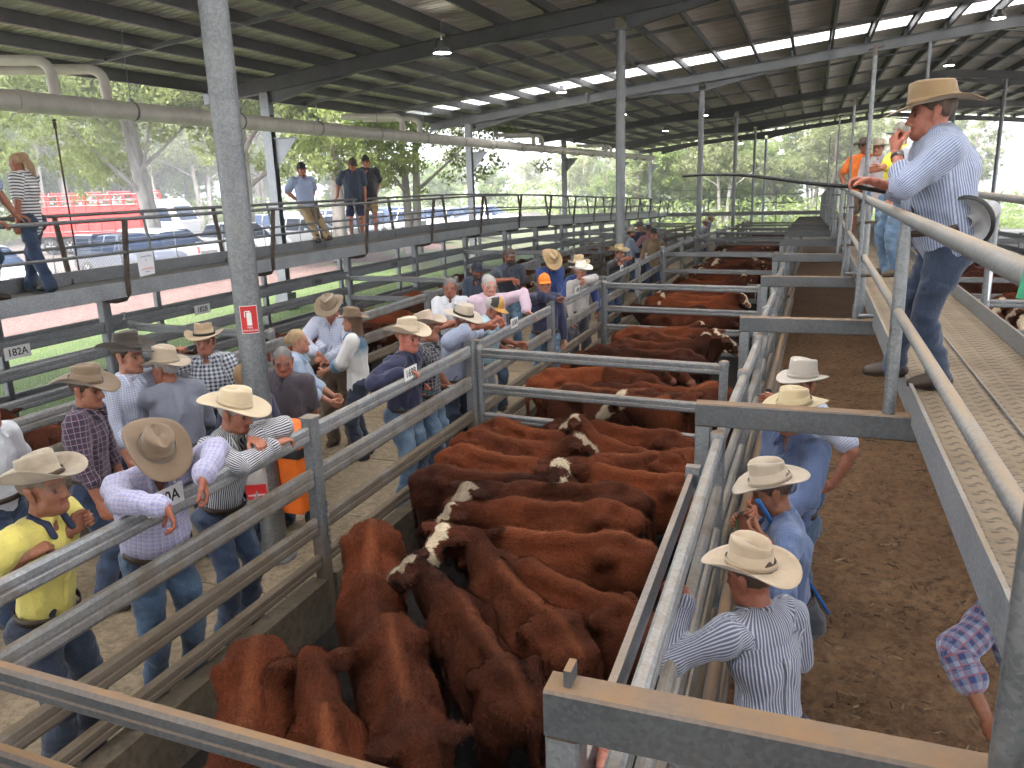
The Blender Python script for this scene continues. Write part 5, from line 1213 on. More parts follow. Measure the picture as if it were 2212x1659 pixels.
P('royalone', 'man in royal blue shirt and tan straw hat looking down behind the orange cap', px(1190, 566), -140, H=1.80, hp=38, near=1, shirt=roy, trousers=DEN, hat=('h', hatm((.42, .29, .15), .15), dict(Hbig, tilt=8, brim=.11)), hair='short', haircol=BRN, skin=SK1, R=(.10, .32, 1.05), L=(-.06, .34, 1.02))
P('royaltwo', 'man in bright blue shirt and tan hat facing away behind the white hat', px(1250, 576), 40, H=1.76, near=1, shirt=roy, trousers=DEN, hat=('h', hatm((.50, .36, .20), .12), dict(Hbig, curl=.05)), hair='short', haircol=BRN, skin=SK1)
P('whitehat', 'old man with glasses, white hat and pale checked shirt leaning on the rail', px(1256, 602), -128, front=True, H=1.72, lean=8, near=1, shirt=tan_, trousers=cloth('plain', (.06, .055, .07)), hat=('h', hatm((.72, .70, .62), .05), dict(Hbig, hc=.12, curl=.045)), hair='short', haircol=WHH, skin=SK1, L=('x', 1262, 606, -3.3), eL=('w', .3, .8, .0), dL=('w', .2, -.8, -.2), R=(.22, .14, .86), belly=.02)
P('foldrail', 'man in charcoal shirt and straw hat with folded arms on the rail beside plate 168A', px(1338, 548), -118, front=True, lean=16, near=1, shirt=chr_, sleeve='roll', trousers=DEN, hat=('h', hatm((.45, .34, .17), .2), dict(Hbig, brim=.10)), hair='short', haircol=BRN, skin=SK1, R=('x', 1352, 558, -3.25), L=('x', 1330, 566, -3.2), dR=('w', .2, .8, 0), dL=('w', .2, -.8, 0), eR=('w', -.1, -.9, 0), eL=('w', .1, .9, 0))
def gy(y): return gz(-4, y) + AL
P('bearded', 'bearded man in grey blue shirt and cream hat with folded arms', px(1364, 505, gy(25)), -72, H=1.78, near=0, shirt=cloth('plain', (.22, .27, .36)), sleeve='roll', trousers=DENM, hat=('h', hatm(cream, .1), Hstock), hair='short', haircol=DKH, beard=(.05, .03, .02), skin=SK1, R=(-.10, .24, 1.18), L=(.12, .27, 1.13), eR=(.8, .1, -.5), eL=(-.8, .1, -.5))
P('navyhat', 'man in navy shirt and dark grey hat behind the bearded man', px(1382, 492, gy(26)), -130, H=1.80, near=0, shirt=nvy, trousers=DEND, hat=('h', hatm((.09, .085, .085), .1), Hbig), hair='short', haircol=DKH, skin=SK1)
P('pinkfar', 'person in dusty pink shirt and dark hat behind the khaki shirt', px(1401, 499, gy(25.5)), -150, H=1.74, near=0, shirt=cloth('plain', (.32, .16, .19)), trousers=DEND, hat=('h', hatm((.05, .045, .04), .1), Hbig), hair='short', haircol=DKH, skin=SK1, R=(.5, .1, 1.0))
P('khaki', 'man in khaki brown shirt and black cap walking up the buyers alley', px(1413, 506, gy(24)), -168, H=1.80, near=0, shirt=khs, trousers=DEN, hat=CAP(flat((.02, .02, .02))), hair='short', haircol=BRN, skin=SK1, tuck=False, belt=None, foot={1: (.11, .12), -1: (-.11, -.1)})
P('farcheck', 'far man in grey checked shirt and straw hat leaning on the rail', px(1524, 482, gy(34)), -78, lean=26, near=0, shirt=cloth('gingham', (.40, .42, .46), (.16, .18, .22), None, 18), trousers=DEN, hat=('h', hatm(straw, .1), Hbig), hair='short', haircol=BRN, skin=SK2, R=('x', 1555, 497, -3.1), L=('x', 1560, 490, -3.1), eR=('w', 0, -.8, 0))
P('farblue', 'far man in blue shirt beside the grey checked shirt at the rail', px(1536, 474, gy(36)), -80, lean=24, near=0, shirt=cloth('plain', (.13, .16, .28)), trousers=DEN, hat=('h', hatm((.35, .26, .16), .1), Hstock), hair='short', haircol=BRN, skin=SK2)
P('partial', 'person in white shirt cut off by the left edge of the photo', px(-34, 890), -80, H=1.70, near=1, shirt=wht, sleeve='short', trousers=DEN, hair='short', haircol=BRN, skin=SK2)
# on the left walk
LF = 2.08
P('stripes', 'blonde woman with ponytail in black and white striped shirt walking on the left catwalk', px(42, 382, LF, 7.2), 105, H=1.64, female=True, hp=24, near=2, shirt=cloth('hoops', (.74, .73, .72), (.03, .03, .04), None, 27), sleeve='short', trousers=DEN, hair='pony', haircol=(.34, .21, .12), skin=SK2, foot={1: (.07, .22), -1: (-.07, -.16)}, R=(.22, .34, .98), L=(-.24, .02, .80), belt=None, tuck=False, boots=BLK, collar=False)
P('elbow', 'man in blue checked shirt at the left edge gripping the catwalk handrail', px(-42, 345, LF, 6.3), -60, H=1.80, lean=16, near=2, shirt=cloth('gingham', (.40, .48, .60), (.10, .16, .30), None, 40), sleeve='short', trousers=DEN, hat=('h', hatm((.5, .38, .2), .1), Hbig), hair='short', haircol=BRN, skin=SKT, L=('x', 50, 488, -8.28), R=('x', -5, 488, -8.28), dL=('w', .7, .5, -.2), dR=('w', .7, .4, -.3), nL=('w', 0, 0, -1), nR=('w', 0, 0, -1))
P('leaner', 'man in pale checked shirt and black cap leaning back on the catwalk rail', px(651, 363, LF, 14.2), -122, H=1.78, lean=-12, near=1, shirt=cloth('gingham', (.36, .42, .58), (.26, .31, .48), None, 45), sleeve='short', trousers=khk, hat=CAP(flat((.02, .022, .022))), hair='short', haircol=DKH, skin=SK2, foot={1: (.10, .60), -1: (-.08, .72)}, hipy=-.06, hipz=-.14, R=(.16, -.16, .90), L=(-.16, -.16, .90), belt=None, tuck=False, boots=LEA)
P('shortsnavy', 'man in navy work shirt and shorts with brown cap, hand on the catwalk rail', px(762, 362, LF, 15.6), -150, H=1.74, hp=22, hy=24, near=1, shirt=dkb, sleeve='short', trousers=nvy, legs='short', hat=CAP([flat((.08, .05, .04)), flat((.05, .03, .025)), flat((.06, .04, .03))]), hair='short', haircol=BRN, skin=SK1, R=(.36, -.06, .96), dR=(.5, -.2, -.6), L=(-.24, .1, .86), belt=None, tuck=False, boots=LEAT, build=1.18, belly=.05)
P('shortskhaki', 'man in black shirt and khaki shorts with black cap behind the navy shirt', px(790, 353, LF, 16.4), -146, H=1.80, lean=-6, near=1, shirt=cloth('plain', (.02, .02, .028)), sleeve='short', trousers=khk, legs='short', hat=CAP(flat((.016, .016, .016))), hair='short', haircol=DKH, skin=SK1, foot={1: (.11, .24), -1: (-.11, .16)}, R=(.2, -.12, .95), L=(-.2, -.12, .95), belt=None, tuck=False, boots=LEA, build=1.12, belly=.04)
# on the right walk
au = P('auctioneer', 'auctioneer in blue striped shirt and straw hat pointing a long stick from the catwalk', px(2012, 246, 1.91, 5.35), 100, H=1.70, lean=12, hp=4, hy=-2, twist=-8, near=2, shirt=aus, sleeve='roll', trousers=DENA, hat=('h', hatm((.27, .18, .09), .4), dict(hc=.108, brim=.118, curl=.012, dip=.035, pinch=.012, taper=.95, tilt=4)), hair='short', haircol=(.10, .06, .04), skin=(.50, .20, .14),
       R=('y', 1886, 392, 5.45), L=(-.06, .27, 1.40), dR=('w', -.95, .05, .1), nR=('w', 0, -.3, -1), eR=('w', .1, .5, -.9), eL=(-.75, .05, -.75), dL=(.3, .15, .9), nL=(.3, -1, 0.1), foot={1: (.10, .14), -1: (-.12, -.06)}, curl=(.75, 1.1), build=1.45, belly=.06, hs=1.10, boots=LEA, hipy=-.08)
P('hivis', 'man in yellow and navy hi vis shirt with grey cap behind the auctioneer', px(1946, 298, 1.9, 11.2), 112, H=1.82, near=1, shirt=cloth('hivis', (.45, .45, .52), (.80, .68, .05), None, .17), sleeve='roll', trousers=DENL, hat=CAP(flat((.22, .21, .17))), hair='short', haircol=GH, skin=SK1, beard=(.40, .36, .33), R=('x', 1860, 412, .52), dR=('w', -.9, .1, -.1), L=(-.25, .2, .9), boots=LEAT, belly=.02)
P('orangeshirt', 'man in bright orange shirt, shorts and brown hat far along the catwalk', px(1868, 333, 1.9, 16.3), -165, H=1.84, hy=35, near=1, shirt=org, sleeve='short', trousers=khd, legs='short', hat=('h', hatm((.14, .10, .085), .1), Hflat), hair='short', haircol=BRN, skin=SK2, R=(.3, .1, 1.0), build=1.1)
P('greyhat', 'man in light grey shirt and jeans with pale hat beside the orange shirt', px(1896, 337, 1.9, 16.0), 175, H=1.80, hy=-20, near=1, shirt=grs, sleeve='roll', trousers=DENL, hat=('h', hatm((.40, .33, .25), .1), Hflat), hair='short', haircol=BRN, skin=SK1, R=(.2, .2, 1.0), L=(-.2, .2, 1.0), tuck=False, belt=None)
# in the lane
bk = P('backstripe', 'man in navy striped shirt and cream hat seen from behind, arm over the lane gate', px(1622, 1248, -.02), 48, H=1.68, lean=12, hp=12, hy=14, near=2, shirt=aus2, trousers=DEN, hat=('h', hatm((.42, .325, .225), .3), dict(Hbig, hc=.115, brim=.10, curl=.04, dip=.02, tilt=-10, wob=.008)), hair='short', haircol=BRN, skin=SK2, L=('x', 1478, 1300, -.42), eL=('w', .3, -.7, -.5), dL=('w', -.6, .5, .3), nL=('w', -.2, .3, -1), R=(.16, .36, 1.08), build=.92)
P('greencard', 'man in blue shirt with emblem and cream hat holding a green card', px(1668, 1062, -.02), 98, H=1.70, lean=9, build=.95, hp=20, near=2, shirt=blu, sleeve='roll', trousers=cloth('plain', (.02, .022, .035)), hat=('h', hatm((.38, .31, .235), .3), dict(Hbig, hc=.11, curl=.03, brim=.09, tilt=-4)), hair='short', haircol=BRN, skin=SKT, R=('y', 1622, 1148, 4.12), L=('y', 1655, 1172, 3.92), dR=('w', -.7, -.1, .5), dL=('w', -.8, .4, .3), nR=('w', .2, -.9, 0), nL=('w', .1, .6, .6), eR=('w', .4, .5, -.8), eL=('w', .5, -.5, -.8), curl=(.7, .8))
P('strawblue', 'man in blue shirt with emblem and yellow straw hat under the portal beam', px(1714, 893, 0), 132, H=1.80, hp=6, near=2, shirt=blu, sleeve='roll', trousers=DENM, hat=('h', hatm((.50, .40, .24), .08), dict(Hbig, hc=.105, curl=.02, brim=.095)), hair='short', haircol=BRN, skin=SK1, R=(.02, .30, 1.06), L=(-.14, .30, 1.02), dR=(-.8, .3, 0), dL=(.6, .5, .1), boots=LEAT, build=1.08)
P('pointing', 'man in pale checked shirt and white hat reaching his arm to the lane fence', px(1731, 832, 0), 140, H=1.80, near=2, shirt=wck, sleeve='short', trousers=DENM, hat=('h', hatm((.46, .41, .35), .2), dict(Hstock, hc=.125, brim=.075, curl=.012, taper=.92)), hair='short', haircol=BRN, skin=SK1, R=('x', 1645, 846, -.42), dR=('w', -.8, .1, .2), eR=('w', 0, .2, -1), L=(-.30, .0, .98), eL=(-.9, -.4, .1), dL=(.5, .6, -.4))
P('underwalk', 'person in blue and red plaid shirt stooping under the right catwalk', (1.07, 3.5, 0), 24, H=1.64, lean=20, near=2, shirt=pld45, trousers=DEND, hair='short', haircol=BRN, skin=SKT, L=('y', 2128, 1545, 3.25), eL=('w', -.8, -.3, 0), sleeve='roll', foot={1: (.1, .2), -1: (-.1, -.15)})
P('edgecap', 'person with bare forearm and grey cap at the bottom edge behind the dusty beam', px(1535, 1672, 0), 62, H=1.66, near=2, lean=10, shirt=cloth('plain', (.10, .10, .115)), sleeve='short', trousers=DEN, hat=CAP(flat((.13, .13, .14))), hair='short', haircol=BRN, skin=(.56, .24, .18), L=('x', 1305, 1640, -.50), eL=('w', .3, -.6, .1), dL=('w', -.7, .4, -.3))
# ---------------------------------------------------------------- shirt details
for kx in ('lavender', 'whitecheck', 'purple', 'fidget', 'strawblue', 'greencard', 'armscrossed', 'mullet', 'leaner', 'shortsnavy', 'yellow', 'auctioneer', 'greyhat', 'pink', 'whitehat', 'tancap'):
    Pp[kx].pockets(sides=(1, -1) if kx not in ('auctioneer',) else (1,)); Pp[kx].placket()
for kx in ('straw', 'navycheck', 'plaid', 'oldbanded', 'pointing', 'khaki'): Pp[kx].placket()
def fox(u, v): return v < .95 and not (v > .62 and .3 < u < .7) and abs(u - .5) < .12 + .45 * v
Pp['navyfox'].patch('chest_emblem', -.13, -.065, .30, .38, flat((.90, .22, .03), .6, 'orange_print'), .008, 12, fox)
for kx, q in (('greencard', -1), ('strawblue', -1)):
    p = Pp[kx]; a, b_ = sorted((q * .06, q * .125))
    p.patch('chest_emblem', a, b_, .372, .392, flat((.62, .56, .30), .6, 'pale_print'), .010, 7); p.patch('chest_emblem', a + .012, b_ - .012, .350, .412, flat((.03, .05, .10), .6, 'dark_print'), .0095, 9, lambda u, v: abs(u - .5) + abs(v - .5) < .42)
Pp['backstripe'].patch('yoke', -.17, .17, .36, .43, Pp['backstripe'].shirtm, .007, 11, None, True); Pp['backstripe'].patch('back_pleat', -.012, .012, .10, .37, Pp['backstripe'].shirtm, .010, 9, None, True)
Pp['auctioneer'].patch('dirt_stain', -.05, .10, .02, .10, flat((.22, .15, .09), .9, 'mud_stain'), .007, 12, lambda u, v: (u - .5) ** 2 + (v - .4) ** 2 < .14 + .05 * sin(9 * u) * cos(7 * v))
p = Pp['yellow']; V, F = band_mesh(.0905, .1085, .03, .034)
# ---------------------------------------------------------------- lettering
def text(s, size, mat, parent, mtx, name='lettering', ext=.0006):
    cu = bpy.data.curves.new('t', 'FONT'); cu.body = s; cu.size = size; cu.align_x = 'CENTER'; cu.align_y = 'CENTER'; cu.extrude = ext; cu.offset = size * .012
    o = bpy.data.objects.new('t', cu); C.collection.objects.link(o); bpy.context.view_layer.update()
    me = bpy.data.meshes.new_from_object(o.evaluated_get(bpy.context.evaluated_depsgraph_get())); bpy.data.objects.remove(o)
    me.materials.clear(); me.materials.append(mat); ob = link(bpy.data.objects.new(name, me), parent); ob.matrix_local = mtx; return ob
def frame(right, up, o=(0, 0, 0)):
    r = Vector(right).normalized(); u = Vector(up).normalized(); n = r.cross(u); m_ = Matrix.Identity(4)
    for i in range(3): m_[i][0], m_[i][1], m_[i][2], m_[i][3] = r[i], u[i], n[i], o[i]
    return m_
def plate(s, p, w, h, label, bg=M['white'], fg=M['ink'], size=None, ry=(0, 1, 0)):
    T = thing('number_plate', label, 'sign', p, group='pen number plates')
    b = MB(); b.box((-.002, -w / 2, -h / 2), (.003, w / 2, h / 2)); b.build('plate', bg, T)
    text(s, size or h * .82, fg, T, frame((0, 1, 0), (0, 0, 1), (.0042, 0, 0))); return T
plate('170A', atx(357, 1078, FX + .031), .27, .115, 'white plate with black 70A beside the lavender shirt sleeve')
plate('169B', atx(887, 805, FX + .031), .24, .115, 'white plate 169B on the front rail under a hand')
plate('169A', atx(1111, 697, FX + .031), .24, .115, 'white plate 169A on the front rail beside clasped hands')
plate('168B', atx(1247, 627, FX + .031), .24, .11, 'white plate 168B on the front rail under the white hatted man')
plate('168A', atx(1343, 579, FX + .031), .24, .11, 'small plate 168A on the rail below the folded arms')
plate('167B', atx(1396, 552, FX + .031), .24, .11, 'tiny plate 167B far along the front rail')
plate('182A', atx(38, 760, F3X + .04), .34, .15, 'white plate 182A on the far left fence')
plate('182B', atx(437, 668, F3X + .04), .34, .14, 'white plate 182B on the fence left of the big column')
plate('183A', atx(686, 609, F3X + .04), .34, .13, 'grey plate 183A on the fence above the brown hat', bg=M['galv'])
plate('183B', atx(852, 571, F3X + .04), .34, .13, 'faint plate 183B further along the left fence', bg=M['galv'])
T = thing('post_number', 'stencilled 2 on the catwalk fence post', 'sign', atx(267, 684, F3X + .068)); MB().box((-.001, -.035, -.06), (.001, .035, .06)).build('patch', M['galv'], T)
text('2', .13, M['white'], T, frame((0, 1, 0), (0, 0, 1), (.002, 0, 0)))
# fire sign on the big column
cdir = nrm(np.array([4.13, -5.06, 0])); rgt = np.array([-cdir[1], cdir[0], 0.]); zc = (aty(538, 692, 4.95))[2]
T = thing('fire_sign', 'red fire extinguisher sign with white bottle symbol on the big column', 'sign', np.array([-4.13, 5.06, zc]) + cdir * .107)
def sgn(name, x0, x1, z0, z1, d, mat, rad=0, par=T):
    vs = []; n = 8
    for j in range(2):
        for i in range(n + 1):
            x = x0 + (x1 - x0) * i / n; a = x / .108; rr = .108 + d; vs.append(rgt * rr * sin(a) + cdir * (rr * cos(a) - .107) + np.array([0, 0, (z0, z1)[j]]))
    return MB().add(vs, [(i, i + 1, n + 2 + i, n + 1 + i) for i in range(n)]).build(name, mat, par)
sgn('sign_board', -.068, .068, -.11, .11, .001, M['white']); sgn('red_panel', -.063, .063, -.105, .105, .002, M['red'])
sgn('bottle_symbol', -.018, .018, -.045, .055, .003, M['white']); sgn('bottle_neck', -.008, .010, .056, .070, .003, M['white']); sgn('bottle_hose', -.03, -.009, .062, .070, .0034, M['white']); sgn('bottle_hose', -.034, -.027, .02, .061, .003, M['white'])
for s_, z_, q in (('FIRE', -.062, .022), ('EXTINGUISHER', -.085, .0165)):
    text(s_, q, M['white'], T, frame(rgt, (0, 0, 1), cdir * .0045 + np.array([0, 0, z_])))
# orange bin and clear bag beside the column
c = aty(630, 1000, 5.2); T = thing('orange_bin', 'bright orange bin with domed lid and black liner behind the fence post', 'bin', (c[0], c[1], c[2] - .42))
b = MB(); pr = [(-.13, -.11), (.13, -.11), (.15, -.09), (.15, .09), (.13, .11), (-.13, .11), (-.15, .09), (-.15, -.09)]
def loft(b, secs, m=0):
    n = len(secs[0][1]); vs = [(p[0] * sx, p[1] * sx, z) for z, pr_, sx in secs for p in pr_]
    b.add(vs, [(i * n + j, i * n + (j + 1) % n, (i + 1) * n + (j + 1) % n, (i + 1) * n + j) for i in range(len(secs) - 1) for j in range(n)] + [tuple(range(n))[::-1], tuple(range((len(secs) - 1) * n, len(secs) * n))], m); return b
loft(b, [(0, pr, .82), (.03, pr, .88), (.52, pr, 1.0), (.54, pr, 1.05), (.56, pr, 1.05)]).build('bin_body', M['orange'], T)
loft(MB(), [(.585, pr, 1.08), (.66, pr, 1.07), (.74, pr, .95), (.79, pr, .7), (.805, pr, .3)]).build('bin_lid', M['orange'], T)
loft(MB(), [(.50, pr, 1.06), (.53, pr, 1.10), (.572, pr, 1.09), (.584, pr, .98)]).build('bin_liner', M['black'], T)
b = MB(); b.box((-.3, -.02, .2), (-.15, .02, .24)); b.build('bracket', M['steel_dark'], T)
def m_clear():
    t = NT('clear_vinyl'); t.set(Base_Color=(.8, .75, .72), Roughness=.25, Transmission_Weight=.6, Alpha=.75, IOR=1.2); return t.m
c = aty(557, 1068, 4.72); T = thing('fire_bag', 'clear hanging bag with red FIRE label beside the big column', 'bag', c)
rb = nrm((.85, .5, 0)); fb = np.array([rb[1], -rb[0], 0])
vs = []
for j in range(9):
    z = .20 - .40 * j / 8
    for i in range(12):
        a = 2 * pi * i / 12; th = .012 + .03 * math.sin(pi * j / 8) ** .6 + .02 * (j / 8)
        vs.append(rb * .085 * cos(a) * (1 if 0 < j < 8 else .9) + fb * th * sin(a) + np.array([0, 0, z + (.015 * cos(a) if j in (0, 8) else 0)]))
MB().add(vs, [(j * 12 + i, (j + 1) * 12 + i, (j + 1) * 12 + (i + 1) % 12, j * 12 + (i + 1) % 12) for j in range(8) for i in range(12)], 0, True).build('bag', m_clear(), T)
lb_ = MB(); lb_.add([rb * x + fb * .048 + np.array([0, 0, z]) for x, z in ((-.078, -.02), (.078, -.02), (.078, .10), (-.078, .10))], [(0, 1, 2, 3)]); lb_.build('label', M['red'], T)
text('FIRE', .045, M['white'], T, frame(rb, (0, 0, 1), fb * .0495 + np.array([-.02, 0, .065]))); text('extinguisher', .026, M['white'], T, frame(rb, (0, 0, 1), fb * .0495 + np.array([0, 0, .015])))
b = MB()
for i in range(8): b.lathe((0, 0, -.16 + .03 * (i % 4)), [(.001, -.02), (.028, 0), (.001, .02)], 8)
b.build('contents', M['red'], T)
# papers tied to the walks
def paper(p, w, h, ry, label, mat=None, lines=True, tilt=0, group=None):
    T = thing('paper_notice', label, 'notice', p, group=group); r = nrm(ry); u = np.array([0, 0, 1.]); nn = np.cross(r, u)
    vs = [r * (x * w) + u * (z * h) + nn * (.008 * sin(3 * x + 2 * z)) + u * x * tilt for z in (-1, -.5, 0) for x in (-.5, -.17, .17, .5)]
    MB().add(vs, [(j * 4 + i, j * 4 + i + 1, (j + 1) * 4 + i + 1, (j + 1) * 4 + i) for j in range(2) for i in range(3)], 0, True).build('sheet', mat or M['paper'], T)
    return T, r, nn
T, r, nn = paper(atx(312, 545, -8.23), .27, .30, (0, 1, .06), 'white paper notice hung on the left catwalk rail')
for s_, z, q, mt in (('Farmer Bros', -.05, .035, flat((.2, .18, .4))), ('21', -.10, .035, flat((.2, .18, .4))), ('N. ATTWOOD', -.215, .030, flat((.75, .12, .08))), ('livestock', -.25, .022, flat((.05, .2, .22)))):
    text(s_, q, mt, T, frame(r, (0, 0, 1), nn * .014 + np.array([0, 0, z])))
for i, (u, v, lb) in enumerate(((1590 / 2.212 + 678 - 600, 870, ''),)): pass
for u, v, lb in ((914, 476, 'blank paper sheet on the catwalk rail behind the man in black shorts'), (1368, 440, 'small paper sheet far along the left catwalk rail'), (1210, 445, 'pale paper sheet midway along the left catwalk rail')):
    paper(atx(u, v, -9.38), .26, .34, (0, 1, 0), lb, group='papers along the left catwalk')
paper(atx(2143, 575, 1.52), .13, .30, (-.3, -1, 0), 'white card hanging on the right handrail of the catwalk')
paper(atx(2219, 552, .46), .06, .10, (.1, -1, 0), 'green paper corner on the near handrail at the right edge', flat((.06, .36, .20)))
# ---------------------------------------------------------------- held things
def at_hand(p, q, d=(0, 0, 0)): return np.array(p.pos) + p.RZ @ p.wr[q] + np.array(d)
au = Pp['auctioneer']; h0 = at_hand(au, 1, (-.085, 0, -.03)); tip = aty(1474, 381, h0[1] - .25)
pts = [h0 + np.array([.16, .05, -.035])]
for k in range(13):
    f = k / 12; q = h0 + (tip - h0) * f; q = q + np.array([0, 0, .022 * sin(pi * f) - .012 * sin(2 * pi * f)]); pts.append(q)
T = thing('pointing_stick', 'long black cane held out over the pens by the auctioneer', 'stick', h0)
MB().tube([p_ - h0 for p_ in pts], [.013] + [.0135 - .006 * k / 12 for k in range(13)], 8).build('cane', M['black'], T)
c = aty(2088, 480, 5.12); T = thing('megaphone', 'grey and black megaphone hanging at the hip of the auctioneer', 'megaphone', c)
ax_ = nrm((.50, .84, .16)); face_ = -ax_
MB().lathe((0, 0, 0), [(.134, -.022), (.150, -.018), (.152, .0), (.142, .016), (.085, .06), (.054, .13), (.052, .16)], 28, axis=ax_).build('horn_rim', M['black'], T)
GRP = plain('grey_plastic', (.34, .34, .35), .4, 0, .06)
MB().lathe((0, 0, 0), [(.002, .055), (.03, .05), (.03, .0), (.034, -.004), (.036, .05), (.08, .04), (.132, -.004)], 28, axis=ax_).build('horn', GRP, T)
MB().lathe(tuple(ax_ * .16), [(.052, 0), (.06, .01), (.060, .02), (.060, .03), (.062, .13), (.058, .16), (.03, .17), (.001, .17)], 24, axis=ax_).build('battery_barrel', GRP, T)
MB().bar(tuple(ax_ * .20 - np.array([0, 0, .05])), tuple(ax_ * .25 - np.array([0, 0, .13])), .03, .04).build('pistol_grip', M['black'], T)
sh = np.array(au.pos) + au.RZ @ (au.P0 + au.up * .50 - au.rt * .03 - au.fw * .02)
s1 = c + ax_ * .1 + np.array([0, 0, .06]); fr = np.array(au.pos) + au.RZ @ (au.P0 + au.up * .30 + au.fw * .19 + au.rt * -.06)
m1 = np.array(au.pos) + au.RZ @ (au.P0 + au.up * .14 + au.fw * .19 - au.rt * .15)
b = MB(); b.tube([fr - c, (fr + m1) / 2 - c, m1 - c, s1 - c], .011, 6); b.build('strap', M['black'], T)
co_ = []; ca, cb_ = fr + np.array([.08, -.03, -.02]), c + ax_ * .22 + np.array([.0, -.07, .0])
for k in range(240):
    f = k / 239; q = ca + (cb_ - ca) * f - np.array([0, 0, .05 * sin(pi * f)]); a = f * 26 * 2 * pi; co_.append(q + np.array([.011 * cos(a), 0, .011 * sin(a)]) - c)
MB().tube(co_, .0032, 5).build('coiled_cord', M['black'], T)
wv = au.wr[-1]; e_ = au.el[-1]; ax2 = nrm(wv - e_); b = MB(); b.lathe(tuple(wv - ax2 * .035), [(.0335, -.011), (.036, -.011), (.036, .011), (.0335, .011)], 18, axis=ax2); b.build('watch_strap', M['black'], au.t)
dn = nrm(np.cross(ax2, (0, 1, 0.3))); dn = dn if dn @ np.array([-1., 0, 0]) > 0 else -dn; b = MB(); b.lathe(tuple(wv - ax2 * .035 + dn * .036), [(.001, .006), (.017, .006), (.019, 0), (.019, -.004)], 16, axis=dn); b.build('watch_face', M['galv'], au.t)
gc = Pp['greencard']; o = at_hand(gc, 1, (-.075, -.01, .05)); T = thing('green_card', 'small bright green card held up by the man in the blue shirt', 'card', o)
b = MB(); b.add([(0, -.028, -.03), (-.01, .028, -.03), (-.012, .028, .045), (0, -.028, .045), (.003, -.028, -.03), (-.007, .028, -.03), (-.009, .028, .045), (.003, -.028, .045)], [(0, 1, 2, 3), (7, 6, 5, 4), (0, 4, 5, 1), (3, 2, 6, 7), (0, 3, 7, 4), (1, 5, 6, 2)]); b.build('card', flat((.02, .42, .16), .6), T)
for a, b_, lb, nm in ((aty(1634, 1074, 4.05), aty(1660, 1112, 4.12), 'blue cane top poking up in front of the green card holder', 0), (aty(1790, 1325, 4.3), aty(1640, 1085, 4.02), 'long blue plastic cane tucked under an arm and pointing to the dirt', 1)):
    if nm: 
        T = thing('blue_cane', lb, 'cane', a); d_ = b_ - a; MB().tube([(0, 0, 0), d_ * .5, d_], [.011, .013, .014], 8).build('cane', flat((.015, .10, .34), .4, 'blue_plastic'), T); MB().tube([d_, d_ * 1.02], .0145, 8).build('cane_cap', flat((.03, .17, .45), .4, 'blue_plastic'), T)
ph = Pp['navyfox']; o = at_hand(ph, -1, (.09, .02, .02)); T = thing('mobile_phone', 'teal cased phone in the hand of the man in navy jumper', 'phone', o)
b = MB(); b.box((-.07, -.036, -.005), (.07, .036, .005)); b.build('case', flat((.02, .16, .17), .4), T); MB().box((-.066, -.033, .005), (.066, .033, .0062)).build('screen', M['black'], T)
ph = Pp['young']; o = at_hand(ph, -1, (.08, .0, -.01)); T = thing('note_pad', 'white notepad held by the young man in the dark checked shirt', 'notepad', o)
MB().box((-.07, -.05, -.004), (.07, .05, .004)).build('pages', M['paper'], T)
b = MB(); b.tube([(-.05, .0, .02), (.02, .03, .10)], .005, 6); b.build('pencil', M['black'], T)
lv = Pp['lavender']; lv.patch('phone_in_pocket', .05, .13, .335, .355, M['black'], .014, 5)
p0 = atx(118, 268, -9.5); T = thing('sprinkler_pole', 'thin rusty sprinkler pole standing behind the left catwalk rail', 'pole', (-9.5, p0[1], 2.0))
MB().tube([(0, 0, -.02), (0, 0, p0[2] - 2.0)], .012, 8).build('pole', M['rust'], T); MB().lathe((0, 0, p0[2] - 2.0), [(.014, -.06), (.022, -.05), (.022, .02), (.014, .03), (.034, .05), (.001, .07)], 10).build('sprinkler_head', M['rust'], T)
# ---------------------------------------------------------------- litter on the lane
def chips():
    r = random.Random(5); b = MB()
    for i in range(2600):
        y = 1.5 + 16 * r.random() ** 1.6; x = r.uniform(-.5, 1.6); L = r.uniform(.012, .05) * (1 if r.random() < .93 else 2.2); w_ = r.uniform(.003, .008); a = r.uniform(0, pi); dz = r.uniform(-.3, .3)
        d = np.array([cos(a), sin(a), dz * .4]) * L; n = np.array([-sin(a), cos(a), 0]) * w_; o = np.array([x, y, .012 + abs(d[2])])
        b.add([o - d - n, o + d - n, o + d + n, o - d + n, o - d + [0, 0, w_], o + d + [0, 0, w_]], [(0, 1, 5, 4), (1, 2, 5), (2, 3, 4, 5), (3, 0, 4)], r.choice((0, 0, 1, 2)))
    return b.build('bark_chips', [plain('bark_chip_dark', (.05, .028, .016), .9), plain('bark_chip_mid', (.13, .08, .045), .9), plain('straw_chip', (.27, .19, .10), .9)])
tag(chips(), 'scattered bark chips and straw on the brown lane dirt', 'bark', kind='stuff')
for u, v, lb in ((1535, 1478, 'crumpled bright green tag on the dirt beside the striped shirt man'),):
    o = atz(u, v, .01); T = thing('green_tag', lb, 'litter', o); b = MB()
    b.add([(-.03, -.01, .0), (.0, -.015, .012), (.035, 0, .004), (.01, .02, .0), (-.02, .015, .012)], [(0, 1, 4), (1, 3, 4), (1, 2, 3)]); b.build('scrap', flat((.12, .55, .28), .6), T)
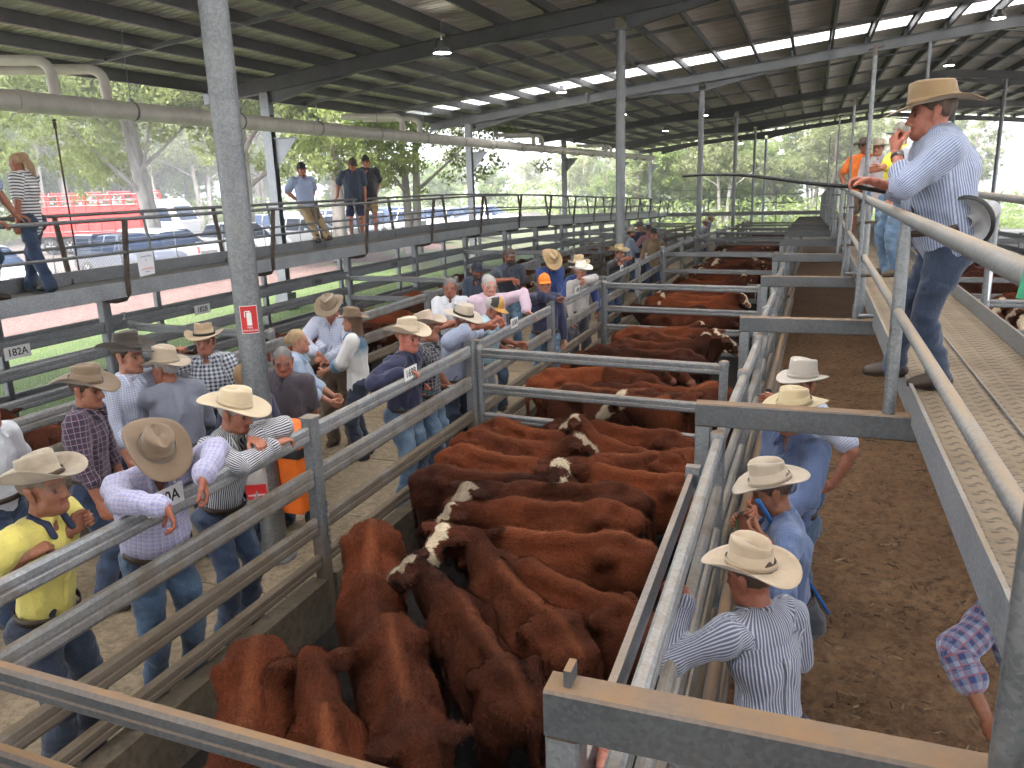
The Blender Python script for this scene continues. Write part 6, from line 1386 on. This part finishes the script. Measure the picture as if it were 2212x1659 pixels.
# ---------------------------------------------------------------- trees
def m_leaf(name, c0, c1, tr=.55):
    t = NT(name); oi = t.n('ObjectInfo'); a = t.n('Attribute'); a.attribute_name = 'Col'
    s = t.n('SeparateColor'); t.l(a.outputs['Color'], s.inputs[0])
    v = t.math('ADD', t.math('MULTIPLY', s.outputs[0], .7), t.math('MULTIPLY', oi.outputs['Random'], .3))
    col = t.mix(v, c0, c1); d = t.n('BsdfDiffuse'); d2 = t.n('BsdfTranslucent'); t.l(col, d.inputs[0]); t.l(t.mix(.5, col, (.30, .38, .12)), d2.inputs[0])
    ms = t.n('MixShader'); ms.inputs[0].default_value = tr; t.l(d.outputs[0], ms.inputs[1]); t.l(d2.outputs[0], ms.inputs[2]); t.l(ms.outputs[0], t.out.inputs[0]); return t.m
M['leafb'] = m_leaf('broad_leaves', (.14, .18, .065), (.38, .41, .17)); M['leafg'] = m_leaf('gum_leaves', (.16, .175, .095), (.38, .38, .22)); M['leafs'] = m_leaf('shrub_leaves', (.11, .16, .05), (.28, .34, .13))
def m_bark(name, c0, c1, c2):
    t = NT(name); co = t.coord(scale=(1, 1, .35)); a = t.noise(co, 2.2, 6, .6); b = t.noise(co, 9, 5, .7)
    col = t.mix(t.ramp(a, [(.4, 0), (.62, 1)]), c0, c1); col = t.mix(t.ramp(b, [(.6, 0), (.7, .8)]), col, c2); t.set(Base_Color=col, Roughness=.9); t.bump(b, .5, .03); return t.m
M['barkg'] = m_bark('grey_bark', (.28, .26, .25), (.42, .39, .37), (.25, .14, .10)); M['barkd'] = m_bark('brown_bark', (.16, .115, .09), (.30, .24, .20), (.08, .055, .045)); M['barkp'] = m_bark('pale_gum_bark', (.34, .29, .26), (.52, .47, .43), (.24, .13, .10))
def tree_meshes(seed, H, clear, spread, nl, leaf, nlimb, trunk_r, stems=1, leafmat='leafg', bark='barkd', droop=0., lobes=7, cl=.85):
    r = np.random.RandomState(seed); b = MB(); tips = []
    for s in range(stems):
        a0 = r.rand() * 6.3; lean = np.array([cos(a0), sin(a0), 0]) * (.10 if stems > 1 else .04) * H * (1 if stems > 1 else r.rand())
        base = np.array([cos(a0), sin(a0), 0]) * (.35 * trunk_r / .3 if stems > 1 else 0); pts = [base]; n = 9
        for i in range(1, n):
            f = i / (n - 1); w = np.array([sin(f * 4 + a0), cos(f * 3.3 + a0), 0]) * .018 * H * f
            pts.append(base + lean * f ** 1.2 + w + np.array([0, 0, H * .92 * f]))
        R = [trunk_r * (1.35 if i == 0 else 1) * (1 - .82 * i / (n - 1)) / stems ** .4 for i in range(n)]; b.tube(pts, R, 9)
        for k in range(nlimb):
            f = clear / H + (.94 - clear / H) * (k + r.rand() * .8) / nlimb; f = min(f, .96); q = f * (n - 1); i = int(q); p0 = pts[i] + (pts[min(i + 1, n - 1)] - pts[i]) * (q - i)
            az = k * 2.4 + r.rand() * 1.2 + a0; L = spread * (.55 + .6 * r.rand()) * (1.1 - .55 * max(0, f - .45)); el = .35 + .5 * r.rand() - droop
            d = np.array([cos(az) * cos(el), sin(az) * cos(el), sin(el)]); p1 = p0 + d * L * .5 + [0, 0, .05 * L]; p2 = p0 + d * L + np.array([0, 0, (.12 - droop * .5) * L]); r0 = R[i] * .5
            b.tube([p0, p1, p2], [r0, r0 * .6, r0 * .2], 6)
            for qq in range(3):
                f2 = .45 + .55 * r.rand(); base2 = p0 + (p2 - p0) * f2; d2 = nrm(d + r.randn(3) * .7); e = base2 + d2 * L * (.2 + .25 * r.rand()); b.tube([base2, e], [r0 * .28, r0 * .08], 5); tips += [(e, L * .30), (base2, L * .25)]
            tips.append((p2, L * .34))
        tips.append((pts[-1], spread * .4))
    cs = []
    for (c, rad) in tips:
        for q in range(lobes if rad > .3 else 3): cs.append((c + r.randn(3) * rad * .75 * [1, 1, .7], max(.22, rad * (.35 + .3 * r.rand())) * cl))
    cs_c = np.array([c for c, _ in cs]); cs_r = np.array([q for _, q in cs]); wts = cs_r ** 2; ci = r.choice(len(cs), nl, p=wts / wts.sum())
    u = r.randn(nl, 3); u /= np.linalg.norm(u, axis=1, keepdims=True); c = cs_c[ci] + u * (cs_r[ci] * r.rand(nl) ** .45)[:, None] * [1, 1, .75]
    d = r.randn(nl, 3); d[:, 2] -= .5; d /= np.linalg.norm(d, axis=1, keepdims=True); e = np.cross(d, r.randn(nl, 3)); e /= np.linalg.norm(e, axis=1, keepdims=True)
    L = leaf * (.6 + .8 * r.rand(nl))[:, None]; W = L * .42
    V = np.stack([c - d * L, c + e * W - d * L * .1, c + d * L, c - e * W - d * L * .1], 1).reshape(-1, 3); F = np.arange(nl * 4).reshape(-1, 4)
    g = np.clip((.25 + .5 * r.rand(len(cs)))[ci] + .25 * r.randn(nl) * .5, 0, 1); col = np.repeat(np.stack([g, g, g, np.ones(nl)], 1), 4, 0)
    cm = np_mesh('crown', V, F, [M[leafmat]], smooth=False, attrs=[('Col', 'FLOAT_COLOR', col)])
    tm = bpy.data.meshes.new('trunk'); tm.from_pydata(b.v, [], b.f); tm.materials.append(M[bark]); tm.polygons.foreach_set('use_smooth', [True] * len(b.f)); tm.update()
    return tm, cm
TM = {'hero': tree_meshes(1, 13, 3.2, 5.0, 42000, .125, 9, .40, 2, 'leafb', 'barkg', lobes=8), 'hero2': tree_meshes(2, 14, 3.6, 5.2, 42000, .125, 11, .42, 1, 'leafb', 'barkp', lobes=8),
      'gum': tree_meshes(3, 19, 6, 3.2, 13000, .20, 12, .26, 1, 'leafg', 'barkd'), 'gum2': tree_meshes(4, 22, 4.5, 3.8, 14000, .22, 14, .30, 1, 'leafg', 'barkd', .2), 'pale': tree_meshes(5, 18, 5, 4.4, 14000, .22, 11, .34, 2, 'leafg', 'barkp', .15),
      'bushy': tree_meshes(6, 12, 1.5, 3.8, 15000, .20, 14, .22, 1, 'leafs', 'barkd', .1), 'thin': tree_meshes(7, 20, 11, 2.2, 5500, .18, 8, .17, 1, 'leafg', 'barkp')}
def tree(k, x, y, s, label, group=None, rz=None, z=None):
    T = thing('tree', label, 'tree', (x, y, (gz(x, y) if z is None else z) - .1), rng.random() * 6.28 if rz is None else rz, group); T.scale = (s, s, s)
    link(bpy.data.objects.new('trunk', TM[k][0]), T); link(bpy.data.objects.new('crown', TM[k][1]), T)
    return T
def ground_at(u, v): return atz(u, v, 0)
for k, u, v, s, lb, rz in (('hero', 368, 572, .95, 'broad leafy tree with two grey leaning trunks in front of the red truck', .4), ('hero2', 738, 556, .9, 'leafy tree with pale peeling trunk behind the men in shorts', 2.0),
                          ('hero2', -12, 625, .85, 'tree with pale leaning trunk at the left edge beyond the chain link fence', .9), ('hero', 893, 540, .85, 'leafy tree with pinkish trunk behind the second eave column', 2.2), ('hero2', 545, 548, .95, 'leafy tree hidden mostly behind the big near column', 4.0),):
    p = ground_at(u, v); tree(k, p[0], p[1], s, lb, None, rz, 0)
r = random.Random(21); n = 0; spots = []
def scatter(x0, x1, y0, y1, cnt, kinds, smin, smax, label, group, mind=2.6):
    c = 0; tries = 0
    while c < cnt and tries < cnt * 40:
        tries += 1; x, y = r.uniform(x0, x1), r.uniform(y0, y1)
        if any((x - a) ** 2 + (y - b_) ** 2 < mind ** 2 for a, b_ in spots): continue
        spots.append((x, y)); k = r.choice(kinds); tree(k, x, y, r.uniform(smin, smax), label[k] if isinstance(label, dict) else label, group); c += 1
LBL = {'gum': 'brown trunked gum tree in the forest beyond the car park', 'gum2': 'tall spreading gum tree in the forest beyond the car park', 'pale': 'pale forked gum tree in the forest beyond the car park', 'thin': 'slender bare stemmed gum in the forest beyond the car park', 'bushy': 'low bushy tree in the forest beyond the car park'}
scatter(-76, -56, 2, 78, 44, ['gum', 'thin', 'thin', 'gum2', 'pale', 'bushy'], .8, 1.05, LBL, 'forest trees beyond the car park', 2.4)
scatter(-98, -76, 5, 110, 36, ['gum2', 'gum', 'bushy', 'bushy'], .9, 1.15, LBL, 'forest trees beyond the car park', 3)
LB2 = {k: v.replace('in the forest beyond the car park', 'behind the far end of the yards') for k, v in LBL.items()}
scatter(-60, -18, 84, 112, 24, ['pale', 'gum', 'bushy', 'bushy'], .36, .52, LB2, 'trees behind the far end of the yards', 3.5)
scatter(-20, 6, 88, 125, 20, ['pale', 'bushy', 'gum2', 'bushy'], .62, .9, LB2, 'trees behind the far end of the yards', 3.2)
scatter(4, 20, 110, 150, 9, ['pale', 'gum2', 'bushy'], .5, .75, LB2, 'trees behind the far end of the yards', 4)
scatter(30, 85, 95, 150, 16, ['bushy', 'bushy', 'pale'], .45, .6, 'green bushy tree far off at the right behind the auctioneer', 'trees far right', 4)
def brush():
    q = np.random.RandomState(9); n_ = 26000; zone = q.rand(n_); P_ = np.zeros((n_, 3))
    a = zone < .6; P_[a] = np.stack([q.uniform(-84, -55, a.sum()), q.uniform(0, 95, a.sum()), q.rand(a.sum()) ** 2.2 * 2.6], 1)
    b_ = ~a; xx = q.uniform(-60, 40, b_.sum()); yy = q.uniform(84, 100, b_.sum()); P_[b_] = np.stack([xx, yy, q.rand(b_.sum()) ** 2 * 3.2 - 2.3 * np.array([sstep(-30, -14, x) for x in xx])], 1)
    d = q.randn(n_, 3); d /= np.linalg.norm(d, axis=1, keepdims=True); e = np.cross(d, q.randn(n_, 3)); e /= np.linalg.norm(e, axis=1, keepdims=True); L = .22 + .25 * q.rand(n_)[:, None]
    V = np.stack([P_ - d * L, P_ + e * L * .4, P_ + d * L, P_ - e * L * .4], 1).reshape(-1, 3); g = np.clip(.5 + .35 * np.sin(P_[:, 1] * .7) * np.sin(P_[:, 0] * .9) + .2 * q.randn(n_), 0, 1)
    me = np_mesh('undergrowth', V, np.arange(n_ * 4).reshape(-1, 4), [M['leafs']], smooth=False, attrs=[('Col', 'FLOAT_COLOR', np.repeat(np.stack([g, g, g, g * 0 + 1], 1), 4, 0))])
    return link(bpy.data.objects.new('undergrowth', me))
tag(brush(), 'low green undergrowth below the forest trees', 'undergrowth', kind='stuff')
def blades():
    q = np.random.RandomState(4); n_ = 22000; x = q.uniform(-17.2, -10.9, n_); y = 3 + 45 * q.rand(n_) ** 1.3; L = .03 + .05 * q.rand(n_); a = q.rand(n_) * 6.28; w_ = .008
    P_ = np.stack([x, y, np.array([gz(a_, b_) for a_, b_ in zip(x, y)])], 1); s_ = np.stack([np.cos(a), np.sin(a), a * 0], 1) * w_; t_ = np.stack([np.cos(a * 3) * .6, np.sin(a * 3) * .6, np.ones(n_)], 1) * L[:, None]
    V = np.stack([P_ - s_, P_ + s_, P_ + t_], 1).reshape(-1, 3); g = np.clip(.6 + .3 * q.randn(n_), 0, 1)
    return link(bpy.data.objects.new('grass', np_mesh('grass', V, np.arange(n_ * 3).reshape(-1, 3), [M['leafs']], smooth=False, attrs=[('Col', 'FLOAT_COLOR', np.repeat(np.stack([g, g, g, g * 0 + 1], 1), 3, 0))])))
tag(blades(), 'short green grass on the verge beside the outer fence', 'grass', kind='stuff')
# ---------------------------------------------------------------- chain link fence
clf = thing('chain_link_fence', 'chain link fence with thin posts between the pebble bed and the parked cars', 'fence', (-21.2, 0, 0)); V, F = [], []
b = MB(); y0, y1, h, st = 6, 50, 1.35, .11
def wire(a, c):
    d = nrm(np.array(c) - a); s1 = np.cross(d, (1, 0, 0)) * .0035; k = len(b.v); b.add([a - s1, a + s1, c + s1, c - s1, a + np.array([.005, 0, 0]), c + np.array([.005, 0, 0])], [(0, 1, 2, 3), (0, 3, 5, 4), (1, 4, 5, 2)])
y = y0 - h
while y < y1:
    for sg in (1, -1):
        ya, yb = (y, y + h) if sg > 0 else (y + h, y); wire(np.array([0, ya, .05]), np.array([0, yb, .05 + h]))
    y += st
b.build('wire_mesh', plain('fence_wire', (.42, .42, .42), .5, .5), clf)
for z in (1.42, 1.62, 1.85): b = MB(); b.tube([(0, y0, z), (0, y1, z)], .006, 5); b.build('strand_wire', M['galv'], clf)
for i in range(19):
    y = 5 + 2.5 * i; b = MB(); b.tube([(0, y, -.05), (0, y, 1.95)], .022, 8); b.build('fence_post', M['steel_dark'], clf)
# ---------------------------------------------------------------- vehicles
def paint(name, c, metal=0):
    t = NT(name); t.set(Base_Color=c, Roughness=.32, Metallic=metal, Coat_Weight=.6, Coat_Roughness=.08); d = t.noise(t.coord(), 1.5, 5); return t.m
PW = paint('white_car_paint', (.64, .64, .64)); PB = paint('slate_blue_car_paint', (.05, .07, .13), .4); PS = paint('silver_car_paint', (.36, .37, .39), .5); PD = paint('dark_car_paint', (.03, .032, .036)); PRD = paint('red_truck_paint', (.62, .035, .03))
GL = NT('car_glass').set(Base_Color=(.02, .035, .07), Roughness=.12, Specular_IOR_Level=.15).m; TY = plain('tyre_rubber', (.018, .018, .018), .85); RIM = plain('alloy_rim', (.42, .42, .43), .35, .7, .05); HLM = NT('headlight_lens').set(Base_Color=(.75, .77, .8), Roughness=.12).m; TLM = plain('tail_light', (.5, .02, .02), .3); BPL = plain('bumper_plastic', (.03, .03, .032), .6)
def wheel(par, x, y, rad, side):
    w_ = bpy.data.objects.new('wheel', None); link(w_, par); w_.location = (x, y, rad); sy = 1 if y > 0 else -1
    MB().lathe((0, 0, 0), [(rad * .62, -.11), (rad * .95, -.11), (rad, -.08), (rad, .08), (rad * .95, .11), (rad * .62, .11)], 24, axis=(0, 1, 0)).build('tyre', TY, w_)
    b = MB(); b.lathe((0, .0, 0), [(rad * .64, -.10), (rad * .64, .10)], 24, axis=(0, 1, 0)); b.lathe((0, sy * .085, 0), [(.001, sy * .02), (rad * .16, sy * .02), (rad * .18, 0)], 12, axis=(0, 1, 0)); b.lathe((0, sy * .02, 0), [(.001, 0), (rad * .63, 0)], 20, axis=(0, 1, 0), m=1)
    for i in range(6):
        a = 2 * pi * i / 6; b.bar((rad * .12 * cos(a), sy * .085, rad * .12 * sin(a)), (rad * .63 * cos(a), sy * .09, rad * .63 * sin(a)), .05, .02, up=(0, 1, 0))
    b.build('rim', [RIM, TY], w_)
def vehicle(kind, pnt, label, x, y, rz, name='parked_car', cat='car', z=0, group='cars parked beyond the chain link fence'):
    """x forward; lofted body sections: (x, sill, belt, roof, half width, half roof width, glass flag)"""
    T = thing(name, label, cat, (x, y, z), rz, group)
    if kind == 'suv': S_ = [(2.32, .42, .74, .78, .70, .62, 0), (2.26, .30, .88, .93, .84, .74, 0), (1.9, .24, .98, 1.04, .92, .80, 0), (1.05, .24, 1.06, 1.12, .93, .80, 2), (.32, .24, 1.08, 1.70, .94, .66, 1), (.18, .24, 1.08, 1.74, .94, .67, 0), (.10, .24, 1.08, 1.75, .94, .68, 1), (-.88, .24, 1.09, 1.77, .94, .68, 0), (-.98, .24, 1.09, 1.77, .94, .68, 1), (-1.85, .24, 1.10, 1.72, .94, .66, 2), (-2.22, .34, 1.10, 1.14, .90, .74, 0), (-2.32, .42, .92, .98, .86, .74, 0)]
    else: S_ = [(2.55, .45, .78, .82, .74, .66, 0), (2.48, .34, .92, .98, .86, .76, 0), (2.1, .28, 1.02, 1.08, .92, .80, 0), (1.25, .28, 1.08, 1.14, .93, .80, 2), (.55, .28, 1.10, 1.70, .94, .66, 1), (.42, .28, 1.10, 1.74, .94, .67, 0), (.34, .28, 1.10, 1.75, .94, .67, 1), (-.42, .28, 1.11, 1.75, .94, .67, 0), (-.50, .28, 1.11, 1.75, .94, .67, 1), (-1.05, .28, 1.11, 1.70, .94, .66, 2), (-1.25, .28, 1.11, 1.14, .94, .80, 0), (-2.5, .34, 1.10, 1.12, .93, .80, 0), (-2.58, .42, .9, .95, .88, .74, 0)]
    R_2 = []
    for (xx, s, bt, rf, w1, w2, g) in S_:
        half = [(w1 * .90, s), (w1, s + .16), (w1 * 1.0, (s + bt) / 2 + .06), (w1 * .965, bt), (w2 + .02, rf - .05), (w2 * .86, rf), (w2 * .4, rf + .02)]
        R_2.append([(xx, q, zz) for q, zz in half] + [(xx, -q, zz) for q, zz in half[::-1]])
    n_ = 14; bd = MB(); gw = MB(); vs = [q for rg in R_2 for q in rg]; bf, gf, wf = [], [], []
    for i in range(len(S_) - 1):
        fl = S_[i][6]
        for j in range(n_):
            f = (i * n_ + j, i * n_ + (j + 1) % n_, (i + 1) * n_ + (j + 1) % n_, (i + 1) * n_ + j)
            if fl == 1 and j in (3, 9): gf.append(f)
            elif fl == 2 and 3 < j < 9: wf.append((f, i))
            elif fl == 2 and j in (3, 9): (gf if S_[i + 1][3] > 1.4 or S_[i][3] > 1.4 else bf).append(f)
            else: bf.append(f)
    caps = [tuple(range(n_))[::-1], tuple(range((len(S_) - 1) * n_, len(S_) * n_))]
    o = MB().add(vs, bf + caps, 0, True).build('body', pnt, T)
    for f in gf:
        q = [vs[i] for i in f]; MB().add(q, [(0, 1, 2, 3)]).build('side_window', GL, T)
    for seg in sorted({i for _, i in wf}):
        fs = [f for f, i in wf if i == seg]; MB().add(vs, fs).build('windscreen' if seg < 5 else 'rear_window', GL, T)
    rad = .36; wb = (1.42, -1.38) if kind == 'suv' else (1.62, -1.55)
    for xx in wb:
        for q in (1, -1):
            b = MB(); b.lathe((xx, q * .80, rad + .02), [(rad + .09, -.155 * q), (rad + .09, .155 * q), (.001, .155 * q)] if False else [(.001, .138 * q), (rad + .075, .138 * q), (rad + .085, .10 * q)], 24, axis=(0, 1, 0)); b.build('wheel_arch', BPL, T)
            wheel(T, xx, q * .86, rad, q)
    fx = S_[0][0]
    for q in (1, -1):
        b = MB(); b.add([(fx - .035, q * .50, .80), (fx - .055, q * .66, .82), (fx - .24, q * .86, .90), (fx - .22, q * .80, .97), (fx - .09, q * .55, .91)], [(0, 1, 2, 3, 4) if q > 0 else (4, 3, 2, 1, 0)]); b.build('headlight', HLM, T)
        b = MB(); b.bar((S_[3][0] - .25, q * .95, 1.12), (S_[3][0] - .25, q * 1.13, 1.16), .10, .15, bev=.3); b.build('mirror', BPL if pnt is not PW else pnt, T)
        b = MB(); rx_ = S_[-1][0]; b.box((rx_ - .01, q * .80 - .06, .78), (rx_ + .06, q * .80 + .06, 1.05)); b.build('tail_light', TLM, T)
    b = MB(); b.box((fx - .02, -.42, .60), (fx + .012, .42, .84)); 
    for k in range(4): b.box((fx + .010, -.42, .625 + .055 * k), (fx + .022, .42, .640 + .055 * k), 1)
    b.build('grille', [BPL, RIM], T)
    b = MB(); b.box((fx - .06, -.72, .34), (fx + .03, .72, .50)); b.build('bumper', BPL, T); b = MB(); b.box((fx + .028, -.19, .47), (fx + .036, .19, .57)); b.build('licence_plate', M['white'], T)
    if kind == 'ute':
        b = MB(); b.box((-2.5, -.82, 1.095), (-1.28, .82, 1.13)); b.build('tray_cover', BPL, T)
    if kind == 'canopy':
        b = MB(); loft(b, [(1.12, [(-2.5, -.88), (-1.2, -.88), (-1.2, .88), (-2.5, .88)], 1), (1.70, [(-2.48, -.80), (-1.2, -.80), (-1.2, .80), (-2.48, .80)], 1), (1.76, [(-2.40, -.7), (-1.25, -.7), (-1.25, .7), (-2.40, .7)], 1)]); b.build('canopy', pnt, T)
        b = MB()
        for q in (.83, -.83): b.box((-2.25, q - .02, 1.25), (-1.45, q + .02, 1.58))
        b.build('canopy_window', GL, T)
    if kind == 'rack':
        b = MB()
        for q in (.7, -.7): b.tube([(-2.4, q, 1.1), (-2.4, q, 1.85), (.3, q, 1.85)], .03, 8); b.tube([(-1.2, q, 1.1), (-1.2, q, 1.85)], .03, 8)
        for xx in (-2.4, -1.2, .3): b.tube([(xx, -.7, 1.85), (xx, .7, 1.85)], .03, 8)
        b.build('ladder_rack', PW, T)
    return T
def car_at(kind, pnt, u, v, label, rz=-8, back=2.4):
    p = atz(u, v, 0); a = R_(rz); vehicle(kind, pnt, label, p[0] - back * cos(a), p[1] - back * sin(a), a)
car_at('canopy', PB, 368, 604, 'slate blue ute nosed up to the chain link fence at the left', -12); car_at('canopy', PW, 452, 583, 'white ute with canopy beside the twin trunk tree', -10)
car_at('suv', PW, 612, 560, 'white four wheel drive hidden partly by the big column', -8); car_at('suv', PW, 742, 540, 'white car with big grille below the leaning man', -10)
car_at('ute', PS, 805, 530, 'silver ute right of the leaning man', -8); car_at('suv', PW, 880, 520, 'white wagon below the man in khaki shorts', -8); car_at('ute', PW, 955, 512, 'white ute near the second eave column', -8)
car_at('suv', PW, 1040, 504, 'white car right of the second eave column', -8); car_at('suv', PW, 1120, 497, 'last white car of the front row', -8); car_at('suv', PW, 62, 655, 'white car at the far left behind the striped woman', -12)
car_at('rack', PW, 560, 528, 'white ute with ladder rack in the second row', 172); car_at('ute', PD, 640, 520, 'dark ute in the second row', -6); car_at('suv', PW, 700, 514, 'white wagon in the second row behind the leaning man', -5)
car_at('suv', PS, 800, 505, 'silver wagon in the second row', -6); car_at('ute', PW, 870, 500, 'white ute in the second row behind the men in shorts', -6); car_at('suv', paint('blue_car_paint', (.02, .08, .30)), 930, 496, 'bright blue wagon in the second row', -5); car_at('suv', PW, 250, 585, 'white van like wagon behind the slate ute', 170)
# red stock truck
tp = atz(235, 545, 0); T = thing('stock_truck', 'red livestock crate truck with white cab under the trees', 'truck', (tp[0], tp[1], 0), R_(14))
b = MB(); b.box((-4.2, -1.2, 1.05), (3.0, 1.2, 1.25)); b.build('deck', PRD, T)
for sy in (-1.2, 1.2):
    b = MB(); b.box((-4.2, sy - .03, 1.25), (3.0, sy + .03, 2.72)); b.build('crate_side', PRD, T)
    b = MB()
    for k in range(10): x = -4.2 + .8 * k; b.box((x - .03, sy - .06, 1.25), (x + .03, sy + .06, 3.30))
    for z in (1.28, 1.95, 2.72, 3.0, 3.30): b.tube([(-4.2, sy * 1.03, z), (3.0, sy * 1.03, z)], .035, 8)
    b.build('crate_rails', PRD, T)
b = MB()
for k in range(5): x = -4.2 + 1.8 * k; b.tube([(x, -1.2, 3.1), (x, -1.1, 3.45), (x, 1.1, 3.45), (x, 1.2, 3.1)], .035, 8)
b.build('crate_hoops', PRD, T)
b = MB(); loft(b, [(.9, [(3.15, -1.15), (5.3, -1.15), (5.3, 1.15), (3.15, 1.15)], 1), (1.7, [(3.15, -1.18), (5.35, -1.12), (5.35, 1.12), (3.15, 1.18)], 1), (2.6, [(3.15, -1.1), (4.9, -1.05), (4.9, 1.05), (3.15, 1.1)], 1), (2.95, [(3.2, -1.0), (4.6, -.95), (4.6, .95), (3.2, 1.0)], 1)]); b.build('cab', PW, T)
b = MB(); b.add([(5.33, -1.0, 1.75), (5.33, 1.0, 1.75), (4.93, .95, 2.55), (4.93, -.95, 2.55)], [(0, 1, 2, 3)]); b.build('windscreen', GL, T)
for q in (-1, 1): b = MB(); b.add([(3.7, q * 1.185, 1.75), (4.9, q * 1.165, 1.75), (4.6, q * 1.10, 2.5), (3.8, q * 1.12, 2.5)], [(0, 1, 2, 3)]); b.build('side_window', GL, T)
for x in (4.4, -1.6, -2.8):
    for q in (-1, 1): wheel(T, x, q * 1.02, .48, q)
b = MB(); b.box((-4, -.4, .6), (5, .4, 1.05)); b.build('chassis', BPL, T)
# ---------------------------------------------------------------- pale air
hz = MB().box((-405, -165, -6), (405, 425, 34)).build('haze', bpy.data.materials.new('haze_air'))
hm = hz.data.materials[0]; hm.use_nodes = True; hn = hm.node_tree; hn.nodes.remove(hn.nodes['Principled BSDF'])
pv = hn.nodes.new('ShaderNodeVolumePrincipled'); pv.inputs['Color'].default_value = (.95, .97, 1, 1); pv.inputs['Density'].default_value = .0026; pv.inputs['Anisotropy'].default_value = .2
hn.links.new(pv.outputs[0], hn.nodes['Material Output'].inputs['Volume']); tag(hz, 'thin pale air over the yards', 'haze', kind='stuff')
